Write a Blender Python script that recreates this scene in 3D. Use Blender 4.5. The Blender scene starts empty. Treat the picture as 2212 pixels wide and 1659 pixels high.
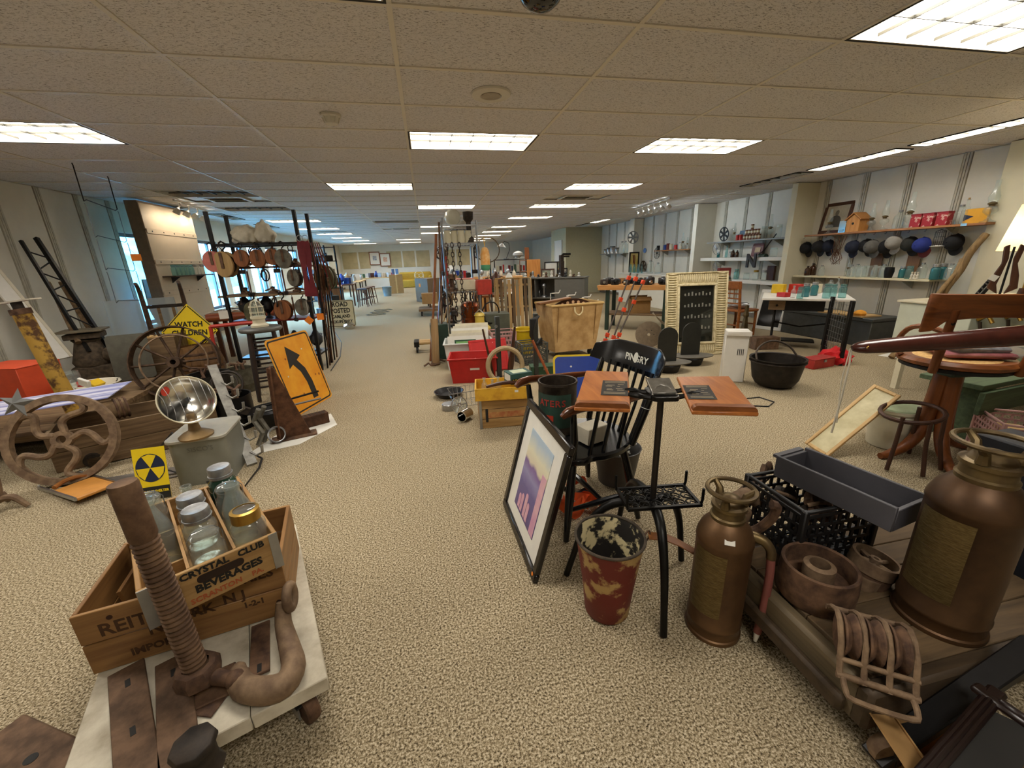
import bpy, bmesh, math, random
from mathutils import Vector, Matrix, Euler
random.seed(7)
sc = bpy.context.scene
COL = sc.collection
PI = math.pi
# ---------------------------------------------------------------- camera, world, exposure
FPX, CAMH, ZC = 868.0, 1.38, 2.48          # focal length in pixels of the 2212 px frame, camera height, ceiling height
_p, _y, _r = math.radians(17.2), math.radians(11.2), math.radians(-2.0)
_fw = Vector((math.sin(_y)*math.cos(_p), math.cos(_y)*math.cos(_p), -math.sin(_p)))
_r0 = Vector((math.cos(_y), -math.sin(_y), 0)); _u0 = _r0.cross(_fw)
_rt = _r0*math.cos(_r)+_u0*math.sin(_r); _up = -_r0*math.sin(_r)+_u0*math.cos(_r)
CAM = Vector((0, 0, CAMH))
cd = bpy.data.cameras.new('camera'); cam = bpy.data.objects.new('camera', cd); COL.objects.link(cam)
cd.sensor_width = 36; cd.lens = FPX/2212*36; cd.clip_start = .02; cd.clip_end = 200
cam.matrix_world = Matrix(((_rt.x, _up.x, -_fw.x, 0), (_rt.y, _up.y, -_fw.y, 0), (_rt.z, _up.z, -_fw.z, CAMH), (0, 0, 0, 1)))
sc.camera = cam
w = bpy.data.worlds.new('world'); sc.world = w; w.use_nodes = True
bg = w.node_tree.nodes['Background']; bg.inputs[0].default_value = (.30, .62, 1.0, 1); bg.inputs[1].default_value = 20.0
sc.view_settings.view_transform = 'Standard'; sc.view_settings.look = 'None'
sc.view_settings.exposure = 1.3; sc.view_settings.gamma = 1; sc.view_settings.use_curve_mapping = False
LAMP = 8.0                                   # emission of the lit ceiling troffers
LAMPCOL = (1.0, .94, .86)
sc.cycles.max_bounces = 5; sc.cycles.diffuse_bounces = 3; sc.cycles.glossy_bounces = 2
sc.cycles.transmission_bounces = 4; sc.cycles.transparent_max_bounces = 14
sc.cycles.caustics_reflective = False; sc.cycles.caustics_refractive = False
sc.cycles.sample_clamp_indirect = 4; sc.cycles.adaptive_threshold = .1

# a pixel of the 2212x1659 photograph gives a direction; the distance comes from the plane the thing touches
def ray(x, y): return _fw*FPX+_rt*(x-1106)-_up*(y-829.5)
def gz(x, y, z=0.0): d = ray(x, y); return CAM+d*((z-CAMH)/d.z)
def gy(x, y, Y): d = ray(x, y); return CAM+d*(Y/d.y)
def gx(x, y, X): d = ray(x, y); return CAM+d*(X/d.x)

# ---------------------------------------------------------------- materials
MATS = {}
def srgb(c):
    if isinstance(c, str):
        c = c.lstrip('#'); c = [int(c[i:i+2], 16)/255 for i in (0, 2, 4)]
    return tuple((v/12.92 if v <= .04045 else ((v+.055)/1.055)**2.4) for v in c[:3])+(1,)
def _new(name):
    m = bpy.data.materials.new(name); m.use_nodes = True; nt = m.node_tree
    return m, nt, nt.nodes['Principled BSDF']
def M(name, col, rough=.55, metal=0.0, col2=None, scale=14, lo=.35, hi=.65, bump=0.0, stretch=None, detail=4, coord='Object', var=.12, spec=.5, dist=0.0):
    """procedural colour: noise between col and col2 (or a little darker/lighter)."""
    if name in MATS: return MATS[name]
    m, nt, b = _new(name); N, L = nt.nodes, nt.links
    c1 = srgb(col); c2 = srgb(col2) if col2 else tuple(min(1, v*(1+var)) for v in c1[:3])+(1,)
    if not col2: c1 = tuple(v*(1-var) for v in c1[:3])+(1,)
    tc = N.new('ShaderNodeTexCoord'); mp = N.new('ShaderNodeMapping'); nz = N.new('ShaderNodeTexNoise'); rp = N.new('ShaderNodeValToRGB')
    if stretch: mp.inputs['Scale'].default_value = stretch
    nz.inputs['Scale'].default_value = scale; nz.inputs['Detail'].default_value = detail; nz.inputs['Roughness'].default_value = .6; nz.inputs['Distortion'].default_value = dist
    rp.color_ramp.elements[0].position = lo; rp.color_ramp.elements[1].position = hi
    rp.color_ramp.elements[0].color = c1; rp.color_ramp.elements[1].color = c2
    L.new(tc.outputs[coord], mp.inputs[0]); L.new(mp.outputs[0], nz.inputs['Vector']); L.new(nz.outputs[0], rp.inputs[0]); L.new(rp.outputs[0], b.inputs['Base Color'])
    b.inputs['Roughness'].default_value = rough; b.inputs['Metallic'].default_value = metal; b.inputs['Specular IOR Level'].default_value = spec
    if bump:
        bp = N.new('ShaderNodeBump'); bp.inputs['Strength'].default_value = min(1, bump); bp.inputs['Distance'].default_value = .004
        L.new(nz.outputs[0], bp.inputs['Height']); L.new(bp.outputs[0], b.inputs['Normal'])
    MATS[name] = m; return m
def MW(name, c1, c2, axis=0, rough=.5, s=9, spec=.4):
    st = [30, 30, 30]; st[axis] = 2.2
    return M(name, c1, rough, 0, c2, scale=s/9.0, lo=.3, hi=.7, stretch=tuple(st), detail=6, bump=.15, spec=spec, dist=.6)
def MR(name, c1, c2, rough=.8, metal=.3, s=18, bump=.5): return M(name, c1, rough, metal, c2, scale=s, lo=.38, hi=.66, bump=bump, detail=8)
def MG(name, tint=(.9, .97, .95), f=1.45, dens=.04):
    """thin glass: transparent with a fresnel reflection and a slight tint."""
    if name in MATS: return MATS[name]
    m = bpy.data.materials.new(name); m.use_nodes = True; nt = m.node_tree; N, L = nt.nodes, nt.links; N.clear()
    o = N.new('ShaderNodeOutputMaterial'); t = N.new('ShaderNodeBsdfTransparent'); g = N.new('ShaderNodeBsdfGlossy'); lw = N.new('ShaderNodeLayerWeight'); lw.inputs[0].default_value = .5; pw = N.new('ShaderNodeMath'); pw.operation = 'POWER'; pw.inputs[1].default_value = 3.5; fr = N.new('ShaderNodeMath'); fr.operation = 'MULTIPLY_ADD'; fr.inputs[1].default_value = .8; fr.inputs[2].default_value = .05; L.new(lw.outputs['Facing'], pw.inputs[0]); L.new(pw.outputs[0], fr.inputs[0]); mx = N.new('ShaderNodeMixShader')
    t.inputs[0].default_value = tint+(1,); g.inputs['Roughness'].default_value = .04
    d = N.new('ShaderNodeBsdfDiffuse'); d.inputs[0].default_value = tint+(1,); m2 = N.new('ShaderNodeMixShader'); m2.inputs[0].default_value = dens
    L.new(t.outputs[0], m2.inputs[1]); L.new(d.outputs[0], m2.inputs[2])
    L.new(fr.outputs[0], mx.inputs[0]); L.new(m2.outputs[0], mx.inputs[1]); L.new(g.outputs[0], mx.inputs[2]); L.new(mx.outputs[0], o.inputs[0])
    MATS[name] = m; return m
def ME(name, col, s):
    if name in MATS: return MATS[name]
    m, nt, b = _new(name); b.inputs['Emission Color'].default_value = tuple(col)+(1,); b.inputs['Emission Strength'].default_value = s
    b.inputs['Base Color'].default_value = (.8, .8, .8, 1); MATS[name] = m; return m

# ---------------------------------------------------------------- mesh builder
def EM(loc=(0, 0, 0), rot=(0, 0, 0), s=1): return Matrix.LocRotScale(Vector(loc), Euler([math.radians(a) for a in rot]), Vector((s, s, s)) if not hasattr(s, '__len__') else Vector(s))
def frame(p0, p1):
    z = (Vector(p1)-Vector(p0)); l = z.length; z = z.normalized() if l > 1e-9 else Vector((0, 0, 1))
    return Matrix.Translation(Vector(p0)) @ z.to_track_quat('Z', 'Y').to_matrix().to_4x4(), l
class B:
    def __init__(s): s.v = []; s.f = []
    def _add(s, vs, fs, m=None):
        o = len(s.v)
        s.v += [tuple(m @ Vector(v)) for v in vs] if m is not None else [tuple(v) for v in vs]
        s.f += [tuple(i+o for i in f) for f in fs]; return s
    def box(s, c, d, r=None, m=None):
        x, y, z = d[0]/2, d[1]/2, d[2]/2
        vs = [(-x, -y, -z), (x, -y, -z), (x, y, -z), (-x, y, -z), (-x, -y, z), (x, -y, z), (x, y, z), (-x, y, z)]
        k = EM(c, r or (0, 0, 0)); k = m @ k if m is not None else k
        return s._add(vs, [(3, 2, 1, 0), (4, 5, 6, 7), (0, 1, 5, 4), (1, 2, 6, 5), (2, 3, 7, 6), (3, 0, 4, 7)], k)
    def cyl(s, p0, p1, r0, r1=None, n=12, m=None):
        r1 = r0 if r1 is None else r1; k, l = frame(p0, p1); k = m @ k if m is not None else k
        return s.lathe([(0, 0), (r0, 0), (r1, l), (0, l)], n, k)
    def lathe(s, prof, n=20, m=None, a0=0, a1=360):
        vs = []; rings = []; full = abs(a1-a0-360) < 1e-6; cnt = n if full else n+1
        for r, z in prof:
            if abs(r) < 1e-7: rings.append([len(vs)]); vs.append((0, 0, z))
            else:
                rings.append(list(range(len(vs), len(vs)+cnt)))
                vs += [(r*math.cos(math.radians(a0+(a1-a0)*i/n)), r*math.sin(math.radians(a0+(a1-a0)*i/n)), z) for i in range(cnt)]
        fs = []
        for a, b in zip(rings, rings[1:]):
            for i in range(n):
                j = (i+1) % cnt
                if len(a) == 1 and len(b) == 1: continue
                if len(a) == 1: fs.append((a[0], b[j], b[i]))
                elif len(b) == 1: fs.append((a[i], a[j], b[0]))
                else: fs.append((a[i], a[j], b[j], b[i]))
        return s._add(vs, fs, m)
    def tube(s, pts, r, n=8, closed=False, m=None, flat=1.0):
        P = [Vector(p) for p in pts]; k = len(P); R = list(r) if hasattr(r, '__len__') else [r]*k
        if n >= 8 and k >= 4 and not closed:                      # round the bends of open paths
            P2, R2 = [], []
            for i in range(k-1):
                a, b, c, d = P[max(i-1, 0)], P[i], P[i+1], P[min(i+2, k-1)]
                for j in range(3):
                    u = j/3; P2.append(.5*(2*b+(c-a)*u+(2*a-5*b+4*c-d)*u*u+(3*b-a-3*c+d)*u**3)); R2.append(R[i]*(1-u)+R[i+1]*u)
            P, R = P2+[P[-1]], R2+[R[-1]]; k = len(P)
        T = []
        for i in range(k):
            a = P[i-1] if (i > 0 or closed) else P[i]; b = P[(i+1) % k] if (i < k-1 or closed) else P[i]
            t = (b-a); T.append(t.normalized() if t.length > 1e-9 else Vector((0, 0, 1)))
        u = T[0].orthogonal().normalized(); vs = []
        for i in range(k):
            if i: 
                q = T[i-1].rotation_difference(T[i]); u = (q @ u); u = (u-T[i]*u.dot(T[i])).normalized()
            w_ = T[i].cross(u)
            vs += [P[i]+(u*math.cos(2*PI*j/n)+w_*math.sin(2*PI*j/n)*flat)*R[i] for j in range(n)]
        fs = [(i*n+j, i*n+(j+1) % n, ((i+1) % k)*n+(j+1) % n, ((i+1) % k)*n+j) for i in range(k if closed else k-1) for j in range(n)]
        if not closed: fs += [tuple(range(n))[::-1], tuple((k-1)*n+j for j in range(n))]
        return s._add(vs, fs, m)
    def ring(s, R, r, n=24, k=8, m=None, c=(0, 0, 0)): return s.tube([(c[0]+R*math.cos(2*PI*i/n), c[1]+R*math.sin(2*PI*i/n), c[2]) for i in range(n)], r, k, True, m)
    def prism(s, poly, h, m=None):
        n = len(poly); vs = [(x, y, 0) for x, y in poly]+[(x, y, h) for x, y in poly]
        ar = sum(poly[i][0]*poly[(i+1) % n][1]-poly[(i+1) % n][0]*poly[i][1] for i in range(n))
        if ar < 0: vs = [(x, y, 0) for x, y in poly[::-1]]+[(x, y, h) for x, y in poly[::-1]]
        return s._add(vs, [tuple(range(n))[::-1], tuple(range(n, 2*n))]+[(i, (i+1) % n, n+(i+1) % n, n+i) for i in range(n)], m)
    def ball(s, c, r, n=12, sc_=(1, 1, 1)):
        k = max(5, n//2); pr = [(math.sin(PI*i/k), -math.cos(PI*i/k)) for i in range(k+1)]; pr[0] = (0, -1); pr[-1] = (0, 1)
        return s.lathe(pr, n, EM(c, s=(r*sc_[0], r*sc_[1], r*sc_[2])))
    def frame4(s, w_, h, b, d, m=None):
        """rectangular frame in local XZ, depth along Y, outer size w x h, bar width b."""
        for c, z in (((0, 0, h/2-b/2), (w_, d, b)), ((0, 0, -h/2+b/2), (w_, d, b)), ((-w_/2+b/2, 0, 0), (b, d, h-2*b)), ((w_/2-b/2, 0, 0), (b, d, h-2*b))): s.box(c, z, m=m)
        return s
    def o(s, name, mat, parent=None, loc=None, rot=None, bev=0, sm=True, ang=38, mw=None):
        me = bpy.data.meshes.new(name); me.from_pydata(s.v, [], s.f)
        if bev:
            bm = bmesh.new(); bm.from_mesh(me)
            bmesh.ops.bevel(bm, geom=[e for e in bm.edges if len(e.link_faces) == 2 and e.calc_face_angle(0) > .5], offset=bev, segments=1, affect='EDGES', profile=.5, clamp_overlap=True)
            bm.to_mesh(me); bm.free()
        me.update()
        if sm: me.shade_smooth(); me.set_sharp_from_angle(angle=math.radians(ang))
        me.materials.append(mat); ob = bpy.data.objects.new(name, me); COL.objects.link(ob)
        if parent is not None: ob.parent = parent
        if mw is not None: ob.matrix_local = mw
        if loc is not None: ob.location = loc
        if rot is not None: ob.rotation_euler = [math.radians(a) for a in rot]
        return ob
def tag(o, label, cat, group=None):
    o['label'] = label; o['category'] = cat
    if group: o['group'] = group
    return o
def T(name, label, cat, loc=(0, 0, 0), rz=0, group=None, rot=None):
    o = bpy.data.objects.new(name, None); COL.objects.link(o); o.empty_display_size = .1
    o.location = loc; o.rotation_euler = [math.radians(a) for a in rot] if rot else (0, 0, math.radians(rz))
    return tag(o, label, cat, group)
def dup(root, loc=None, rz=None, label=None, group=None, rot=None, s=None):
    r = root.copy(); COL.objects.link(r)
    if loc is not None: r.location = loc
    if rz is not None: r.rotation_euler = (0, 0, math.radians(rz))
    if rot is not None: r.rotation_euler = [math.radians(a) for a in rot]
    if s is not None: r.scale = (s, s, s) if not hasattr(s, '__len__') else s
    if label: r['label'] = label
    if group: r['group'] = group
    for ch in list(root.children):
        c = ch.copy(); COL.objects.link(c); c.parent = r
        for g in list(ch.children):
            d = g.copy(); COL.objects.link(d); d.parent = c
    return r
def struct(o): o['kind'] = 'structure'; return o
def inst(src, name, parent, loc, rot=None, s=None):
    ob = bpy.data.objects.new(name, src.data); COL.objects.link(ob); ob.parent = parent; ob.location = loc
    if rot: ob.rotation_euler = [math.radians(a) for a in rot]
    if s: ob.scale = s
    return ob
def txt(s, size, mat, parent, m, name='lettering', ex=.0006, off=.0, align='CENTER', sx=1, sp=1):
    """lettering as a thin raised mesh; m places the text plane (x right, y up, z out of the surface)."""
    cu = bpy.data.curves.new('t', 'FONT'); cu.body = s; cu.size = size; cu.align_x = align; cu.align_y = 'CENTER'; cu.extrude = ex; cu.offset = off; cu.space_character = sp; cu.resolution_u = 2
    ob = bpy.data.objects.new('t', cu); me = bpy.data.meshes.new_from_object(ob); bpy.data.objects.remove(ob); bpy.data.curves.remove(cu)
    me.transform(Matrix.Diagonal((sx, 1, 1, 1))); me.materials.clear(); me.materials.append(mat)
    o = bpy.data.objects.new(name, me); COL.objects.link(o); o.parent = parent; o.matrix_local = m; return o
def arc(cx, cy, r, a0, a1, n=10): return [(cx+r*math.cos(math.radians(a0+(a1-a0)*i/n)), cy+r*math.sin(math.radians(a0+(a1-a0)*i/n))) for i in range(n+1)]
def rrect(w_, h, r, n=5): return arc(w_/2-r, h/2-r, r, 0, 90, n)+arc(-w_/2+r, h/2-r, r, 90, 180, n)+arc(-w_/2+r, -h/2+r, r, 180, 270, n)+arc(w_/2-r, -h/2+r, r, 270, 360, n)
# ================================================================ THE SETTING
XL, XR, YN, YF = -4.84, 6.89, -2.2, 26.5
wallw = M('wall_paint', '#dedacb', .7, var=.03, scale=3); wallg = M('wall_panel_paint', '#dcd8ca', .6, var=.03, scale=5)
crm = M('cream_wall_paint', '#ddd6ba', .7, var=.03, scale=4); trimw = M('white_trim', '#dcdcd6', .5, var=.02)
seam = M('panel_seam_grey', '#5d5a50', .7); alu = M('aluminium', '#b4b6b8', .3, .9, var=.05); dkgrey = M('dark_grey_metal', '#3c3e40', .45, .6)
def mk_carpet():
    m, nt, b = _new('carpet_loop'); N, L = nt.nodes, nt.links
    tc = N.new('ShaderNodeTexCoord'); n1 = N.new('ShaderNodeTexNoise'); n2 = N.new('ShaderNodeTexVoronoi'); n3 = N.new('ShaderNodeTexNoise')
    n1.inputs['Scale'].default_value = 135; n1.inputs['Detail'].default_value = 5; n1.inputs['Roughness'].default_value = .75
    n2.inputs['Scale'].default_value = 220; n3.inputs['Scale'].default_value = 1.2; n3.inputs['Detail'].default_value = 3
    r = N.new('ShaderNodeValToRGB'); e = r.color_ramp.elements; e[0].position = .38; e[1].position = .60; e[0].color = srgb('#352c20'); e[1].color = srgb('#ddcfb2')
    x = e.new(.49); x.color = srgb('#9c8b6b')
    mx = N.new('ShaderNodeMix'); mx.data_type = 'RGBA'; mx.blend_type = 'MULTIPLY'; mx.inputs[0].default_value = .12
    mm = N.new('ShaderNodeMath'); mm.operation = 'MULTIPLY'; mm.inputs[1].default_value = .6; ad = N.new('ShaderNodeMath'); ad.operation = 'ADD'
    bp = N.new('ShaderNodeBump'); bp.inputs['Strength'].default_value = .6; bp.inputs['Distance'].default_value = .004
    for n in (n1, n2, n3): L.new(tc.outputs['Object'], n.inputs['Vector'])
    L.new(n1.outputs[0], r.inputs[0]); L.new(r.outputs[0], mx.inputs[6]); L.new(n3.outputs[0], mx.inputs[7]); L.new(mx.outputs[2], b.inputs['Base Color'])
    L.new(n2.outputs[0], mm.inputs[0]); L.new(mm.outputs[0], ad.inputs[0]); L.new(n1.outputs[0], ad.inputs[1]); L.new(ad.outputs[0], bp.inputs['Height']); L.new(bp.outputs[0], b.inputs['Normal'])
    b.inputs['Roughness'].default_value = .95; b.inputs['Specular IOR Level'].default_value = .1
    return m
def mk_tile():
    m, nt, b = _new('ceiling_tile_fissured'); N, L = nt.nodes, nt.links
    tc = N.new('ShaderNodeTexCoord'); mp = N.new('ShaderNodeMapping'); mp.inputs['Rotation'].default_value = (0, 0, .7); mp.inputs['Scale'].default_value = (1, 3.2, 1)
    n1 = N.new('ShaderNodeTexNoise'); n1.inputs['Scale'].default_value = 55; n1.inputs['Detail'].default_value = 3; n1.inputs['Distortion'].default_value = 1.2
    r = N.new('ShaderNodeValToRGB'); e = r.color_ramp.elements; e[0].position = .36; e[1].position = .43; e[0].color = srgb('#938e8b'); e[1].color = srgb('#dedbda')
    bp = N.new('ShaderNodeBump'); bp.inputs['Strength'].default_value = .8; bp.inputs['Distance'].default_value = .004
    L.new(tc.outputs['Object'], mp.inputs[0]); L.new(mp.outputs[0], n1.inputs['Vector']); L.new(n1.outputs[0], r.inputs[0]); L.new(r.outputs[0], b.inputs['Base Color']); L.new(r.outputs[0], bp.inputs['Height']); L.new(bp.outputs[0], b.inputs['Normal'])
    b.inputs['Roughness'].default_value = .9; b.inputs['Specular IOR Level'].default_value = .15; return m
struct(B().box(((XL+XR)/2, (YN+YF)/2, -.05), (XR-XL+.4, YF-YN+.4, .1)).o('floor', mk_carpet()))
ceil_m = M('ceiling_white', '#d4d0cc', .9, var=.03); tee = M('ceiling_tee_white', '#ddd6c6', .45, .1, var=.02); tile_m = mk_tile()
ceiling = struct(B().box(((XL+XR)/2, (YN+YF)/2, ZC+.16), (XR-XL+.4, YF-YN+.4, .1)).o('ceiling', ceil_m))
GX = lambda c: -.05+1.22*c
GY = lambda r: 2.27+.61*r
LIT = [(2, -1), (-1, -1), (-3, 3), (0, 3), (2, 3), (-1, 7), (2, 7), (0, 11), (2, 11), (-3, 15), (2, 15), (-3, 19), (0, 19), (2, 20), (-3, 23), (0, 24), (2, 24), (-3, 27), (2, 28), (-1, 31), (2, 32), (-3, 31), (-1, 36), (2, 36), (-3, 36)]
DARK = [(-3, 8), (-3, 11), (-1, 16)]
DIFF = [(-3, 9), (2, 9), (-3, 21), (-1, 20), (2, 22)]
# behind the camera the same fixtures go on
LIT += [(-3, -1), (0, -5)]
used = set(LIT+DARK+DIFF)
tile_src = None; far_b = B(); strip_b = B(); ntile = 0
for r in range(-8, 40):
    for c in range(-4, 6):
        if (c, r) in used: continue
        x0, x1 = max(GX(c), XL), min(GX(c+1), XR); y0, y1 = max(GY(r), YN), min(GY(r+1), YF)
        if x1-x0 < .05 or y1-y0 < .05: continue
        if c in (4, -4) and r >= -1:
            sx = 5.72 if c == 4 else -4.15; fy = [(3.6, 1), (4.92, 1), (13.2, 1), (6.24, 1), (14.5, 1)] if c == 4 else [(10.6, 1), (13.0, 1)]
            for a, b_ in ((x0, sx-.138), (sx+.138, x1)): strip_b.box(((a+b_)/2, (y0+y1)/2, ZC+.016), (b_-a-.006, y1-y0-.012, .016))
            segs = [(y0, y1)]
            for q, _ in fy: segs = [s2 for s1 in segs for s2 in ((s1[0], min(s1[1], q-.602)), (max(s1[0], q+.602), s1[1])) if s2[1]-s2[0] > .01]
            for a, b_ in segs: strip_b.box((sx, (a+b_)/2, ZC+.016), (.27, b_-a-.006, .016))
            continue
        full = x1-x0 > 1.2 and y1-y0 > .6
        vis = r >= -1
        if vis and ntile < 296:
            ntile += 1
            if full and tile_src: inst(tile_src, 'ceiling_tile', ceiling, ((x0+x1)/2, (y0+y1)/2, ZC+.008))
            else:
                t = B().box((0, 0, .008), (x1-x0-.012, y1-y0-.012, .016)).o('ceiling_tile', tile_m, ceiling, loc=((x0+x1)/2, (y0+y1)/2, ZC+.008))
                if full: tile_src = t
        else: far_b.box(((x0+x1)/2, (y0+y1)/2, ZC+.016), (x1-x0-.012, y1-y0-.012, .016))
k = far_b.o('ceiling_tile', tile_m, ceiling); k['kind'] = 'stuff'
k = strip_b.o('ceiling_tile', tile_m, ceiling); k['kind'] = 'stuff'
g = B()
for c in range(-3, 6): g.box((GX(c), (YN+YF)/2, ZC+.006), (.026, YF-YN, .008))
for r in range(-7, 40): g.box(((XL+XR)/2, GY(r), ZC+.0055), (XR-XL, .026, .008))
k = g.o('ceiling_grid', tee, ceiling, sm=False); k['kind'] = 'stuff'
# ---- troffers: white pan, lit diffuser, aluminium louvre blades
lit_m = ME('lit_fluorescent_panel', LAMPCOL, LAMP); unlit_m = M('unlit_louvre_grey', '#8b96a3', .4, .3, var=.06); louv = M('louvre_grey', '#4a483f', .4, .3, var=.02); blk = M('black_gap', '#15130f', .7)
def troffer(lit, label, loc, group, w_=1.2, d=.59, nx=6, ny=3, rz=0, dep=.09):
    t = T('ceiling_light', label, 'ceiling light', loc, rz, group)
    B().frame4(w_, d, .012, .012, EM((0, 0, .004), (90, 0, 0))).o('frame', blk, t)
    b = B().box((0, 0, dep+.006), (w_-.02, d-.02, .008))
    for sx in (-1, 1): b.box((sx*(w_/2-.016), 0, dep/2), (.008, d-.024, dep))
    for sy in (-1, 1): b.box((0, sy*(d/2-.016), dep/2), (w_-.024, .008, dep))
    b.o('housing', tee, t, sm=False)
    a_, b_ = w_/2-.022, d/2-.022; q = B(); q._add([(-a_, -b_, dep-.006), (a_, -b_, dep-.006), (a_, b_, dep-.006), (-a_, b_, dep-.006)], [(3, 2, 1, 0)]); q.o('diffuser', lit_m if lit else unlit_m, t, sm=False)
    for i in range(1, nx): B().box((0, 0, .03), (.006, d-.04, .016)).o('louvre_blade', louv, t, loc=(-w_/2+w_*i/nx, 0, 0), sm=False)
    for i in range(1, ny): B().box((0, 0, .03), (w_-.04, .006, .016)).o('louvre_blade', louv, t, loc=(0, -d/2+d*i/ny, 0), sm=False)
    return t
pl = {(2, -1): 'large lit ceiling troffer at the upper right corner of the view', (-1, -1): 'lit ceiling troffer at the very top left of centre', (-3, 3): 'lit ceiling troffer at the left edge above the leaning ladder',
      (0, 3): 'lit ceiling troffer in the middle, nearest of the centre row', (2, 3): 'lit ceiling troffer right of centre, nearest above the mirror', (-1, 7): 'lit ceiling troffer with a small tag, beyond the smoke detector', (2, 7): 'lit ceiling troffer second above the mirror, before the air diffuser'}
ORD = ['first', 'second', 'third', 'fourth', 'fifth', 'sixth', 'seventh', 'eighth', 'ninth', 'tenth', 'eleventh', 'twelfth', 'thirteenth', 'fourteenth']; A_ = None; Bd = None; nth = {}
for c, r in LIT:
    loc = (GX(c)+.61, GY(r)+.305, ZC+.002)
    row_ = 'left' if c == -3 else ('right' if c == 2 else 'centre'); nth[row_] = nth.get(row_, 0)+1; lb = pl.get((c, r), 'lit ceiling troffer, %s going back along the %s light row' % (ORD[nth[row_]-1], row_))
    if A_ is None: A_ = troffer(True, lb, loc, 'lit ceiling troffers')
    else: dup(A_, loc, 0, lb)
dk = {(-3, 8): 'unlit grey louvred troffer before the striped pegboard panel', (-3, 11): 'unlit louvred troffer just beyond the left air diffuser', (-1, 16): 'unlit louvred troffer far off in the centre rows'}
for c, r in DARK:
    loc = (GX(c)+.61, GY(r)+.305, ZC+.002)
    if Bd is None: Bd = troffer(False, dk[(c, r)], loc, 'unlit ceiling troffers')
    else: dup(Bd, loc, 0, dk[(c, r)])
S1 = troffer(True, 'long narrow lit strip light over the right wall shelves, nearest one', (5.72, 3.6, ZC-.001), 'strip lights along the right wall', 1.2, .27, 6, 1, 90, .05)
for y, lb in ((4.92, 'long narrow lit strip light over the wooden wall shelf, second one'), (13.2, 'narrow lit strip light far along the right wall before the door block')): dup(S1, (5.72, y, ZC-.001), None, lb)
S2 = troffer(False, 'narrow unlit louvred strip light over the fin wall at right', (5.72, 6.24, ZC-.001), 'unlit strip lights', 1.2, .27, 6, 1, 90, .05)
for x, y, lb in ((5.72, 14.5, 'narrow unlit strip light farthest along the right side'), (-4.15, 10.6, 'narrow unlit strip light near the windows beyond the pegboard panel'), (-4.15, 13.0, 'narrow unlit strip light farther along the window wall')): dup(S2, (x, y, ZC-.001), None, lb)
# ---- air diffusers, speaker, smoke detector, dome camera
difl = {(-3, 9): 'white square air diffuser beside the unlit troffer at left', (2, 9): 'white air diffuser right of centre between two lit troffers', (-3, 21): 'dark air vent far along the left light row', (-1, 20): 'dark slot vent far off in the centre rows', (2, 22): 'dark air vent between the far lit troffers at right'}
vent_m = M('vent_white', '#d2cdbf', .5, var=.03)
for c, r in DIFF:
    t = T('air_diffuser', difl[(c, r)], 'air vent', (GX(c)+.61, GY(r)+.305, ZC+.001), 0, 'air diffusers')
    B().box((0, 0, .03), (1.2, .59, .01)).o('backing', vent_m, t, sm=False)
    B().frame4(.62, .56, .05, .02, EM((0, 0, .006), (90, 0, 0))).o('frame', vent_m, t, sm=False)
    for i in range(5): B().box((0, 0, 0), (.5, .045, .006), (35, 0, 0)).o('slat', vent_m if i % 2 else dkgrey, t, loc=(0, -.18+.09*i, .012), sm=False)
t = T('ceiling_speaker', 'round white ceiling speaker disc above the centre aisle', 'speaker', (.56, 3.22, ZC+.002), 0)
B().lathe([(0, -.004), (.07, -.004), (.075, -.012), (.135, -.008), (.14, .004), (0, .004)], 28).o('rim', vent_m, t); B().lathe([(0, -.016), (.066, -.013), (.066, -.004), (0, -.004)], 24).o('grille', M('speaker_grille', '#a39a88', .6), t)
t = T('smoke_detector', 'small cone shaped smoke detector on the ceiling left of centre', 'smoke detector', (-.6, 3.75, ZC+.002), 0)
B().lathe([(0, .004), (.075, .004), (.075, -.012), (.06, -.02), (.045, -.06), (0, -.062)], 20).o('body', vent_m, t)
for i in range(8): B().box((.058, 0, -.034), (.006, .012, .045), (0, 20, 0), EM((0, 0, 0), (0, 0, 45*i))).o('fin', vent_m, t)
t = T('dome_camera', 'glossy black security camera dome at the top centre of the ceiling', 'dome camera', (.57, 1.98, ZC+.002), 0)
gb = M('glossy_black', '#060606', .06, var=0, spec=.8); B().lathe([(.12, .004), (.12, -.02), (.10, -.03), (0, -.03)], 28).o('base_ring', vent_m, t); B().lathe([(.098, -.03), (.096, -.055), (.08, -.085), (.05, -.108), (.02, -.117), (0, -.118)], 28).o('dome', gb, t)

# ---- walls.  right wall with 0.61 m panels and slotted uprights
wr = struct(B().box((XR+.06, (YN+YF)/2, ZC/2+.1), (.12, YF-YN+.4, ZC+.4)).o('wall_right', wallw))
ps = None
y = -.24
pn = B().box((0, 0, ZC/2), (.016, .52, ZC)).o('wall_panel', wallg, wr, loc=(XR-.008, -1.5, 0), bev=.003)
bat = B().box((0, 0, ZC/2), (.024, .022, ZC)).box((0, .03, ZC/2), (.024, .022, ZC)).box((0, -.03, ZC/2), (.024, .022, ZC)).o('batten', M('batten_grey', '#bcb7a6', .6), wr, loc=(XR-.012, -1.19, 0), sm=False)
while y < 15.2:
    if not (3.3 < y < 3.8): inst(pn, 'wall_panel', wr, (XR-.008, y, 0))
    inst(bat, 'batten', wr, (XR-.012, y+.31, 0)); y += .62
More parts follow.
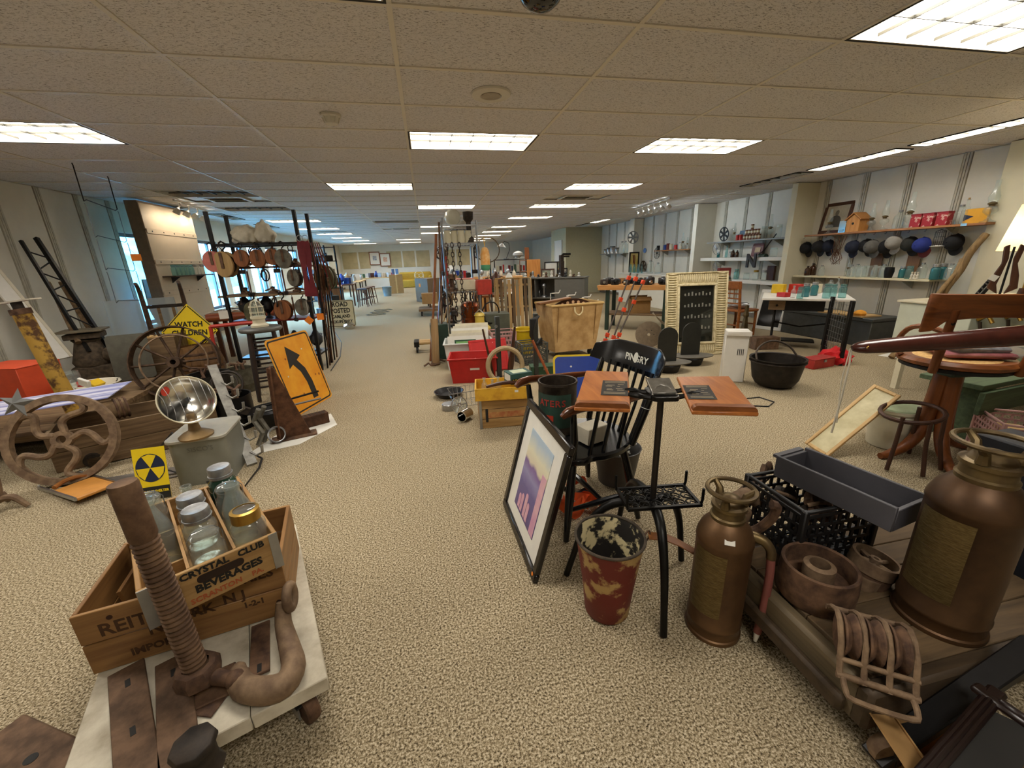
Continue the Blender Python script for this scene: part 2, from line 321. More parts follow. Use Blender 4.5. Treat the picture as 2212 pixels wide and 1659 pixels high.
# fins and pier on the right wall
for i, (y0, y1, xf) in enumerate(((6.44, 6.56, 6.42), (9.08, 9.22, 6.38), (12.45, 12.75, 6.56))):
    struct(B().box(((xf+XR)/2, (y0+y1)/2, ZC/2), (XR-xf, y1-y0, ZC)).o('wall_fin_%d' % (i+1), crm if i == 0 else wallw, bev=.004))
struct(B().box(((6.72+XR)/2, 3.55, ZC/2), (XR-6.72, .78, ZC)).o('wall_pier', crm, bev=.004))
# block with the door
blk_ = struct(B().box((6.3, 16.6, ZC/2), (1.78-.6+.6, 1.9, ZC)).o('wall_block', M('sage_wall', '#bdb797', .75, var=.03)))
dr = struct(B().box((0, 0, 1.0), (.04, .82, 2.0)).o('door_1', trimw, loc=(5.39, 16.5, 0), bev=.004))
B().frame4(.92, 2.06, .05, .05, EM((-.005, 0, 1.02), (0, 0, 90))).o('door_frame', trimw, dr); B().ball((-.05, -.33, .95), .03).o('door_knob', alu, dr)
# far wall with beige panels
wf = struct(B().box(((XL+XR)/2, YF+.06, ZC/2+.1), (XR-XL+.4, .12, ZC+.4)).o('wall_far', wallw))
bp_ = M('beige_panel', '#b9a982', .8, var=.12, scale=2)
for x0, x1 in ((-5.0+.25, -3.9), (-3.8, -3.2), (-2.2, -1.35), (-1.25, -.55), (-.45, .35), (1.1, 1.9), (2.0, 2.8)): B().box(((x0+x1)/2, YF-.012, 1.62), (x1-x0, .02, .95)).o('wall_panel', bp_, wf, bev=.004)
# near wall behind the camera
struct(B().box(((XL+XR)/2, YN-.06, ZC/2+.1), (XR-XL+.4, .12, ZC+.4)).o('wall_near', wallw))
# left wall with windows
WIN = [(8.55, .95), (10.9, 1.1), (12.3, 1.1), (13.7, 1.1), (15.1, 1.1), (17.4, 1.1), (18.8, 1.1), (21.2, 1.1), (22.6, 1.1)]
wb = B(); yy = YN-.2; Z0, Z1 = .5, 2.02
for yc, ww in WIN:
    wb.box((XL-.08, (yy+yc-ww/2)/2, ZC/2+.1), (.16, yc-ww/2-yy, ZC+.4)); wb.box((XL-.08, yc, Z0/2-.05), (.16, ww, Z0+.1)); wb.box((XL-.08, yc, (Z1+ZC+.3)/2), (.16, ww, ZC+.3-Z1)); yy = yc+ww/2
wb.box((XL-.08, (yy+YF+.2)/2, ZC/2+.1), (.16, YF+.2-yy, ZC+.4))
wlft = struct(wb.o('wall_left', wallw, sm=False))
y = -.3
for i in range(14):
    inst(pn, 'wall_panel', wlft, (XL+.008, y, 0)); inst(bat, 'batten', wlft, (XL+.012, y+.31, 0)); y += .62
wg = MG('window_glass', (.86, .96, 1.0)); wfm = M('window_frame_grey', '#5a6470', .5, .3)
for i, (yc, ww) in enumerate(WIN):
    f = struct(B().frame4(ww-.01, Z1-Z0-.01, .055, .07, EM((XL-.08, yc, (Z0+Z1)/2), (0, 0, 90))).o('window_%d' % (i+1), wfm))
    B().box((XL-.08, yc+ww*.18, (Z0+Z1)/2), (.05, .05, Z1-Z0-.1)).o('mullion', wfm, f)
    B().box((XL-.08, yc, (Z0+Z1)/2), (.006, ww-.1, Z1-Z0-.1)).o('pane', wg, f, sm=False)
    B().box((XL+.02, yc, Z0-.015), (.09, ww+.1, .03)).o('window_sill', trimw, f, bev=.004)
# outside: pavement and a cyan tinted hillside, shaped to screen the bright sky
struct(B().box((-30, 12, -.35), (50, 80, .1)).o('exterior_ground', M('exterior_paving', '#5f7f84', .9, var=.15, scale=.6)))
tag(B().prism([(-19, -.4), (-21, 2.2), (-25, 4.2), (-34, 5.5), (-40, -.4)], 70, EM((0, 50, 0), (90, 0, 0))).o('exterior_hillside', M('exterior_hillside_green', '#2c5560', .9, 0, '#5a939c', scale=.35, detail=8)), 'cyan tinted hillside screening the sky outside the left windows', 'hillside')
for nm, x in (('baseboard_left', XL+.012), ('baseboard_right', XR-.02)):
    struct(B().box((x, (YN+YF)/2, .05), (.02, YF-YN, .1)).o(nm, M('baseboard_brown', '#6d6253', .6)))
# pegboard display panel in front of the first window
pp = M('display_panel_tan', '#cdbba2', .55, var=.04, scale=3)
t = T('display_panel', 'tall tan display partition with screw strips in front of the window', 'partition', (-4.30, 8.45, 0), 0)
B().box((0, 0, 1.22), (.17, 1.5, 2.44)).o('panel_body', M('display_panel_edge', '#7c6d5a', .6), t, bev=.004)
for i, z in enumerate((.32, .80, 1.28, 1.78, 2.22)): B().box((.092, 0, z), (.014, 1.48, .44 if i < 4 else .38)).o('board', pp, t, bev=.003)
scr = M('screw_dark', '#3a322a', .4, .6)
for z in (.56, 1.04, 1.53, 2.0):
    s_ = B().box((.098, 0, z), (.022, 1.46, .075)).o('rail', pp, t, bev=.004)
    for j in range(5): B().cyl((.108, -.6+.3*j, z), (.113, -.6+.3*j, z), .012, n=8).o('screw', scr, s_)
# ================================================================ shared materials and small makers
rust = MR('rusty_iron', '#4a3529', '#7d5f47'); iron = MR('dark_cast_iron', '#26221e', '#443a31', .6, .5); tanrust = MR('tan_rusty_iron', '#6d5743', '#957c60', .75, .3)
brn = MR('brown_rusty_plate', '#54402f', '#7b6049', .75, .3); copper = M('aged_copper', '#4f3825', .45, .55, '#6f5234', scale=5, detail=6, bump=.1); brass = M('brass', '#b08d45', .35, .9)
oldbr = M('dull_brass_plate', '#574732', .45, .7, '#75633f', scale=12); pine = MW('pine_crate_wood', '#8d6a3e', '#c09a62', 0); pinez = MW('pine_crate_wood_side', '#886439', '#b98f58', 1); redpine = MW('reddish_pine', '#7d5834', '#a87f4c', 0); redpiney = MW('reddish_pine_side', '#77532f', '#a07644', 1)
wold = MW('weathered_wood', '#5a4630', '#8a7050', 0, .8); woldz = MW('weathered_wood_upright', '#57452f', '#877052', 2, .8); oak = MW('oak_brown', '#6a3a1a', '#96592a', 0, .4); oakz = MW('oak_brown_upright', '#6a3a1a', '#90552a', 2, .4); walnut = MW('walnut_dark', '#3b2215', '#59341f', 0, .4); walnutz = MW('walnut_dark_upright', '#3b2215', '#59341f', 2, .4); tanw = MW('tan_pine', '#b4905c', '#d4b27c', 0, .6); tanwz = MW('tan_pine_upright', '#b08c58', '#d0ae78', 2, .6)
cherry = MW('cherry_board', '#9a5724', '#c27a3c', 1, .35)
zinc = M('zinc_lid', '#8f9092', .4, .7, '#b3b4b2', scale=30); chrome = M('polished_aluminium', '#d8d8d4', .08, 1.0, var=.02); steel = M('brushed_steel', '#a4a6a8', .3, .9, var=.08); blackm = M('black_metal', '#1c1b1b', .4, .5, var=.2); blackp = M('black_plastic', '#161617', .45, var=.2); satinblk = M('satin_black_paint', '#131518', .25, var=.15, spec=.6)
glass = MG('clear_glass', (.93, .97, .96), dens=.09); aqua = MG('aqua_glass', (.55, .80, .80), dens=.12); green_g = MG('dark_green_glass', (.05, .14, .09), dens=.45); teal_g = MG('teal_glass', (.12, .42, .46), dens=.3); brown_g = MG('amber_glass', (.12, .05, .02), dens=.4); blue_g = MG('blue_glass', (.25, .55, .75), dens=.25)
white = M('white_paint', '#dcd9d0', .5, var=.03); paper = M('paper_white', '#e2dfd4', .7, var=.03); offwh = M('off_white', '#cfc7b2', .6, var=.06); grey = M('mid_grey_paint', '#6f706e', .5, var=.06); ltgrey = M('light_grey_paint', '#a3a49c', .5, var=.05); red = M('red_plastic', '#b5201c', .4, var=.08); dred = M('dark_red_paint', '#6f1a17', .5, var=.15); orange = M('orange_board', '#c8461f', .6, var=.06); yel = M('yellow_paint', '#d9b21e', .5, var=.08); ink = M('black_ink', '#16140f', .7, var=.1); blue = M('blue_paint', '#1f3f8f', .45, var=.1); green = M('green_paint', '#2c5038', .5, var=.15); cardb = M('cardboard', '#a27d4c', .8, var=.07); pinkp = M('dusty_pink_plastic', '#b98d86', .5, var=.06); cream = M('cream_enamel', '#d8d0b4', .35, var=.05); dgreen = M('dark_green_paint', '#1c3126', .45, var=.15); tagor = M('orange_tag_paper', '#e8801c', .7, var=.03); bpink = M('salmon_paint', '#b0604e', .6, var=.1)
def jarprof(r, h, neck, nh, t=.003): return [(0, t), (r*.9, t), (r*.9, 0), (r*.92, .0), (r, r*.12), (r, h*.70), (r*.96, h*.78), (neck, h-nh), (neck, h), (neck-t, h), (neck-t, h-nh)]
JC = {}
def jar(kind, loc, label, group=None, s=1.0, rz=0):
    """mason jars, bottles and lamps: built once per kind, then copied."""
    if kind in JC: return dup(JC[kind], loc, rz, label, group, s=s)
    t = T({'zinc': 'mason_jar', 'glasslid': 'mason_jar', 'brasslid': 'mason_jar', 'aqua': 'mason_jar', 'teal': 'mason_jar', 'green': 'mason_jar', 'milk': 'milk_bottle', 'small': 'glass_bottle', 'bottle': 'glass_bottle', 'gallon': 'glass_jug', 'amber': 'amber_jug', 'lamp': 'oil_lamp', 'open': 'glass_jar', 'soda': 'glass_bottle'}[kind], label, 'jar' if kind not in ('milk', 'small', 'bottle', 'gallon', 'amber', 'lamp', 'soda') else ('lamp' if kind == 'lamp' else 'bottle'), loc, rz, group)
    t.scale = (s, s, s) if not hasattr(s, '__len__') else s
    g = {'aqua': aqua, 'teal': teal_g, 'green': green_g, 'amber': brown_g}.get(kind, glass)
    if kind in ('zinc', 'aqua', 'teal', 'green'):
        B().lathe(jarprof(.046, .165, .035, .025), 18).o('body', g, t); B().lathe([(.0375, .145), (.0375, .17), (.038, .175), (.036, .183), (.033, .182), (0, .181)], 18).o('lid', zinc if kind != 'aqua' else aqua, t)
        B().ring(.039, .0022, 18, 6, c=(0, 0, .155)).o('lid_bead', zinc, t)
    elif kind == 'brasslid':
        B().lathe(jarprof(.05, .165, .039, .025), 18).o('body', g, t); B().lathe([(.0415, .145), (.0415, .178), (.032, .181), (.032, .177), (.04, .176)], 18).o('ring_band', brass, t); B().lathe([(.032, .178), (.02, .174), (0, .174)], 18).o('lid', glass, t)
    elif kind == 'glasslid':
        B().lathe(jarprof(.048, .16, .038, .02), 18).o('body', g, t); B().lathe([(.04, .158), (.041, .17), (.034, .178), (.012, .181), (0, .184)], 18).o('lid', glass, t)
        B().tube([(.044, 0, .12), (.046, 0, .16), (.03, 0, .184), (0, 0, .19), (-.03, 0, .184), (-.046, 0, .16), (-.044, 0, .12)], .0016, 5).o('wire_bail', steel, t)
    elif kind == 'milk': B().lathe([(0, .003), (.046, .003), (.046, 0), (.05, .01), (.05, .13), (.044, .16), (.028, .20), (.024, .22), (.029, .232), (.029, .242), (.024, .243), (.021, .22), (.025, .2), (.041, .16), (.047, .13), (.047, .008)], 20).o('body', g, t)
    elif kind == 'small': B().lathe([(0, .003), (.03, .003), (.032, 0), (.034, .01), (.034, .09), (.03, .11), (.014, .13), (.013, .16), (.018, .165), (.018, .178), (.012, .178), (.011, .13)], 16).o('body', g, t)
    elif kind == 'soda': B().lathe([(0, .003), (.028, .003), (.029, .0), (.03, .012), (.03, .11), (.026, .15), (.014, .2), (.013, .235), (.016, .238), (.016, .248), (.011, .248)], 14).o('body', aqua, t)
    elif kind == 'bottle':
        B().lathe([(0, .003), (.036, .003), (.037, 0), (.038, .01), (.038, .15), (.03, .18), (.013, .2), (.013, .26), (.017, .262), (.017, .275), (.011, .275)], 16).o('body', g, t); B().cyl((0, 0, .268), (0, 0, .29), .010, n=10).o('stopper', M('cork', '#9b7a4e', .9), t)
    elif kind in ('gallon', 'amber'):
        B().lathe([(0, .003), (.075, .003), (.078, 0), (.08, .02), (.08, .16), (.07, .2), (.04, .235), (.028, .25), (.028, .28), (.022, .28), (.022, .25)], 20).o('body', g, t); B().cyl((0, 0, .27), (0, 0, .295), .03, n=16).o('cap', blackp if kind == 'amber' else zinc, t)
        B().tube([(.03, 0, .27), (.065, 0, .265), (.082, 0, .235), (.078, 0, .19)], .007, 6).o('handle', g, t)
    elif kind == 'lamp':
        B().lathe([(0, 0), (.06, 0), (.062, .008), (.03, .02), (.014, .04), (.012, .06), (.03, .075), (.055, .1), (.058, .12), (.045, .145), (.022, .155), (0, .155)], 18).o('font', g, t); B().lathe([(.024, .155), (.024, .17), (.036, .175), (.036, .185), (.014, .2), (0, .2)], 14).o('burner', oldbr, t)
        B().cyl((.03, 0, .18), (.06, 0, .18), .004, n=6).o('wick_knob', brass, t); B().lathe([(.03, .185), (.042, .22), (.044, .245), (.03, .29), (.02, .34), (.019, .40), (.022, .402)], 18).o('chimney', glass, t)
    elif kind == 'open': B().lathe([(0, .004), (.05, .004), (.052, 0), (.055, .01), (.055, .11), (.05, .125), (.052, .14), (.048, .14), (.046, .125), (.051, .11)], 18).o('body', g, t)
    JC[kind] = t; return t
def wheel(t, R, wd, rimt, hubr, n, mat, curved=False, spr=.012, nm='spoke', hubw=None):
    """spoked wheel in local XY, axis z."""
    B().lathe([(R-rimt, -wd/2), (R, -wd/2), (R, wd/2), (R-rimt, wd/2), (R-rimt, -wd/2)], 36).o('rim', mat, t)
    hw = hubw or wd*.8; B().lathe([(hubr*.45, -hw/2), (hubr, -hw/2), (hubr, hw/2), (hubr*.45, hw/2), (hubr*.45, -hw/2)], 18).o('hub', mat, t)
    for i in range(n):
        a = 2*PI*i/n
        if curved:
            pts = []
            for k in range(9):
                f = k/8; rr = hubr*.8+(R-rimt*.5-hubr*.8)*f; aa = a+.62*math.sin(f*2*PI)*(.5 if f > .5 else .5)*(.9)
                pts.append((rr*math.cos(aa), rr*math.sin(aa), 0))
            B().tube(pts, spr, 8).o(nm, mat, t)
        else: B().tube([(hubr*.8*math.cos(a), hubr*.8*math.sin(a), 0), ((R-rimt*.5)*math.cos(a), (R-rimt*.5)*math.sin(a), 0)], spr, 6).o(nm, mat, t)
    return t
def boxcrate(t, w_, d, h, th, mx, my, nb=2, base=True, gap=.004, cut=False):
    """open crate from single boards, origin at the floor centre."""
    bh = h/nb
    for i in range(nb):
        for sy in (-1, 1): B().box((0, sy*(d/2-th/2), bh*(i+.5)), (w_, th, bh-gap)).o('board', mx, t, bev=.002)
        for sx in (-1, 1): B().box((sx*(w_/2-th/2), 0, bh*(i+.5)), (th, d-2*th, bh-gap)).o('board', my, t, bev=.002)
    if base: B().box((0, 0, th/2+.001), (w_-2*th, d-2*th, th)).o('bottom_board', mx, t)
# ================================================================ ZONE A: foreground left
def caster(t, loc, rz, R=.055, col=None):
    c = B().box((0, 0, .135-.055+R*.2), (.075, .09, .006)).o('caster_plate', dkgrey, t, loc=loc, rot=(0, 0, rz))
    B().box((-.028, 0, R+.01), (.005, .05, .09)).box((.028, 0, R+.01), (.005, .05, .09)).o('fork', steel, c)
    B().lathe([(0, -.02), (R*.9, -.02), (R, -.014), (R, .014), (R*.9, .02), (0, .02)], 20, EM((0, -.02, R-.0), (0, 90, 0))).o('caster_wheel', col or rust, c)
    return c
dk_m = M('worn_white_deck', '#a79c86', .8, 0, '#d2cab5', scale=9, lo=.3, hi=.6, detail=8, bump=.3)
t = T('platform_dolly', 'white painted wooden dolly on rusty casters at lower left', 'dolly', (-.841, 1.313, 0), 21)
for i in range(3): B().box((-.2+.2*i, 0, .17), (.198, .9, .05)).o('plank', dk_m, t, bev=.003)
for x in (-.22, .22):
    for y in (-.36, .36): caster(t, (x, y, .0), 30*(x > 0)-10, .055)
B().tube([(-.02, -.44, .135), (.02, -.50, .13), (.03, -.535, .115), (.0, -.57, .10), (-.1, -.60, .09), (-.24, -.62, .08)], .009, 8).o('bent_handle', white, t)
DZ = .196
def crate_text(s, sz, x, z, yf, mat, t, off=.001, sx=1.0, rot=0): txt(s, sz, mat, t, EM((x, yf-.0008, z), (90, 0, 0)) @ EM((0, 0, 0), (0, 0, rot)), off=off, sx=sx)
faded = M('faded_stencil_ink', '#4a2f18', .8, var=.2); redink = M('red_stencil_ink', '#a8552e', .8, var=.15)
t = T('wooden_crate', 'large stencilled wooden crate on the white dolly, under the bottle crate', 'crate', (-.885, 1.41, DZ), 12)
boxcrate(t, .55, .37, .225, .013, redpine, redpiney, 2)
for s_, sz, x, z in (('REIT', .062, -.165, .15), ('RIES', .05, .2, .188), ('NE', .05, -.085, .10), ('RK', .05, .03, .118), ('N J', .05, .12, .13), ('IMPORT', .036, -.11, .04), ('1-2-1', .03, .17, .085)): crate_text(s_, sz, x, z, -.185, faded, t)
for x, z in ((-.19, .19), (.24, .06)): B().cyl((x, -.1849, z), (x, -.1857, z), .008, n=10).o('knot', M('wood_knot', '#3a1f10', .8), t)
for k in range(4): B().box((-.22+.03*k, .05+.03*(k % 2), .09), (.012, .16, .15), (0, 6*k-8, 0)).o('slat', redpiney, t)
t = T('bottle_crate', 'divided bottle crate stencilled CRYSTAL CLUB BEVERAGES, full of jars', 'crate', (-.848, 1.387, DZ+.227), 33)
BCR = t
boxcrate(t, .348, .54, .13, .013, pine, pinez, 1)
for x in (-.058, .058): B().box((x, 0, .072), (.008, .512, .112)).o('divider', pinez, t)
for y in (-.12, .1): B().box((-.112, y, .05), (.098, .008, .072)).o('divider', pine, t)
for y in (-.27, .27):
    for x in (-.16, .16): B().box((x, y*1.008, .066), (.026, .003, .13)).o('wire_strap', steel, t)
B().prism(rrect(.12, .026, .0125), .004, EM((.012, -.2675, .084), (90, 0, 0))).o('hand_slot', M('dark_slot', '#2a1a0c', .9), t)
crate_text('CRYSTAL   CLUB', .029, .024, .111, -.270, ink, t, .0012); crate_text('BEVERAGES', .034, .03, .056, -.270, ink, t, .0015); crate_text('SCRANTON    PA.', .024, .02, .022, -.270, redink, t, .0006)
cb = DZ+.227+.017
def cj(kind, x, y, zt, hh, label):
    p = BCR.matrix_basis @ Vector((x, y, 0)); s = (zt-cb)/hh; return jar(kind, (p.x, p.y, cb), label, 'jars in the bottle crate', (min(s, 1.02), min(s, 1.02), s), rz=33)
BCR.rotation_euler = (0, 0, math.radians(33))
cj('zinc', 0, .04, .64, .183, 'zinc lidded mason jar in the middle row, behind its twin')
cj('zinc', 0, -.075, .64, .183, 'zinc lidded mason jar in the middle row, nearer of two')
cj('glasslid', 0, -.195, .62, .184, 'glass lidded jar with wire bail in the bottle crate front')
cj('brasslid', .114, -.19, .635, .181, 'jar with a brass ring lid at the right of the bottle crate')
cj('green', .112, .19, .65, .183, 'dark green mason jar at the far corner of the bottle crate')
cj('milk', .112, -.03, .66, .243, 'clear milk bottle with open neck in the right row of the crate')
cj('glasslid', .112, .08, .62, .184, 'half hidden glass lidded jar beside the milk bottle')
cj('small', 0, .15, .63, .178, 'small clear bottle neck behind the zinc lidded jars')
cj('milk', -.112, .0, .69, .243, 'tall clear milk bottle behind the threaded screw')
cj('glasslid', -.112, .17, .64, .184, 'glass lidded bail jar at the back left corner of the crate')
# threaded jack screw
p0 = gz(428, 1452, .26)
t = T('jack_screw', 'tall rusty threaded jack screw standing on the white dolly', 'screw', (p0.x, p0.y, DZ), 0)
scr_m = MR('rusty_screw_brown', '#58402e', '#82654a', .7, .3)
ax = Vector((-.012, .02, 0)); tp = .885-DZ
prof = [(0, .0), (.03, .0), (.03, .07)]
z = .075
while z < tp-.17: prof += [(.024, z), (.031, z+.005), (.031, z+.0085), (.024, z+.0135)]; z += .015
prof += [(.027, tp-.165), (.031, tp-.155), (.031, tp-.005), (.029, tp), (0, tp)]
B().lathe(prof, 22).o('threaded_shaft', scr_m, t, rot=(-1.0, -2.2, 0), ang=25)
B().lathe([(.03, .04), (.058, .045), (.06, .075), (.05, .092), (.034, .094)], 8).o('collar_nut', rust, t)
B().tube([(.03, -.01, .055), (.09, -.03, .05), (.105, -.035, .05)], [.022, .02, .024], 12).ball((.11, -.037, .05), .027).o('turning_boss', rust, t)
B().box((.02, -.01, .006), (.13, .11, .011), (0, 0, 20)).o('foot_plate', rust, t, bev=.003)
# big hook lying on the deck
pts = [gz(612, 1300, .32), gz(612, 1345, .27), gz(625, 1395, .245), gz(634, 1440, .235), gz(614, 1478, .23), gz(570, 1492, .23), gz(526, 1484, .23), gz(514, 1456, .232), gz(522, 1432, .24)]
hk = T('iron_hook', 'massive curved iron hook lying on the dolly corner', 'hook', (gz(575, 1440, DZ).x, gz(575, 1440, DZ).y, DZ), 0); o_ = hk.location
B().tube([p-o_ for p in pts], [.022, .025, .03, .034, .036, .036, .034, .03, .012], 14).o('hook_body', tanrust, hk)
e = gz(618, 1290, .34)-o_
B().tube([e+Vector((.012, .03*math.cos(a), .038*math.sin(a))) for a in [2*PI*i/16 for i in range(16)]], .015, 10, True).o('hook_eye', tanrust, hk)
# flat plates and bars on the deck
def bar(name, label, cat, pa, pb, z, wd, th, mat, holes=(), group=None):
    a, b = gz(*pa, z), gz(*pb, z); L = (b-a).length; ang = math.degrees(math.atan2(b.y-a.y, b.x-a.x)); c = (a+b)/2
    t = T(name, label, cat, (c.x, c.y, z-th), ang, group); B().box((0, 0, th/2), (L, wd, th)).o('plate', mat, t, bev=.002)
    for h in holes: B().box((h*L, 0, th+.0004), (.03, .012, .001)).o('slot', blk, t)
    return t
bar('steel_rail', 'brown slotted steel strip at the left of the white dolly', 'steel strip', (272, 1440), (300, 1700), DZ+.014, .085, .012, brn, (-.33, .1), 'slotted steel strips on the dolly')
bar('steel_rail', 'brown slotted steel strip in the middle of the white dolly', 'steel strip', (372, 1420), (390, 1700), DZ+.014, .085, .012, brn, (-.35,), 'slotted steel strips on the dolly')
bar('steel_bar', 'dark round ended flat bar between the hook and the crate', 'steel bar', (563, 1345), (560, 1455), DZ+.012, .055, .010, rust, (.4,))
bar('steel_plate', 'dark triangular steel plate under the jack screw', 'steel plate', (420, 1545), (500, 1445), DZ+.006, .10, .005, rust)
# sledge hammer head standing at the dolly front
p = gz(418, 1612, .3); t = T('hammer_head', 'octagonal dark iron hammer head in front of the white dolly', 'hammer', (p.x, p.y, DZ+.012), 30)
hb = B().lathe([(0, 0), (.045, 0), (.05, .01), (.04, .03), (.04, .075), (.05, .09), (.046, .105), (0, .106)], 8); hb.o('head', iron, t, bev=.002); B().cyl((-.03, -.03, .05), (-.15, -.10, .03), .018, .016, n=10).o('handle_stub', tanrust, t)
p = gz(60, 1640, .05); t = T('wood_block', 'brown rusty slab with a hole at the bottom left corner', 'slab', (p.x, p.y, 0), -28)
B().box((0, 0, .03), (.36, .15, .06)).o('slab', brn, t, bev=.006); B().lathe([(0, 0), (.016, 0), (.016, .001), (0, .001)], 14, EM((.02, .0, .0602))).o('hole', blk, t)

# ---- grey milk box, heat lamp, fallout sign
t = T('milk_box', 'grey metal milk box with embossed name, below the heat lamp', 'metal box', (-1.60, 2.97, 0), 6)
mbx = M('milk_box_grey', '#7f8076', .45, .3, var=.05); B().prism(rrect(.33, .38, .05), .31).o('body', mbx, t); B().prism(rrect(.35, .40, .05), .022, EM((0, 0, .311))).o('lid', M('milk_box_lid', '#a9a699', .5, .2, var=.05), t, bev=.004)
txt("SISCO'S", .045, M('embossed_grey', '#6f7067', .5, .3), t, EM((.02, -.1905, .255), (90, 0, 0)), ex=.0015)
p = gz(425, 942, .335); t = T('heat_lamp', 'antique dish heater with shiny reflector standing on the grey milk box', 'heater', (p.x, p.y, .334), 0)
ped = MR('heater_pedestal_brown', '#6f5a3c', '#94794f', .45, .5, 8, .1); B().lathe([(0, 0), (.095, 0), (.098, .012), (.075, .03), (.035, .05), (.026, .1), (.03, .15), (.02, .165), (0, .165)], 24).o('pedestal', ped, t)
dm = EM((.0, -.0, .245), (0, 0, 0)) @ EM((0, 0, 0), (0, 0, -128)) @ EM((0, 0, 0), (0, -70, 0)) @ EM((0, 0, 0), (0, 0, 0))
n_ = (CAM+Vector((1.2, 0, .9))-Vector((p.x, p.y, .58))).normalized(); dm = Matrix.Translation(Vector((0, 0, .25))-n_*.02) @ n_.to_track_quat('Z', 'Y').to_matrix().to_4x4()
B().lathe([(.018, -.05), (.06, -.042), (.11, -.02), (.135, .018), (.15, .045), (.153, .047), (.148, .041), (.132, .012), (.108, -.026), (.058, -.047), (0, -.055)], 40, dm).o('reflector', M('satin_reflector', '#e4e2da', .2, 1.0, var=.03), t)
B().ring(.153, .004, 40, 6, dm @ EM((0, 0, .046))).o('rim', cream, t); B().lathe([(0, -.05), (.02, -.05), (.018, .0), (.014, .06), (0, .06)], 14, dm).o('heating_element', blackp, t)
for i in range(7): 
    a = -60+20*i; x = .148*math.sin(math.radians(a)); yy = .148*math.cos(math.radians(a)); B().tube([dm @ Vector((x, -yy, .054)), dm @ Vector((x*.95, -yy*.4, .078)), dm @ Vector((x*.95, yy*.4, .078)), dm @ Vector((x, yy, .054))], .0016, 5).o('guard_wire', steel, t)
B().prism(arc(0, 0, .03, 0, 360, 14), .001, dm @ EM((-.08, .09, .012), (25, 30, 0))).o('price_sticker', M('red_sticker', '#c8402c', .6), t)
t = tag(B().tube([gz(372, 935, .28), gz(330, 985, .05), gz(310, 1000, .012), gz(520, 1062, .012), gz(560, 1010, .012), gz(566, 990, .02), gz(556, 985, .03)], .007, 6).o('power_cord', blackp), 'black cord of the heater trailing onto the carpet', 'cord')
p = gz(338, 1080, 0); t = T('fallout_sign', 'yellow sign with a dark blue radiation trefoil leaning on the milk box', 'sign', (p.x-.01, p.y+.01, 0.002), 4, rot=(-14, 0, 4))
fy = M('sign_yellow', '#e8c91e', .4, var=.03); navy = M('sign_navy', '#182440', .5, var=.05); t.scale = (.8, 1, .92); B().box((0, 0, .18), (.22, .003, .36)).o('plate', fy, t)
B().prism(arc(0, 0, .098, 0, 360, 40), .001, EM((0, -.0018, .22), (90, 0, 0))).o('roundel', navy, t)
for a in (90, 210, 330): B().prism([(0, 0), (.094*math.cos(math.radians(a-30)), .094*math.sin(math.radians(a-30))), (.094*math.cos(math.radians(a)), .094*math.sin(math.radians(a))), (.094*math.cos(math.radians(a+30)), .094*math.sin(math.radians(a+30)))], .0012, EM((0, -.003, .22), (90, 0, 0))).o('trefoil_blade', fy, t)
B().box((0, -.002, .045), (.22, .002, .088)).o('black_band', ink, t); txt('FALLOUT SHELTER', .024, fy, t, EM((0, -.0036, .055), (90, 0, 0)), off=.0008)
# ---- cast wheel, wooden chest behind it, star, iron foot
t = T('cast_wheel', 'large cast iron wheel with curved spokes leaning on the wooden chest', 'wheel', (-2.55, 3.12, .30), rot=(70, 0, 8))
wheel(t, .31, .045, .045, .06, 5, tanrust, True, .022)
t = T('wooden_chest', 'rough weathered wooden box behind the curved spoke wheel', 'chest', (-2.42, 3.68, 0), 26)
boxcrate(t, 1.0, .5, .30, .025, wold, woldz, 2)
for z in (.04,): B().box((.1, -.27, z), (.85, .04, .06)).o('skid', wold, t)
for x in (-.3, .3): B().cyl((x, -.29, .05), (x, .26, .05), .05, n=14).o('roller', iron, t)
t = T('wooden_roller', 'short wooden drum with rusty bands on the chest edge', 'drum', (-2.50, 3.54, .36), rot=(0, 90, 40))
B().cyl((0, 0, -.07), (0, 0, .09), .075, n=18).o('drum', wold, t)
for z in (.02, .05, .08): B().ring(.077, .008, 20, 6, c=(0, 0, z)).o('band', rust, t)
p = Vector((-2.66, 3.05, .6)); t = T('metal_star', 'small grey metal barn star on top of the cast wheel', 'star', p, rot=(75, 10, 0))
st = []
for i in range(10): r_ = .10 if i % 2 == 0 else .042; a = PI/2+i*PI/5; st.append((r_*math.cos(a), r_*math.sin(a)))
b = B(); b._add([(x, y, 0) for x, y in st]+[(0, 0, .03), (0, 0, -.008)], [(i, (i+1) % 10, 10) for i in range(10)]+[((i+1) % 10, i, 11) for i in range(10)]); b.o('star_body', grey, t, sm=False)
for (px, py), lb, h, rz in (((30, 1100), 'dark cast iron pedestal foot at the far left edge', .34, 0),):
    p = gz(px, py, 0); t = T('iron_pedestal', lb, 'iron leg', (p.x-.05, p.y, 0), rz)
    B().lathe([(.02, .06), (.03, .08), (.022, .1), (.03, .13), (.04, .2), (.03, .25), (.024, .28), (.034, .3), (.02, .34), (0, .34)], 14).o('column', tanrust, t)
    for a in (0, 120, 240): B().tube([(0, 0, .08), (.07*math.cos(math.radians(a)), .07*math.sin(math.radians(a)), .085), (.11*math.cos(math.radians(a)), .11*math.sin(math.radians(a)), .04), (.13*math.cos(math.radians(a)), .13*math.sin(math.radians(a)), .012)], [.022, .02, .016, .014], 8).o('foot', tanrust, t)
p = gz(175, 1058, 0); t = T('clip_rack', 'orange wooden board clamp with steel rails lying on the carpet', 'clamp', (p.x, p.y, .004), -36)
B().box((.09, 0, .03), (.34, .20, .022), (0, -4, 0)).o('board', M('orange_wood', '#c98a3e', .45, var=.08), t, bev=.006)
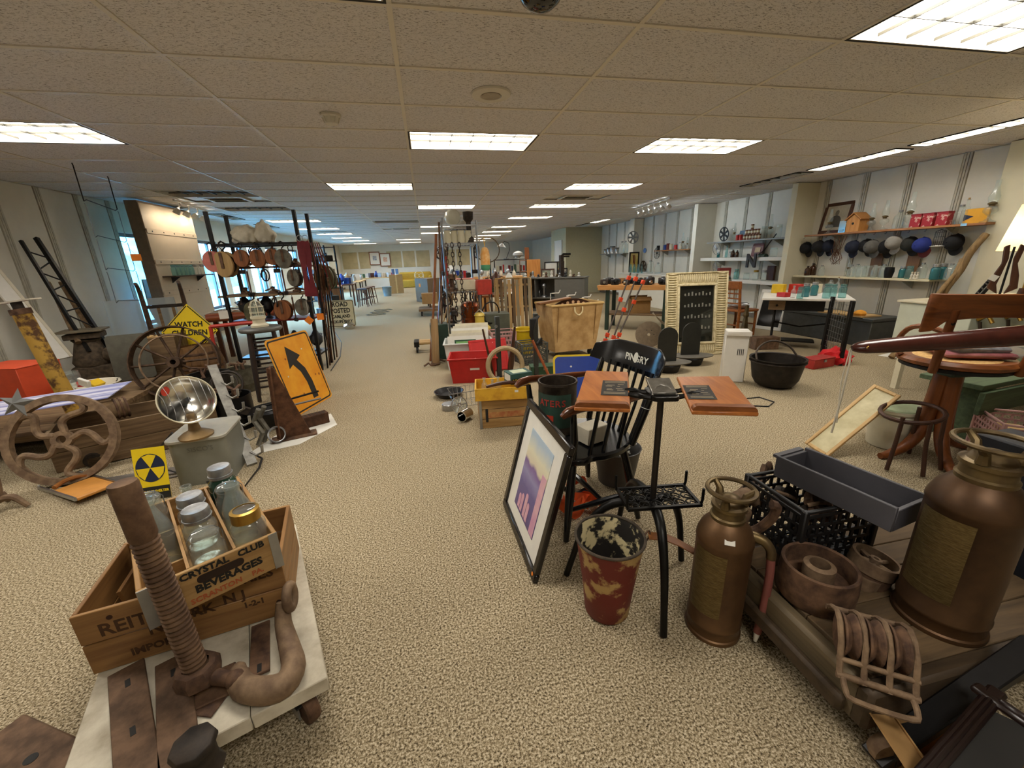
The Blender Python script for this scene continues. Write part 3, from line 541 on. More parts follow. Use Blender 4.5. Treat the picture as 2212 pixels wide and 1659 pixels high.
for y in (-.105, .105): B().box((-.02, y, .028), (.56, .012, .022), (0, -4, 0)).o('rail', steel, t)
B().box((-.28, 0, .02), (.015, .22, .02)).o('end_bar', chrome, t); B().tube([(-.08, -.09, .045), (-.12, -.03, .05), (-.12, .03, .05), (-.08, .09, .045)], .014, 8).o('cradle', MW('cradle_wood', '#7d4a1c', '#a56a2d', 1), t)
tag(B().box((0, 0, .006), (.9, .12, .012), (0, 0, 8)).box((0.1, -.1, .005), (.7, .02, .01), (0, 0, 14)).o('floor_track', M('old_track_grey', '#77716a', .6, .5), loc=(-2.05, 3.02, 0)), 'grey metal track strip on the carpet left of the milk box', 'track')
# ---- low platform, blue signs, orange box, jack post, enamel colander
t = T('low_platform', 'low dark platform under the pile at the left wall', 'platform', (-3.84, 4.45, 0), 5); 
for i in range(6): B().box((0, -.75+.3*i, .16), (1.7, .29, .05)).o('plank', wold, t, bev=.004)
for x in (-.8, .8): B().box((x, 0, .068), (.08, 1.7, .134)).o('bearer', woldz, t)
p = gz(130, 890, .55); 
tag(B().box((0, 0, 0), (1.5, .45, .006)).o('sign_board', M('pale_blue_sign', '#8d93c8', .3, 0, '#dcdcf0', scale=2.0, lo=.45, hi=.55, stretch=(.3, 6, 1)), loc=(-3.25, 3.55, .44), rot=(2, -3, 12)), 'pale blue and white sign board lying across the left pile', 'sign')
t = T('orange_box', 'bright orange cardboard storage box with a printed panel', 'box', (-3.92, 4.60, .20), -14)
B().box((0, 0, .19), (.52, .36, .38)).o('carton', orange, t, bev=.004); B().box((0, 0, .384), (.525, .365, .012)).o('lid', orange, t, bev=.003)
B().frame4(.13, .24, .004, .002, EM((-.12, -.1812, .19))).o('printed_panel', M('brown_print', '#6d2a17', .7), t); B().prism(rrect(.07, .03, .013), .002, EM((-.12, -.181, .27), (90, 0, 0))).o('hand_hole', M('dark_brown_hole', '#3c1a10', .9), t); [B().box((-.12+.012*(k % 2), -.1822, .11+.016*k), (.03, .001, .008)).o('print_mark', M('brown_print', '#6d2a17'), t) for k in range(8)]
t = T('jack_post', 'leaning yellow and rust steel post with a flat top plate', 'post', (-3.18, 4.10, .19), rot=(0, -7, 0))
ypaint = M('flaking_yellow', '#5b3d20', .7, .2, '#c29a40', scale=9, lo=.42, hi=.52, detail=8); B().cyl((0, 0, 0), (0, 0, .93), .058, n=20).o('tube', ypaint, t); B().lathe([(.066, .9), (.066, .945), (0, .945)], 20).o('collar', rust, t); B().cyl((0, 0, .94), (0, 0, 1.0), .035, n=14).o('screw', iron, t); B().box((0, 0, 1.006), (.26, .14, .012), (0, 0, 10)).o('top_plate', offwh, t)
t = T('enamel_colander', 'white chipped enamel basin holding glass and bright scraps', 'basin', (-3.38, 4.62, .187), 0)
enm = M('chipped_enamel', '#3a342c', .4, 0, '#d9d3c0', scale=11, lo=.33, hi=.36); B().lathe([(0, .005), (.15, .005), (.22, .14), (.235, .145), (.23, .152), (.215, .146), (.145, .012), (0, .012)], 30).o('bowl', enm, t)
for i, (x, y, c_) in enumerate(((0, .05, yel), (-.05, .02, red), (.08, -.03, yel), (-.1, -.05, glass), (.02, -.08, white))): B().box((x, y, .14+.01*i), (.12, .08, .03), (20*i, 15-8*i, 40*i)).o('scrap', c_, t, bev=.006)
jar('open', (-3.46, 4.57, .345), 'round glass jar lying in the white enamel basin')
# ================================================================ ZONE B: foreground right
# ---- copper soda acid extinguishers
def extinguisher(name, label, loc, rz, R, H, cop):
    t = T(name, label, 'extinguisher', loc, rz); k = H/.60
    B().lathe([(0, 0), (R*1.05, 0), (R*1.06, .006), (R*1.05, .014), (R, .018), (R, .05*k), (R*1.03, .054*k), (R*1.03, .062*k), (R, .066*k), (R, .40*k), (R*1.025, .405*k), (R*1.02, .415*k), (R*.98, .43*k), (R*.88, .455*k), (R*.68, .48*k), (R*.58, .49*k), (0, .49*k)], 40).o('tank', cop, t)
    B().lathe([(R*.6, .485*k), (R*.62, .5*k), (R*.56, .505*k), (R*.55, .53*k), (R*.62, .533*k), (R*.62, .545*k), (R*.5, .55*k), (0, .56*k)], 28).o('collar', oldbr, t)
    B().lathe([(R*.5, .55*k), (R*.35, .57*k), (R*.14, .578*k), (0, .58*k)], 20).o('cap', oldbr, t)
    hw = B().ring(R*.82, .008, 32, 8, c=(0, 0, .60*k)).o('cap_ring', oldbr, t)
    for a in (20, 140, 260): B().tube([(R*.5*math.cos(math.radians(a)), R*.5*math.sin(math.radians(a)), .55*k), (R*.55*math.cos(math.radians(a)), R*.55*math.sin(math.radians(a)), .58*k), (R*.82*math.cos(math.radians(a)), R*.82*math.sin(math.radians(a)), .60*k)], [.016, .012, .009], 8).o('ring_spoke', oldbr, hw)
    # instruction plate wrapped on the front
    vs = []; n = 14
    for i in range(n+1):
        a = math.radians(-150+75*i/n)
        for z in (.12*k, .385*k): vs.append((R*1.006*math.cos(a), R*1.006*math.sin(a), z))
    b = B(); b._add(vs, [(2*i, 2*i+2, 2*i+3, 2*i+1) for i in range(n)]); pl_ = b.o('instruction_plate', M('engraved_brass', '#5d4d2c', .45, .7, '#7d6c46', scale=60, stretch=(1, 1, 6)), t)
    for i in range(7): 
        z = (.15+.03*i)*k; B().tube([(R*1.009*math.cos(math.radians(a)), R*1.009*math.sin(math.radians(a)), z) for a in range(-142, -84, 6)], .0012, 4).o('engraved_line', oldbr, pl_)
    return t
p = gz(1545, 1360, 0); E1 = extinguisher('fire_extinguisher', 'copper fire extinguisher with red hose standing on the carpet', (p.x+.0, p.y+.02, 0), -46, .092, .60, copper)
B().tube([(.07, .02, .43), (.115, .02, .425), (.14, .015, .40), (.145, .01, .37)], [.02, .018, .016, .015], 10).o('outlet_elbow', oldbr, E1)
B().tube([(.145, .01, .37), (.15, .005, .30), (.15, 0, .15), (.145, -.005, .06)], .0135, 10).o('hose', M('faded_red_rubber', '#7f4740', .6, var=.12), E1); B().cyl((.145, -.005, .065), (.143, -.007, .02), .012, .006, n=10).o('nozzle', white, E1)
B().box((.022, -.080, .447), (.032, .003, .022), (-38, 0, 15)).o('price_sticker', paper, E1); B().tube([(.075, .06, .42), (.1, .07, .44), (.13, .06, .5), (.135, .05, .55), (.12, .04, .56)], .016, 8).o('bottom_grip', rust, E1)
# ---- old platform scale under the right hand pile
PZ = .235
pf = MW('platform_plank', '#4a3c2a', '#705a3e', 0, .75)  # plank tone darkened to carry the dimness of the lower right
t = T('platform_scale', 'old low wooden platform scale on casters at lower right', 'platform', (1.53, .865, 0), 0)
drk = MW('platform_dark_rail', '#33281b', '#4a3b29', 0, .6)
for i in range(5): B().box((.02, -.20+.105*i, PZ-.015), (.86, .103, .03)).o('plank', pf, t, bev=.003)
B().box((0, -.27, PZ-.07), (.93, .05, .14)).o('side_rail', drk, t, bev=.012); B().box((0, .29, PZ-.07), (.93, .05, .14)).o('side_rail', drk, t, bev=.012); B().box((-.44, .01, PZ-.07), (.05, .56, .14)).o('end_rail', MW('end_rail_wood', '#4d4331', '#6f6048', 1, .6), t, bev=.012); B().box((-.475, .01, PZ-.105), (.03, .5, .06)).o('moulding', drk, t, bev=.01)
for x in (-.40, .40):
    for y in (-.33, .26): 
        c = B().box((x, y, .085), (.03, .05, .09)).o('caster_fork', iron, t); B().lathe([(0, -.018), (.05, -.018), (.055, 0), (.05, .018), (0, .018)], 22, EM((x, y, .056), (0, 90, 70))).o('caster_wheel', tanrust, c)
p = gz(2035, 1340, PZ); extinguisher('copper_tank', 'tall tarnished copper fire extinguisher on the wooden platform at right', (p.x, p.y+.015, PZ), -70, .106, .615, M('dark_tarnished_copper', '#3d2b1c', .45, .6, '#5e442b', scale=4, detail=7))
tag(B().box((0, 0, .34), (.17, .32, .68)).o('dark_case', M('case_blue_black', '#14161c', .5, var=.2), loc=(2.12, .88, .001), bev=.008), 'tall blue black case behind the big copper extinguisher', 'case')
# flat pulley wheel
p = gz(1756, 1284, PZ); t = T('belt_pulley', 'wide flat rusty belt pulley with a hub hole on the platform', 'pulley', (p.x, p.y, PZ), 0)
B().lathe([(.104, 0), (.110, .01), (.113, .07), (.110, .13), (.105, .135), (.099, .13), (.099, .10), (.098, .05), (.104, .0)], 44).o('rim', rust, t); B().lathe([(.045, .06), (.1, .062), (.1, .05), (.045, .048)], 36).o('web', rust, t); B().lathe([(.03, .02), (.048, .02), (.046, .125), (.03, .13), (.03, .02)], 24).o('hub', tanrust, t)
for (px, py, R_, zz, lb) in ((1888, 1215, .072, .07, 'small rusty spoked wheel in front of the grey drawer'), (1862, 1245, .055, .02, 'smaller tan spoked wheel tucked behind the flat pulley')):
    p = gz(px, py, PZ+zz); t = T('spoked_wheel', lb, 'wheel', (p.x, p.y, PZ+zz), rot=(6, 12, 0)) 
    wheel(t, R_, .045, .01, .018, 5, tanrust, False, .008); 
    if zz > .03: B().lathe([(.06, -.07), (.068, -.07), (.068, -.025), (.06, -.025), (.06, -.07)], 26).o('lower_drum', rust, t)
# triple block
p = gz(1880, 1385, PZ+.07); t = T('triple_pulley', 'rusty triple sheave pulley block lying at the platform corner', 'pulley block', (p.x, p.y, PZ), 0, rot=(0, 0, -37))
t.scale = (.82, .82, .82)
for i in range(3): B().lathe([(.02, -.021), (.074, -.021), (.074, -.015), (.058, 0), (.074, .015), (.074, .021), (.02, .021), (.02, -.021)], 30, EM((-.066+.066*i, 0, .085), (0, 90, 0))).o('sheave', rust, t)
for i in range(4):
    x = -.099+.066*i; q = [(x, .10, .10), (x, .065, .135), (x, .02, .158), (x, -.02, .15), (x, -.065, .11), (x, -.085, .06), (x, -.10, .03), (x, -.115, .01), (x, -.12, .005)]
    B().tube(q, [.008]*9, 6, flat=1.4).o('cheek_strap', tanrust, t)
for q, r_ in (((.10, .10), .010), ((-.086, .055), .009), ((-.112, .012), .011)): B().cyl((-.108, q[0], q[1]), (.108, q[0], q[1]), r_, n=10).o('cross_pin', tanrust, t)
B().tube([(-.09, -.115, .01), (-.09, -.155, .0), (-.07, -.175, -.01), (.07, -.175, -.01), (.09, -.155, .0), (.09, -.115, .01)], .009, 8).o('becket_shackle', tanrust, t)
# black milk crate with pulleys and the long grey drawer across it
p = gz(1760, 1200, .02); t = T('milk_crate', 'black plastic lattice crate filled with rusty pulleys, under the grey drawer', 'crate', (1.41, 1.13, PZ+.002), 0)
def lattice(t, w_, d, h, mat, nx=9, nz=6, th=.006, zig=True):
    for sy in (-1, 1):
        b = B(); 
        for i in range(nz): b.box((0, sy*d/2, h*(.08+.8*i/(nz-1))), (w_, th, h*.045))
        b.o('slat_row', mat, t, sm=False); b = B()
        for j in range(nx):
            for i in range(nz-1): b.box((-w_/2+w_*(j+.5*(i % 2))/nx+w_*.25/nx, sy*d/2, h*(.16+.8*(i)/(nz-1))), (.012, th, h*.13))
        b.o('web', mat, t, sm=False)
    for sx in (-1, 1):
        b = B()
        for i in range(nz): b.box((sx*w_/2, 0, h*(.08+.8*i/(nz-1))), (th, d, h*.045))
        for j in range(nx):
            for i in range(nz-1): b.box((sx*w_/2, -d/2+d*(j+.5*(i % 2))/nx+d*.25/nx, h*(.16+.8*i/(nz-1))), (th, .012, h*.13))
        b.o('side_lattice', mat, t, sm=False)
    b = B(); 
    for i in range(7): b.box((-w_/2+w_*(i+.5)/7, 0, .01), (.012, d, .008)); b.box((0, -d/2+d*(i+.5)/7, .01), (w_, .012, .008))
    b.o('bottom_grid', mat, t, sm=False)
    B().frame4(w_+.014, d+.014, .014, .014, EM((0, 0, h-.008), (90, 0, 0))).o('rim', mat, t, bev=.003)
    for sx in (-1, 1):
        for sy in (-1, 1): B().box((sx*w_/2, sy*d/2, h/2), (.022, .022, h)).o('corner_post', mat, t, bev=.004)
lattice(t, .33, .27, .255, blackp)
MC = t
for i, (x, y, z, r_, rr) in enumerate(((-.08, -.05, .38, .06, (70, 0, 30)), (.02, -.04, .41, .055, (30, 20, 0)), (-.03, .07, .39, .055, (60, 40, 0)), (.10, .04, .37, .05, (80, 0, 80)), (-.105, .06, .38, .045, (20, 40, 10)))):
    q = MC.matrix_basis @ Vector((0, 0, 0)); a = 0; w2 = Vector((q.x+x*math.cos(a)-y*math.sin(a), q.y+x*math.sin(a)+y*math.cos(a), z))
    t = T('pulley_sheave', ['dark grooved pulley at the front of the black crate', 'rusty pulley on edge under the grey drawer in the crate', 'brown pulley lying deep in the black crate', 'pulley at the right end of the black crate', 'small pulley at the left end of the black crate'][i], 'pulley', w2, rot=rr, group='pulleys in the black crate')
    B().lathe([(.012, -.02), (r_, -.02), (r_*.8, 0), (r_, .02), (.012, .02), (.012, -.02)], 24).o('sheave', rust if i % 2 else iron, t); B().tube([(r_*1.1, 0, 0), (r_*.3, r_*.2, .03), (-r_*.8, 0, .03), (-r_*1.3, 0, 0)], .008, 6).o('strap', tanrust, t)
t = T('grey_drawer', 'long dark grey wooden drawer lying across the black crate', 'drawer', (1.45, 1.045, PZ+.26), rot=(0, 0, -80)) 
gd = M('drawer_grey', '#4c4b50', .55, var=.06); dl, dw, dh = .40, .17, .09
B().box((0, -dw/2, dh/2), (dl, .012, dh)).o('long_side', gd, t, bev=.002); B().box((0, dw/2, dh/2), (dl, .012, dh)).o('long_side', gd, t, bev=.002); B().box((dl/2-.006, 0, dh/2-.006), (.014, dw-.012, dh-.012)).o('end_board', gd, t, bev=.002); B().box((-dl/2+.006, 0, dh/2-.006), (.014, dw-.012, dh-.012)).o('end_board', gd, t, bev=.002); B().box((0, 0, .005), (dl-.02, dw-.012, .008)).o('bottom', gd, t); B().box((-dl/2-.012, 0, dh-.012), (.022, dw*.9, .012)).o('pull_lip', gd, t)
# rusty brackets and tools between extinguisher and crate
p = gz(1655, 1060, .30); t = T('rusty_bracket', 'brown rusty forked bracket leaning at the back of the black crate', 'bracket', (1.17, 1.24, .002), 20)
B().box((0, 0, .21), (.05, .014, .42), (0, 12, 0)).o('bar', rust, t, bev=.002); B().box((.10, 0, .41), (.24, .05, .014), (0, -12, 0)).o('arm', brn, t, bev=.002); B().tube([(.2, 0, .44), (.23, .01, .47), (.25, .01, .44), (.27, .01, .47), (.29, .01, .43)], .014, 6).o('fork', brn, t)
t = T('screw_jack', 'rusty hook ended turnbuckle standing behind the copper extinguisher', 'turnbuckle', (1.06, 1.10, .002), 0)
B().lathe([(0, 0), (.05, 0), (.05, .03), (.035, .08), (.03, .2), (.035, .22), (.02, .24), (0, .24)], 16).o('body', iron, t); B().tube([(0, 0, .22), (.0, 0, .3), (.015, 0, .36), (.035, 0, .40), (.045, 0, .44), (.03, 0, .46)], .014, 8).o('hook', tanrust, t); B().tube([(.06, .02, .0), (.065, .02, .2), (.06, .02, .29)], .018, 8).o('tube', rust, t)
t = T('fire_hose_nozzle', 'thick curved rusty hose coupling beside the crate', 'coupling', (1.10, 1.22, .002), 0); B().tube([(0, 0, 0), (0, 0, .2), (.01, .0, .32), (.05, 0, .40), (.12, .0, .42), (.17, 0, .38)], [.03, .03, .03, .032, .034, .03], 10).o('pipe', tanrust, t)
# dark strap / moulding and the dark frame at the bottom right corner
A_, E_ = gz(1885, 1640, .03), gz(2240, 1395, .33); fm, L_ = frame((0, 0, 0), E_-A_); t = tag(B().box((0, 0, L_/2), (.06, .03, L_), m=fm).o('dark_batten', blackm, loc=A_, bev=.004), 'long black batten crossing the lower right corner', 'batten')
C0, C1, C2 = gz(2142, 1508, .27), gz(1985, 1690, .20), gz(2260, 1590, .27); t = T('picture_moulding', 'dark walnut moulded picture frame at the bottom right corner', 'frame', C0, 0)
esp = M('espresso_wood', '#1f1310', .3, var=.2)
for E_ in (C1, C2):
    fm, L_ = frame((0, 0, 0), E_-C0); q = B().box((0, 0, L_/2-.02), (.036, .018, L_+.03), m=fm).o('outer_moulding', esp, t, bev=.006); B().box((.0, 0, L_/2), (.014, .03, L_-.02), m=fm).o('inner_moulding', esp, q, bev=.005)
b = B(); b._add([(C1-C0)*.1+(C2-C0)*.1, C1-C0, (C1-C0)+(C2-C0), C2-C0], [(0, 1, 2, 3)]); b.o('backing', blk, t)
t = T('parts_box', 'open cardboard box of steel fittings at the bottom right corner', 'box', (1.25, .44, 0), -20)
for sx in (-1, 1): B().box((sx*.13, 0, .07), (.004, .18, .14)).o('side', cardb, t)
for sy in (-1, 1): B().box((0, sy*.09, .07), (.26, .004, .14)).o('side', cardb, t)
B().box((0, 0, .004), (.256, .176, .006)).o('bottom', cardb, t); B().box((-.17, 0, .15), (.09, .17, .004), (0, 25, 0)).o('flap', cardb, t); B().box((.05, -.13, .12), (.16, .09, .004), (50, 0, 8)).o('flap', bpink, t)
for i in range(6): 
    p = Vector((1.24+.025*(i % 3), .40+.03*(i//3), .10+.012*i)); tt = T('steel_fitting', 'small bright steel fitting in the cardboard box, %s from left' % ('first', 'second', 'third', 'fourth', 'fifth', 'sixth')[i], 'fitting', p, rot=(90, 0, 60*i), group='steel fittings in the box'); B().lathe([(0, -.05), (.012, -.05), (.012, .03), (.016, .032), (.014, .05), (0, .052)], 10).o('body', steel, tt)
# ---- red fire bucket with leather strap
p = gz(1303, 1312, 0); t = T('fire_bucket', 'round bottomed red fire bucket with flaking paint', 'bucket', (p.x+.01, p.y-.01, 0), 0)
t.scale = (1.13, 1.13, 1.13)
flake = M('flaking_red_bucket', '#6a1f16', .55, .1, '#b3945c', scale=11, lo=.52, hi=.58, detail=9, bump=.3); fin = M('flaking_bucket_inside', '#15110d', .7, 0, '#cdbf93', scale=14, lo=.51, hi=.56, detail=8, bump=.3)
B().lathe([(0, 0), (.068, 0), (.078, .012), (.088, .12), (.112, .30), (.116, .315)], 36).o('outer_wall', flake, t); B().lathe([(.113, .313), (.108, .30), (.085, .12), (.075, .02), (0, .018)], 36).o('inner_wall', fin, t); B().ring(.115, .005, 40, 8, c=(0, 0, .315)).o('rim', MR('rim_iron', '#3b332a', '#5c5142'), t)
B().ring(.018, .003, 14, 6, EM((.128, -.02, .305), (90, 0, 30))).o('ear_ring', rust, t); lth = M('brown_leather', '#6b3f1e', .5, 0, '#8f5a2e', scale=8)
q = [(.13, -.03, .30), (.18, -.05, .30), (.22, -.07, .285), (.28, -.10, .25), (.325, -.125, .205), (.345, -.135, .18)]
b = B(); vs = []; 
for x, y, z in q: vs += [(x, y, z), (x+.012, y+.03, z+.004)]
b._add(vs+[(v[0], v[1], v[2]-.004) for v in vs], [(2*i, 2*i+2, 2*i+3, 2*i+1) for i in range(5)]+[(12+2*i+1, 12+2*i+3, 12+2*i+2, 12+2*i) for i in range(5)]+[(2*i, 12+2*i, 12+2*i+2, 2*i+2) for i in range(5)]+[(2*i+1, 2*i+3, 12+2*i+3, 12+2*i+1) for i in range(5)]); b.o('leather_strap', lth, t)
# ---- book stand with two hinged tablets
p = gz(1395, 1130, 0); SX, SY = p.x+.005, p.y-.01
SX, SY = .832, 1.30
t = T('book_stand', 'black iron dictionary stand with two wooden tablets open on top', 'stand', (SX, SY, 0), 0)
irb = M('black_cast_iron', '#171614', .4, .6, var=.3); B().cyl((0, 0, .40), (0, 0, .87), .0125, n=14).o('pole', M('stand_pole', '#3a3530', .4, .7), t)
for fx, fy_ in ((.73-SX+.02, 1.01-SY+.02), (1.05-SX, 1.37-SY), (.50-SX, 1.41-SY), (.88-SX, 1.68-SY)):
    a = Vector((fx, fy_, 0)); B().tube([Vector((0, 0, .40)), a*.25+Vector((0, 0, .405)), a*.55+Vector((0, 0, .37)), a*.8+Vector((0, 0, .25)), a*.93+Vector((0, 0, .10)), a+Vector((0, 0, .012))], [.02, .021, .018, .015, .013, .014], 10).o('leg', irb, t)
tm = EM((.02, .0, .425), (0, 0, -8)); tray = B().frame4(.30, .16, .012, .012, tm @ EM((0, 0, 0), (90, 0, 0))).o('tray_rim', irb, t)
b = B()
for i in range(6):
    for j in range(3):
        cx, cy = -.12+.048*i, -.048+.048*j
        b.tube([tm @ Vector((cx+.021*math.cos(a), cy+.021*math.sin(a), 0)) for a in [2*PI*k_/9 for k_ in range(9)]], .0035, 5, True)
        b.tube([tm @ Vector((cx-.02, cy-.02, 0)), tm @ Vector((cx, cy+.004, 0)), tm @ Vector((cx+.02, cy-.014, 0))], .003, 4)
b.o('tray_scrollwork', irb, t)
for x, y in ((-.148, -.07), (-.148, .07), (.148, -.07), (.148, .07)): B().tube([tm @ Vector((x, y, 0)), tm @ Vector((x*1.03, y, .02)), tm @ Vector((x*1.03, y, .07))], .006, 6).o('tray_prong', irb, t)
hm = EM((0, 0, .872), (0, 0, -14))
B().prism(rrect(.10, .13, .02), .016, hm @ EM((0, 0, -.005))).o('head_plate', irb, t); b = B(); b.tube([hm @ Vector((-.045, -.04, .012)), hm @ Vector((-.02, 0, .03)), hm @ Vector((0, .01, .035)), hm @ Vector((.02, 0, .03)), hm @ Vector((.045, -.04, .012))], .006, 6); b.box((0, .01, .03), (.09, .10, .012), (18, 0, 0), hm); b.o('book_cradle', M('worn_steel_plate', '#6b6862', .35, .7, '#98958c', scale=14), t, bev=.003)
for sx in (-1, 1):
    for y in (-.03, .03): B().tube([hm @ Vector((sx*.045, y, .0)), hm @ Vector((sx*.075, y, .004)), hm @ Vector((sx*.10, y, .01)), hm @ Vector((sx*.13, y*.8, .012))], [.012, .009, .012, .008], 8).o('hinge_arm', irb, t)
for sx, corners, rz_ in ((-1, ((1240, 880), (1362, 884), (1357, 803), (1266, 800)), 0), (1, ((1495, 888), (1640, 892), (1575, 812), (1462, 813)), 0)):
    c = [gz(*q, .875)-Vector((SX, SY, 0)) for q in corners]; c = [Vector((v.x, v.y, .875+(0.0 if i < 2 else .035))) for i, v in enumerate(c)]
    c = [gz(*q, .87 if i < 2 else .905)-Vector((SX, SY, 0)) for i, q in enumerate(corners)]
    dn = Vector((0, 0, -.014)); b = B(); b._add([*c, *(v+dn for v in c)], [(0, 1, 2, 3), (7, 6, 5, 4), (0, 4, 5, 1), (1, 5, 6, 2), (2, 6, 7, 3), (3, 7, 4, 0)]); tb = b.o('tablet', cherry, t, bev=.003)
    ex = (c[1]-c[0]); ey = (c[3]-c[0]); nn = ex.cross(ey).normalized(); exn = ex.normalized(); eyn = nn.cross(exn)
    mm = Matrix((( *[exn[0], eyn[0], nn[0]], c[0][0]), (*[exn[1], eyn[1], nn[1]], c[0][1]), (*[exn[2], eyn[2], nn[2]], c[0][2]), (0, 0, 0, 1)))
    B().prism(arc(.02, .0, .018, 180, 90, 4)+arc(ex.length-.02, 0, .018, 90, 0, 4), .022, mm @ EM((0, .026, .0), (90, 0, 0))).o('book_ledge', oak, tb)
    X0, X1 = (.46*ex.length, .97*ex.length) if sx < 0 else (.04*ex.length, .47*ex.length)
    b = B(); y0, y1 = .30, .70
    def q_(u, v): 
        P = c[0]*(1-u)*(1-v)+c[1]*u*(1-v)+c[2]*u*v+c[3]*(1-u)*v; return P+nn*.0012
    u0, u1 = (.44, .97) if sx < 0 else (.03, .50)
    b._add([q_(u0, y0), q_(u1, y0), q_(u1, y1), q_(u0, y1)], [(0, 1, 2, 3)]); lab = b.o('printed_label', M('label_black', '#2a2723', .6), tb)
    gl = M('label_gold_print', '#a89c80', .6)
    b = B()
    for v, ua, ub in ((.34, .1, .9), (.37, .1, .9), (.43, .2, .45), (.46, .2, .4), (.43, .6, .85), (.47, .55, .8), (.53, .15, .4), (.56, .2, .5), (.53, .6, .7), (.58, .62, .85), (.63, .1, .9), (.66, .1, .9)):
        a_, b_ = u0+(u1-u0)*ua, u0+(u1-u0)*ub; b._add([q_(a_, v)+nn*.001, q_(b_, v)+nn*.001, q_(b_, v+.012)+nn*.001, q_(a_, v+.012)+nn*.001], [(0, 1, 2, 3)])
    b.o('gold_rules', gl, lab)
# ================================================================ ZONE C: centre
# ---- framed print leaning on the chair
bn, bf = gz(1152, 1262, .004), gz(1086, 1088, .004); tn, tf = gy(1240, 948, bn.y+.03), gy(1131, 866, bf.y+.03)
ex = (bn-bf); W_ = ex.length; ex.normalize(); up_ = ((tn-bn)+(tf-bf))/2; Hh = up_.length; nz_ = ex.cross(up_).normalized(); up_ = nz_.cross(ex); c0 = (bn+bf)/2
t = T('framed_print', 'black framed seascape print leaning against the black armchair', 'picture', c0, 0)
t.matrix_world = Matrix(((ex.x, up_.x, nz_.x, c0.x), (ex.y, up_.y, nz_.y, c0.y), (ex.z, up_.z, nz_.z, c0.z), (0, 0, 0, 1)))
B().frame4(W_, Hh, .042, .026, EM((0, Hh/2, -.01), (-90, 0, 0))).o('frame', M('black_brown_frame', '#120d0b', .22, var=.2), t, bev=.005); B().box((0, Hh/2, -.014), (W_-.05, Hh-.05, .006)).o('mat_board', paper, t)
def mk_print():
    m, nt, b = _new('seascape_print'); N, L = nt.nodes, nt.links; tc = N.new('ShaderNodeTexCoord'); sp = N.new('ShaderNodeSeparateXYZ'); nz = N.new('ShaderNodeTexNoise'); nz.inputs['Scale'].default_value = 14; ad = N.new('ShaderNodeMath'); ad.operation = 'MULTIPLY_ADD'; ad.inputs[1].default_value = .10
    r = N.new('ShaderNodeValToRGB'); e = r.color_ramp.elements; e[0].position = 0; e[0].color = srgb('#4b3b74'); e[1].position = 1; e[1].color = srgb('#aec3d6')
    for q, c in ((.18, '#5a4a86'), (.40, '#5f5590'), (.55, '#8b84b4'), (.66, '#7a5f98'), (.71, '#d8cdb4'), (.82, '#e0dcc0')): x = e.new(q); x.color = srgb(c)
    L.new(tc.outputs['Generated'], sp.inputs[0]); L.new(tc.outputs['Object'], nz.inputs['Vector']); L.new(nz.outputs[0], ad.inputs[0]); L.new(sp.outputs[1], ad.inputs[2]); L.new(ad.outputs[0], r.inputs[0]); L.new(r.outputs[0], b.inputs['Base Color']); b.inputs['Roughness'].default_value = .15; return m
pw, ph = W_*.52, Hh*.66
B().box((0, Hh*.5, -.0095), (pw, ph, .002)).o('print', mk_print(), t, sm=False); pk = M('print_pink', '#c98fae', .3, 0, '#dcb0b8', scale=9)
B().box((pw*.40, Hh*.5-ph*.14, -.008), (pw*.18, ph*.70, .001)).o('pink_pillar', pk, t); 
for i, (x, h_) in enumerate(((-.18, .16), (-.02, .22), (.1, .16), (-.30, .12))): B().prism(arc(0, h_*.5, .018, 0, 180, 6)+[(-.016, 0), (.016, 0)], .001, EM((x*pw, Hh*.5-ph*.47, -.008))).o('pink_piling', pk, t)
B().prism(arc(0, 0, .009, 0, 360, 12), .001, EM((W_/2-.03, .03, .0035))).o('price_dot', tagor, t)
# ---- black and cherry captain's chair
blkc = M('chair_black_lacquer', '#0c0d0f', .22, var=.15, spec=.6); arm_m = MW('chair_arm_cherry', '#4a2413', '#7a4424', 1, .22, spec=.6)
t = T('captains_chair', 'black armchair with brown arms and a white college crest', 'chair', (.745, 1.905, 0), -79)
B().prism([(x*.95, y) for x, y in arc(0, .02, .26, -20, 200, 16)]+[(-.25, -.12)]+arc(-.17, -.17, .06, 180, 270, 4)+arc(.17, -.17, .06, 270, 360, 4)+[(.25, -.12)], .04, EM((0, 0, .41))).o('seat', blkc, t, bev=.01)
for sx in (-1, 1):
    for sy in (-1, 1):
        B().tube([(sx*.18, sy*.15, .415), (sx*.21, sy*.185, .24), (sx*.245, sy*.225, .012)], [.02, .024, .014], 10).o('leg', blkc, t)
    B().tube([(sx*.222, -.20, .17), (sx*.225, 0, .17), (sx*.222, .20, .17)], [.011, .017, .011], 8).o('stretcher', blkc, t)
    B().tube([(sx*.21, -.17, .44), (sx*.235, -.18, .56), (sx*.245, -.19, .70)], [.016, .02, .014], 10).o('arm_post', blkc, t)
    B().tube([(sx*.20, .19, .44), (sx*.225, .235, .62), (sx*.235, .30, .80)], [.018, .022, .016], 10).o('back_post', blkc, t)
    for y in (-.08, .0, .09): B().tube([(sx*.215, y, .44), (sx*.245, y+.03, .70)], [.010, .010], 8).o('arm_spindle', blkc, t)
    a_ = B(); a_.tube([(sx*.225, .25, .715), (sx*.25, .1, .715), (sx*.26, -.08, .72), (sx*.265, -.17, .725), (sx*.262, -.23, .715), (sx*.26, -.26, .695)], [.018, .026, .027, .03, .034, .02], 12, flat=.65); a_.o('arm', arm_m, t)
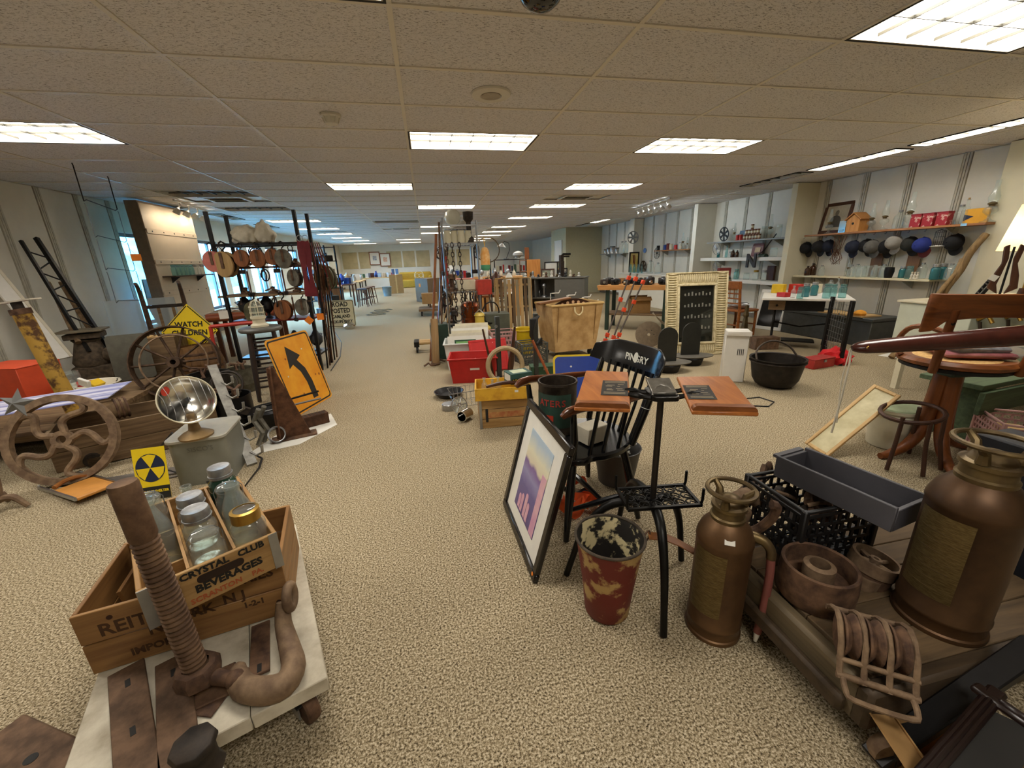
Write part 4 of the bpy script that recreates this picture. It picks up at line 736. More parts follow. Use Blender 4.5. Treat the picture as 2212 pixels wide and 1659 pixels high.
B().tube([(-.222, -.0, .172), (0, 0, .18), (.222, .0, .172)], [.011, .017, .011], 8).o('stretcher', blkc, t); B().tube([(-.2, -.18, .25), (0, -.185, .25), (.2, -.18, .25)], [.01, .016, .01], 8).o('stretcher', blkc, t)
for i in range(7): x = -.15+.05*i; B().tube([(x, .215, .44), (x*1.12, .27, .62), (x*1.2, .315, .80)], .0085, 8).o('spindle', blkc, t)
n = 16; fr_, bk_ = [], []
for i in range(n+1):
    u = -1+2*i/n; x = .29*u; y = .335-.075*u*u*u*u-.01*u*u; hh = .075-.035*max(0, abs(u)-.6)/.4
    fr_.append((x, y, hh)); 
b = B(); vs = []
for x, y, hh in fr_: vs += [(x, y-.012, .845-hh), (x, y+.03-.012+.01, .845+hh), (x, y+.05-.012, .845+hh), (x, y+.018-.012, .845-hh)]
fs = [(4*i+a, 4*i+4+a, 4*i+4+(a+1) % 4, 4*i+(a+1) % 4) for i in range(n) for a in range(4)]+[(0, 1, 2, 3), (4*n+3, 4*n+2, 4*n+1, 4*n)]
b._add(vs, fs); b.o('crest_rail', blkc, t, bev=.006)
wc = M('crest_white_print', '#d8d8cc', .6); txt('PINGRY', .052, wc, t, EM((.03, .3285, .845), (78, 0, 0)), off=.001)
B().prism(arc(0, 0, .022, 0, 360, 18), .001, EM((.03, .326, .852), (78, 0, 0)) @ EM((0, 0, 0), (0, 0, 0), (.8, 1.3, 1))).o('crest_emblem', wc, t)
for sx in (-1, 1): B().ring(.0235, .0018, 14, 4, EM((sx*.2275, .245, .64), (-18, 0, 0))).o('white_band', white, t)
# paint can on the chair seat
p = Vector((.655, 2.02, .452)); t = T('label_can', 'tall old tin can with a green and red label standing on the chair', 'can', p, 0)
B().lathe([(0, 0), (.105, 0), (.108, .004), (.105, .01), (.105, .27), (.11, .278), (.108, .29), (.1, .288), (.098, .27), (.098, .01), (0, .01)], 36).o('body', MR('old_tin_dark', '#2c251f', '#4b4136', .45, .5), t)
vs = []; n = 18
for i in range(n+1):
    a = math.radians(-215+150*i/n); vs += [(.1062*math.cos(a), .1062*math.sin(a), .045), (.1062*math.cos(a), .1062*math.sin(a), .235)]
b = B(); b._add(vs, [(2*i, 2*i+2, 2*i+3, 2*i+1) for i in range(n)]); lb = b.o('paper_label', M('label_green', '#2f4f42', .6, 0, '#24382f', scale=8), t)
def wraptxt(s_, sz, z, R, a0, da, mat, par):
    for i, ch in enumerate(s_):
        a = math.radians(a0+da*i); txt(ch, sz, mat, par, Matrix.Translation((R*math.cos(a), R*math.sin(a), z)) @ EM((0, 0, 0), (0, 0, math.degrees(a)+90)) @ EM((0, 0, 0), (90, 0, 0)), off=.001)
wraptxt('ATERS', .05, .185, .1072, -158, 17, M('label_red_ink', '#a8382c', .6), lb)
b = B(); b._add([(.1074*math.cos(math.radians(a)), .1074*math.sin(math.radians(a)), z) for a in (-165, -150, -135, -120) for z in (.085, .118)], [(0, 2, 3, 1), (2, 4, 5, 3), (4, 6, 7, 5)]); b.o('red_ribbon', M('ribbon_red', '#c33a22', .6), lb)
tag(B().box((0, 0, .05), (.14, .10, .09)).o('small_carton', offwh, loc=(.78, 1.82, .452), rot=(0, 0, 20), bev=.004), 'small pale carton on the chair seat behind the spindles', 'carton')
# ---- bin of white sticks, orange strap
p = gz(1328, 1040, 0); t = T('waste_bin', 'grey round waste bin full of white metal sticks behind the book stand', 'bin', (p.x+.015, p.y+.02, 0), 0)
t.scale = (1.15, 1.15, 1.05); B().lathe([(0, .003), (.095, .003), (.125, .22), (.13, .225), (.126, .228), (.12, .22), (.09, .01), (0, .01)], 30).o('bin', M('bin_grey', '#4a4846', .5, var=.1), t)
random.seed(3); BX, BY = t.location.x, t.location.y
stk = None
for i in range(34):
    a = random.uniform(0, 360); rr = random.uniform(0, .05); L_ = random.uniform(.06, .085)
    loc = (BX+rr*math.cos(a), BY+rr*math.sin(a), .21+.0022*i); rot = (random.uniform(-25, 25), random.uniform(-25, 25), a)
    if stk is None:
        stk = T('white_stick', 'short white metal stick heaped in the grey waste bin', 'stick', loc, 0, 'white sticks in the waste bin', rot=rot); B().tube([(-.075, 0, 0), (.06, 0, 0), (.075, .014, 0)], .0048, 6).o('rod', white, stk)
    else: dup(stk, loc, None, rot=rot)
t = T('ratchet_strap', 'bright orange webbing strap heaped under the black armchair', 'strap', (gz(1245, 1095, 0).x, gz(1245, 1095, 0).y, 0), 0)
ow = M('orange_webbing', '#d9561c', .7, var=.1)
for k in range(6):
    b = B(); vs = []; n = 12; cx, cy = random.uniform(-.07, .07), random.uniform(-.12, .14); R_ = random.uniform(.05, .09); th0 = random.uniform(0, 6)
    for i in range(n+1):
        a = th0+i/n*4.6; z = .006+.05*abs(math.sin(a*1.1+k)); vs += [(cx+R_*math.cos(a), cy+R_*math.sin(a), z), (cx+R_*math.cos(a)*.8, cy+R_*math.sin(a)*.8, z+.045)]
    b._add(vs, [(2*i, 2*i+2, 2*i+3, 2*i+1) for i in range(n)]); b.o('webbing_loop', ow, t)
B().box((.08, .1, .02), (.08, .04, .03), (0, 0, 30)).o('buckle', blackm, t, bev=.004)
# ---- stacked crates with box on top
t = T('apple_crate', 'weathered pine crate with red stencil under the yellow crate', 'crate', (.585, 3.36, 0), -4); boxcrate(t, .46, .40, .26, .016, pine, pinez, 3)
B().box((.02, -.2012, .12), (.36, .001, .05)).o('red_stencil', M('faded_red_print', '#a05a34', .8, 0, '#b98a52', scale=20), t); 
for x in (-.222, .222): B().box((x, -.203, .13), (.022, .006, .26)).o('steel_corner', steel, t)
B().prism(rrect(.022, .12, .006), .002, EM((-.17, -.2015, .12), (90, 0, 0))).o('black_mark', ink, t)
t = T('yellow_crate', 'shallow yellow painted bottle crate stacked on the pine crate', 'crate', (.56, 3.27, .262), -7)
ycr = M('worn_yellow_crate', '#b8811c', .55, 0, '#dba92e', scale=10, lo=.3, hi=.55, detail=7); boxcrate(t, .47, .31, .11, .013, ycr, ycr, 1)
B().prism(rrect(.08, .028, .012), .002, EM((.2362, 0, .075), (90, 0, 90))).o('hand_slot', blk, t); B().box((.11, -.1565, .075), (.03, .001, .02)).o('price_tag', paper, t)
for i, (x, y) in enumerate(((-.15, .03), (-.09, -.04), (-.03, .02))): jar('small', (.56+x, 3.27+y, .277), ['small bottle at the left end of the yellow crate', 'small bottle lying front of the yellow crate', 'small bottle in the middle of the yellow crate'][i], 'bottles in the yellow crate', .8)
t = T('camera_box', 'small green and white carton printed LOOK on the yellow crate', 'carton', (.70, 3.25, .375), 12); vg = M('carton_green', '#27504a', .5, var=.08)
B().box((0, 0, .045), (.20, .15, .09)).o('carton', vg, t, bev=.002); B().box((0, -.0755, .03), (.18, .001, .035)).o('black_band', ink, t); txt('LOOK', .03, fy, t, EM((-.04, -.0765, .03), (90, 0, 0)), off=.001); B().box((0, 0, .0906), (.13, .10, .001)).o('top_panel', M('carton_pale', '#bfc8a8', .5, var=.1), t); B().box((-.1005, 0, .05), (.001, .12, .06)).o('end_panel', paper, t)
tag(B().tube([(-.2, 0, 0), (-.05, .01, .01), (.1, 0, .0), (.2, .02, .004)], [.012, .018, .016, .02], 8).o('walking_stick', walnut, loc=(.60, 3.15, .392), rot=(0, 0, 8)), 'dark curved wooden handle lying across the yellow crate', 'stick')
# ---- clutter on the carpet left of the crate
t = T('steel_can', 'shiny steel film can open toward the aisle by the crate', 'can', (.235, 3.42, .052), rot=(88, 0, -38)); B().lathe([(0, -.06), (.05, -.06), (.05, .06), (.044, .06), (.044, -.05), (0, -.05)], 24).o('can', chrome, t)
t = T('film_reel', 'small clear film reel leaning beside the steel can', 'reel', (.20, 3.62, .08), rot=(70, 0, 20)); wheel(t, .08, .012, .006, .02, 6, alu, False, .006); B().lathe([(.02, -.003), (.075, -.003), (.075, .003), (.02, .003)], 24).o('flange', glass, t)
t = T('film_tin', 'round silver tin lying flat behind the film reel', 'tin', (.11, 3.75, 0), 0); B().lathe([(0, 0), (.07, 0), (.07, .055), (.066, .06), (0, .06)], 26).o('tin', steel, t)
t = T('black_pan', 'round black pan on the carpet before the red tote', 'pan', (.13, 4.15, 0), 0); B().lathe([(0, .01), (.12, .01), (.155, .055), (.16, .06), (.15, .06), (.115, .018), (0, .018)], 28).o('pan', blackm, t); B().tube([(0, -.15, .05), (.02, -.26, .06)], .01, 6).o('handle', blackm, t)
t = T('wire_basket', 'chrome wire basket leaning behind the yellow crate', 'basket', (.27, 3.82, 0.0), 10)
for i in range(7): B().tube([(-.14+.045*i, -.1, .17), (-.12+.04*i, -.09, .02), (-.12+.04*i, .09, .02), (-.14+.045*i, .1, .17)], .002, 5).o('wire', steel, t)
for z, k in ((.17, 1), (.1, .95), (.02, .88)): B().tube([(-.15*k, -.1*k, z), (.15*k, -.1*k, z), (.15*k, .1*k, z), (-.15*k, .1*k, z)], .0025, 5, True).o('hoop', steel, t)
# ---- red tote, white tote with prints
def tote(t, w_, d, h, mat, th=.006):
    k = .88
    vs = [(-w_/2*k, -d/2*k, 0), (w_/2*k, -d/2*k, 0), (w_/2*k, d/2*k, 0), (-w_/2*k, d/2*k, 0), (-w_/2, -d/2, h), (w_/2, -d/2, h), (w_/2, d/2, h), (-w_/2, d/2, h)]
    iv = [(x*.97, y*.97, z+(.008 if z == 0 else 0)) for x, y, z in vs]
    b = B(); b._add(vs+iv, [(3, 2, 1, 0), (0, 1, 5, 4), (1, 2, 6, 5), (2, 3, 7, 6), (3, 0, 4, 7), (8, 9, 10, 11), (12, 13, 9, 8), (13, 14, 10, 9), (14, 15, 11, 10), (15, 12, 8, 11), (4, 5, 13, 12), (5, 6, 14, 13), (6, 7, 15, 14), (7, 4, 12, 15)]); b.o('tub', mat, t)
    B().frame4(w_+.03, d+.03, .022, .018, EM((0, 0, h-.006), (90, 0, 0))).o('rim', mat, t, bev=.004)
t = T('red_tote', 'red plastic tote with shipping labels by the aisle', 'tote', (.47, 4.74, 0), -8); tote(t, .56, .40, .30, red)
for z in (.17, .20): B().box((.02, -.19, z), (.11, .002, .025), (8, 0, 0)).o('shipping_label', paper, t)
for i in range(5): B().box((-.1+.05*i, 0, .19), (.18, .22, .012), (15*i-30, 10, 20*i)).o('folded_paper', bpink if i % 2 else paper, t)
t = T('tote_lid', 'red plastic lid propped upright behind the red tote', 'lid', (.72, 4.98, .01), rot=(-22, 0, 6)); B().prism(rrect(.50, .42, .04), .012, EM((0, 0, .21), (90, 0, 0))).o('panel', red, t, bev=.003); B().frame4(.50, .42, .03, .03, EM((0, 0, .21))).o('lip', red, t, bev=.004)
t = T('clear_tote', 'translucent white tote packed with matted prints', 'tote', (.48, 5.38, 0), -6); tote(t, .62, .44, .36, M('frosted_plastic', '#cfd2cc', .4, var=.03))
for i in range(6): 
    ty = T('matted_print', ['pale matted print at the front of the white tote with a green map', 'cream matted print second in the white tote', 'pale print third in the white tote', 'cream board fourth in the white tote', 'tall cream mat board fifth in the white tote', 'tallest cream mat board at the back of the white tote'][i], 'print', (.45+.02*i, 5.24+.05*i, .02), rot=(-6-2*i, 0, -6), group='prints in the white tote')
    h_ = .42+.026*i; B().box((0, 0, h_/2), (.50-.02*(i % 3), .006, h_)).o('mat_board', [paper, offwh, cream][i % 3], ty)
    if i < 2: B().box((-.02 if i == 0 else .05, -.004, h_-.10), (.28, .002, .10)).o('picture', green if i == 0 else blue, ty)
    if i == 0: B().box((-.02, -.0045, h_-.105), (.24, .002, .07)).o('green_map', M('map_green', '#7fae6a', .6, var=.2), ty)
# ---- canvas mail bin
t = T('canvas_bin', 'tan canvas mail hamper on casters with a rope handle', 'hamper', (1.98, 5.60, 0), 8); canv = M('tan_canvas', '#a98450', .85, 0, '#c8a570', scale=7, detail=6, bump=.2)
k = .80; W2, D2, H2 = .80, .58, .66; z0 = .10
vs = [(-W2/2*k, -D2/2*k, z0), (W2/2*k, -D2/2*k, z0), (W2/2*k, D2/2*k, z0), (-W2/2*k, D2/2*k, z0), (-W2/2, -D2/2, H2+z0), (W2/2, -D2/2, H2+z0), (W2/2, D2/2, H2+z0), (-W2/2, D2/2, H2+z0)]; iv = [(x*.97, y*.97, z+.012 if z < .2 else z) for x, y, z in vs]
b = B(); b._add(vs+iv, [(3, 2, 1, 0), (0, 1, 5, 4), (1, 2, 6, 5), (2, 3, 7, 6), (3, 0, 4, 7), (8, 9, 10, 11), (12, 13, 9, 8), (13, 14, 10, 9), (14, 15, 11, 10), (15, 12, 8, 11), (4, 5, 13, 12), (5, 6, 14, 13), (6, 7, 15, 14), (7, 4, 12, 15)]); b.o('canvas_body', canv, t)
B().tube([(-W2/2, -D2/2, H2+z0), (W2/2, -D2/2, H2+z0), (W2/2, D2/2, H2+z0), (-W2/2, D2/2, H2+z0)], .016, 8, True).o('rolled_rim', M('canvas_hem', '#c9a76a', .8, var=.08), t); B().tube([(-.06, -D2/2-.012, H2+z0-.03), (-.055, -D2/2-.02, H2+z0-.10), (0, -D2/2-.02, H2+z0-.145), (.055, -D2/2-.02, H2+z0-.10), (.06, -D2/2-.012, H2+z0-.03)], .011, 8).o('rope_handle', M('rope_cream', '#d8c79a', .9, var=.1), t)
for x in (-.15, .14): B().box((x*2.0, -D2/2*.905, .43), (.006, .01, .62), (7.0, 0, 0)).o('seam', M('canvas_seam', '#7d5a2c', .9), t)
for x in (-.26, .26):
    for y in (-.18, .18): B().lathe([(0, -.015), (.045, -.015), (.045, .015), (0, .015)], 14, EM((x, y, .048), (0, 90, 0))).box((x, y, .09), (.05, .05, .02)).o('caster', blackm, t)
t = T('paddle_board', 'brown plank resting across the canvas hamper corner', 'plank', (1.74, 5.52, .785), rot=(0, -5, 14)); B().box((0, 0, .02), (.52, .10, .03)).o('plank', MW('plank_brown', '#6b4527', '#8d6038', 0), t, bev=.006)
t = T('ball_rack', 'dark curved board with round holes standing in the hamper', 'rack', (2.03, 5.58, .60), rot=(0, 0, 8)); B().prism(arc(0, -.42, .58, 50, 130, 16)+[(-.37, -.14), (.37, -.14)], .02, EM((0, 0, .06), (90, 0, 0))).o('board', MW('dark_board', '#2c1a14', '#45281c', 0, .3), t)
for i in range(7): a = math.radians(62+9.3*i); B().cyl((.53*math.cos(a), -.022, .06-.42+.53*math.sin(a)), (.53*math.cos(a), -.028, .06-.42+.53*math.sin(a)), .022, n=14).o('hole', M('hole_pale', '#c9a27a', .8), t)
# ---- blue road sign, wheel on floor
t = T('blue_sign', 'blue metal sign with a yellow border and triangle on the floor', 'sign', (1.40, 3.62, .004), rot=(-18, 0, -12)); B().prism(rrect(.50, .46, .05), .004, EM((0, 0, .23), (90, 0, 0))).o('yellow_border', fy, t); B().prism(rrect(.46, .42, .04), .002, EM((0, -.0045, .23), (90, 0, 0))).o('blue_field', M('sign_blue', '#1c3fa0', .35, var=.06), t); B().prism([(-.02, -.19), (.20, -.19), (.09, .02)], .002, EM((.03, -.007, .23), (90, 0, 0))).o('yellow_triangle', fy, t)
for x, z in ((-.18, .07), (-.16, .10), (-.18, .13), (-.07, .34)): B().cyl((x, -.0065, z), (x, -.009, z), .010, n=10).o('rivet', white, t)
t = T('wheel_plate', 'flat rusty hub wheel lying behind the blue sign', 'wheel', (1.83, 4.55, .03), 0); wheel(t, .17, .03, .03, .05, 4, rust, False, .02)
# ---- boot scraper stand: two uprights with boots and straps
t = T('steel_uprights', 'pair of dark grey steel uprights standing on a plank', 'stand', (.98, 4.55, 0), 4)
B().box((0, 0, .015), (.62, .26, .03)).o('base_plank', wold, t)
for x in (-.23, .23): B().box((x, 0, .40), (.055, .04, .74)).o('upright', M('upright_grey', '#3c3f3d', .5, .3, var=.1), t, bev=.004); B().cyl((x-.02, -.022, .66), (x-.02, -.03, .66), .018, n=12).o('cap_bolt', steel, t)
for i, (x, r_) in enumerate(((-.12, 8), (-.30, -10))):
    q = T('leather_boot_tree', ['dark brown boot shaped paddle leaning on the steel upright', 'thin dark paddle handle leaning left of the steel upright'][i], 'paddle', (.98+x, 4.49, .031), rot=(0, r_, 4)); B().tube([(0, 0, 0), (0, 0, .2), (0, 0, .42), (0, 0, .62)], [[.05, .055, .035, .02], [.02, .022, .018, .014]][i], 8, flat=.5).o('paddle', walnutz, q)
tag(B().ring(.2, .028, 28, 8, EM((0, 0, .22), (80, 0, 0))).o('hoop_ring', M('tan_hose', '#a08c68', .7, var=.1), loc=(.80, 4.40, .0)), 'thick tan ring standing behind the red tote', 'ring')
q = T('black_sling', 'bundle of black straps hung on the right steel upright', 'strap', (1.23, 4.48, .72), 4)
for k in range(5): B().tube([(0, 0, .03), (-.03-.02*k, -.03, .0), (-.08-.01*k, -.04, -.1-.02*k), (-.10+.01*k, -.04, -.22-.02*k), (-.06+.02*k, -.04, -.30), (.02, -.03, -.22)], .013, 6, flat=.5).o('strap_loop', blackp, q)
A_ = gz(1192, 825, .01); E_ = gy(1150, 735, A_.y+.12); tag(B().tube([(0, 0, 0), E_-A_], .016, 10).o('wooden_pole', MW('reddish_pole', '#7a3a1c', '#a0562c', 2, .4), loc=A_), 'reddish wooden pole leaning on the right steel upright', 'pole')
t = T('grey_milk_crate', 'grey lattice crate of glassware behind the steel uprights', 'crate', (1.33, 5.28, 0), 6); lattice(t, .36, .30, .30, M('crate_dark_grey', '#474a45', .5), 7, 5)
t = T('green_toolbox', 'small dark green metal box on the carpet by the steel uprights', 'box', (1.33, 4.62, 0), -6); B().box((0, 0, .06), (.36, .16, .12)).o('box', green, t, bev=.006); B().box((0, 0, .126), (.37, .17, .012)).o('lid', green, t, bev=.003); B().box((0, -.086, .1), (.05, .01, .03)).o('latch', steel, t)
t = T('yellow_bucket', 'yellow plastic bucket behind the black straps', 'bucket', (1.37, 5.88, 0), 0); B().lathe([(0, .005), (.14, .005), (.18, .36), (.195, .37), (.19, .385), (.172, .37), (.13, .015), (0, .015)], 28).o('pail', M('bucket_yellow', '#d8b81c', .4, var=.06), t); B().tube([(-.18, 0, .36), (-.15, -.12, .22), (0, -.19, .18), (.15, -.12, .22), (.18, 0, .36)], .004, 6).o('bail', steel, t)
t = T('pink_crate_small', 'pink lattice crate behind the steel uprights', 'crate', (.99, 5.62, 0), 0); lattice(t, .34, .30, .42, pinkp, 7, 6)
# ================================================================ ZONE D: right side
# ---- makers
_C = {}
def once(key, mk, loc, label, rz=0, group=None, s=1, rot=None):
    """first call builds the thing with mk(T); later calls copy it with its parts."""
    if key in _C: return dup(_C[key], loc, rz if rot is None else None, label, group, rot=rot, s=s)
    t = mk(label, group); t.location = loc; t.rotation_euler = [math.radians(a) for a in rot] if rot else (0, 0, math.radians(rz)); t.scale = (s, s, s) if not hasattr(s, '__len__') else s
    _C[key] = t; return t
def mk_can(mat, lid=None, band=None):
    def f(label, group):
        t = T('tin_can', label, 'can', (0, 0, 0), 0, group); B().lathe([(0, 0), (.03, 0), (.031, .002), (.03, .004), (.03, .094), (.031, .096), (.03, .098), (0, .097)], 16).o('body', mat, t)
        if band: B().lathe([(.0305, .03), (.0306, .07)], 16).o('label_band', band, t)
        if lid: B().lathe([(.0312, .088), (.0312, .101), (0, .102)], 16).o('lid', lid, t)
        return t
    return f
def mk_cap(mat, brim):
    def f(label, group):
        t = T('baseball_cap', label, 'cap', (0, 0, 0), 0, group)
        pr = [(.098, 0), (.1, .03), (.094, .07), (.075, .105), (.04, .128), (0, .134)]; B().lathe(pr, 20).o('crown', mat, t); B().ball((0, 0, .135), .008, 8).o('button', mat, t)
        n = 12; vs = []
        for i in range(n+1):
            a = math.radians(-70+140*i/n); vs += [(.096*math.sin(a), -.096*math.cos(a), .004), (.11*math.sin(a)*.95, -.096*math.cos(a)*.55-.115*(math.cos(a)**.6 if math.cos(a) > 0 else 0), -.012)]
        b = B(); m_ = len(vs); b._add(vs+[(x, y, z+.004) for x, y, z in vs], [(2*i+1, 2*i+3, 2*i+2, 2*i) for i in range(n)]+[(m_+2*i, m_+2*i+2, m_+2*i+3, m_+2*i+1) for i in range(n)]); b.o('brim', brim, t)
        B().tube([(-.05, .085, .012), (0, .105, .03), (.05, .085, .012)], .006, 6).o('strap', mat, t)
        return t
    return f
def mk_reel(R, mat, n=6, hole=True):
    def f(label, group):
        t = T('film_reel', label, 'film reel', (0, 0, 0), 0, group)
        if hole:
            b = B(); b.lathe([(R*.86, -.004), (R, -.004), (R, .004), (R*.86, .004), (R*.86, -.004)], 36); b.lathe([(R*.06, -.004), (R*.30, -.004), (R*.30, .004), (R*.06, .004), (R*.06, -.004)], 24); b.o('flange', mat, t)
            for i in range(n): a0 = 360*i/n; B().prism(arc(0, 0, R*.88, a0-11, a0+11, 4)+arc(0, 0, R*.28, a0+24, a0-24, 4), .008, EM((0, 0, -.004))).o('web', mat, t)
        else: wheel(t, R, .012, .008, R*.16, n, mat, False, .004)
        B().lathe([(R*.05, -.012), (R*.16, -.012), (R*.16, .012), (R*.05, .012), (R*.05, -.012)], 18).o('hub_boss', mat, t)
        return t
    return f
def shelf(label, y0, y1, z, mat, d=.26, th=.028, name='wall_shelf', X=None, br=True):
    X = X or XR-.024; t = T(name, label, 'shelf', (X-d/2, (y0+y1)/2, z-th), 0); B().box((0, 0, th/2), (d, abs(y1-y0), th)).o('board', mat, t, bev=.003)
    if br:
        for k in (-.32, .32):
            b = B(); b.prism([(0, 0), (d*.8, 0), (0, -.12)], .012, EM((d/2, k*abs(y1-y0)-.006, 0), (90, 0, 180))); b.o('bracket', ltgrey, t)
    return t
def S_(px, py, X): p = gx(px, py, X); return p
# ---- long wooden shelf, upper right bay
a_, b_ = gx(1757, 504, 6.62), gx(2136, 484, 6.62); ZS = (a_.z+b_.z)/2; shw = MW('shelf_wood', '#8a5a34', '#b07a4a', 1, .5)
shelf('long reddish wooden shelf with oil lamps on the right wall', b_.y, a_.y+.12, ZS, shw, .30)
def on1(px, X=6.70): p = gx(px, 495, X); return Vector((X, p.y, ZS+.001))
p = on1(1797, 6.80); t = T('portrait_frame', 'dark framed old portrait leaning at the left end of the wooden shelf', 'picture', (6.80, p.y, ZS+.002), rot=(0, 0, 0)); t.rotation_euler = (0, math.radians(10), 0)
B().frame4(.50, .50, .055, .025, EM((0, 0, .25), (0, 0, 90))).o('frame', walnut, t, bev=.005); B().box((0, 0, .25), (.008, .40, .40)).o('print', M('aged_print', '#a79b82', .6, 0, '#c3b79c', scale=5), t); B().prism(arc(0, .0, .10, 0, 180, 12)+[(-.13, -.09), (.13, -.09)], .002, EM((-.0062, 0, .19), (90, 0, -90))).o('sitter', M('portrait_dark', '#4b4438', .7), t); B().ball((-.004, 0, .33), .045, 10, (.1, .8, 1)).o('sitter_head', M('portrait_grey', '#77705f', .7), t)
for px, lb, s in ((1790, 'oil lamp in front of the old portrait', .95), (1879, 'left of two squat oil lamps beside the birdhouse', .95), (1906, 'right of two squat oil lamps beside the birdhouse', 1.0), (1958, 'tall oil lamp left of the red boxes', 1.15), (2128, 'oil lamp with amber oil at the right end of the shelf', 1.15)): jar('lamp', on1(px, 6.66), lb, 'oil lamps on the wooden shelf', s)
p = on1(1822, 6.66); t = T('silver_tin', 'silver rectangular tin left of the birdhouse', 'tin', p, 5); B().box((0, 0, .09), (.08, .11, .18)).o('tin', chrome, t, bev=.004); B().cyl((0, 0, .18), (0, 0, .195), .02, n=12).o('spout', steel, t); B().box((-.041, 0, .03), (.001, .08, .04)).o('blue_label', M('label_sky', '#8fc4e8', .5), t)
p = on1(1850, 6.66); t = T('birdhouse', 'orange wooden birdhouse with pitched roof on the long shelf', 'birdhouse', p, 0); bw = MW('birdhouse_wood', '#b5793a', '#cf9550', 2)
B().prism([(-.10, 0), (.10, 0), (.10, .17), (0, .25), (-.10, .17)], .18, EM((.09, .0, 0), (90, 0, 270))).o('box', bw, t)
for s in (-1, 1): B().box((0, s*.065, .225), (.22, .165, .014), (s*-39, 0, 0)).o('roof_board', MW('birdhouse_roof', '#a56a30', '#bd8444', 0), t)
B().cyl((-.0905, 0, .12), (-.0925, 0, .12), .018, n=14).o('entrance_hole', blk, t)
for px, lb in ((1978, 'leftmost of three red patterned boxes'), (2004, 'middle of three red patterned boxes'), (2034, 'rightmost of three red patterned boxes')):
    def mkb(label, group):
        t = T('gift_box', label, 'box', (0, 0, 0), 0, group); rp_ = M('red_pattern_box', '#a31f2a', .5, 0, '#d8b0a0', scale=16, lo=.55, hi=.6); B().box((0, 0, .08), (.10, .125, .16)).o('box', rp_, t, bev=.003); B().box((0, 0, .163), (.104, .13, .016)).o('lid', M('red_box_lid', '#8f1a24', .5), t, bev=.002); return t
    once('giftbox', mkb, on1(px, 6.68), lb, 0, 'red patterned boxes')
jar('gallon', on1(1938, 6.74), 'large clear jar with clamp lid left of the tall lamp', None, .85); jar('bottle', on1(2076, 6.68), 'clear bottle right of the red boxes', None, 1.05); jar('gallon', on1(2066, 6.76), 'wide clear jar behind the bottle on the wooden shelf', None, .8)
p = on1(2105, 6.72); t = T('yellow_carton', 'yellow and navy carton at the right end of the shelf', 'carton', p, 8); B().box((0, 0, .085), (.10, .22, .17)).o('carton', M('carton_yellow', '#e0a52a', .5, var=.04), t, bev=.003); B().prism([(-.11, 0), (-.02, .05), (-.11, .08)], .001, EM((-.0505, 0, .03), (90, 0, -90))).o('navy_print', navy, t)
tag(B().box((0, 0, 0), (.004, .06, .03)).o('shelf_tag', M('label_sky', '#8fc4e8'), loc=(6.545, gx(2082, 487, 6.55).y, ZS-.012)), 'small blue tag on the edge of the wooden shelf', 'tag')
# caps hanging below
capm = [M('cap_black', '#0e0f12', .85, var=.3), M('cap_navy', '#161d30', .85, var=.2), M('cap_grey', '#5c5a55', .85, var=.15), M('cap_light_grey', '#8f8b83', .85, var=.1), M('cap_dark_mesh', '#23241f', .85, var=.3), M('cap_blue', '#1f2f7d', .85, var=.15), M('cap_maroon', '#5c1a1e', .8)]
caps = [(1738, 0, 0, 'black cap hanging at the left end under the wooden shelf', 531), (1772, 0, 0, 'second black cap under the shelf by the portrait', 528), (1786, 1, 1, 'navy and pink cap beside the copper wire bundle', 527), (1846, 1, 1, 'navy cap under the birdhouse', 529), (1868, 0, 0, 'black cap with studs right of the navy cap', 526), (1888, 2, 2, 'grey cap hanging in the middle of the row', 528), (1912, 0, 0, 'black cap with pins right of the grey cap', 528), (1936, 3, 3, 'light grey cap in the row', 519), (1962, 4, 0, 'dark mesh cap with white tag right of the light grey cap', 522), (1997, 5, 6, 'royal blue cap with a maroon brim', 524), (2058, 0, 0, 'large black cap at the right of the row', 518)]
for i, (px, c1, c2, lb, py) in enumerate(caps):
    p = gx(px, py+2, 6.70); once('cap%d%d' % (c1, c2), mk_cap(capm[c1], capm[c2]), (6.78-.07*(i % 2), p.y, min(p.z-.02, ZS-.14)), lb, 0, 'caps hanging under the wooden shelf', 1.0, rot=[math.degrees(a) for a in (Matrix.Rotation(math.radians(-12+9*(i % 4)), 3, 'X') @ Matrix.Rotation(math.radians(-14), 3, 'Z') @ Matrix(((0, 0, -1), (-1, 0, 0), (0, 1, 0)))).to_euler()])
    B().tube([(6.68, p.y, ZS-.03), (6.66, p.y, ZS-.06), (6.64, p.y, ZS-.055)], .004, 5).o('hook', steel, bpy.data.objects['wall_shelf'], mw=bpy.data.objects['wall_shelf'].matrix_basis.inverted())
p = gx(2028, 520, 6.66); t = T('cage_lamp', 'wire cage lamp with white reflector hanging among the caps', 'lamp', (6.66, p.y, ZS-.26), 0)
B().lathe([(0, .012), (.02, .012), (.075, 0), (.078, .003), (.02, .018), (0, .018)], 22).o('reflector', white, t)
for i in range(8): a = 2*PI*i/8; B().tube([(.05*math.cos(a), .05*math.sin(a), .01), (.055*math.cos(a), .055*math.sin(a), .1), (.05*math.cos(a), .05*math.sin(a), .19), (0, 0, .215)], .002, 4).o('cage_wire', blackm, t)
for z in (.06, .12, .18): B().ring(.054, .002, 18, 4, c=(0, 0, z)).o('cage_hoop', blackm, t)
t = T('copper_wire', 'tangle of bare copper wire hanging from the wooden shelf', 'wire', (6.64, gx(1805, 555, 6.64).y, ZS-.05), 0); cw = M('copper_wire_metal', '#6b4630', .4, .8)
random.seed(5)
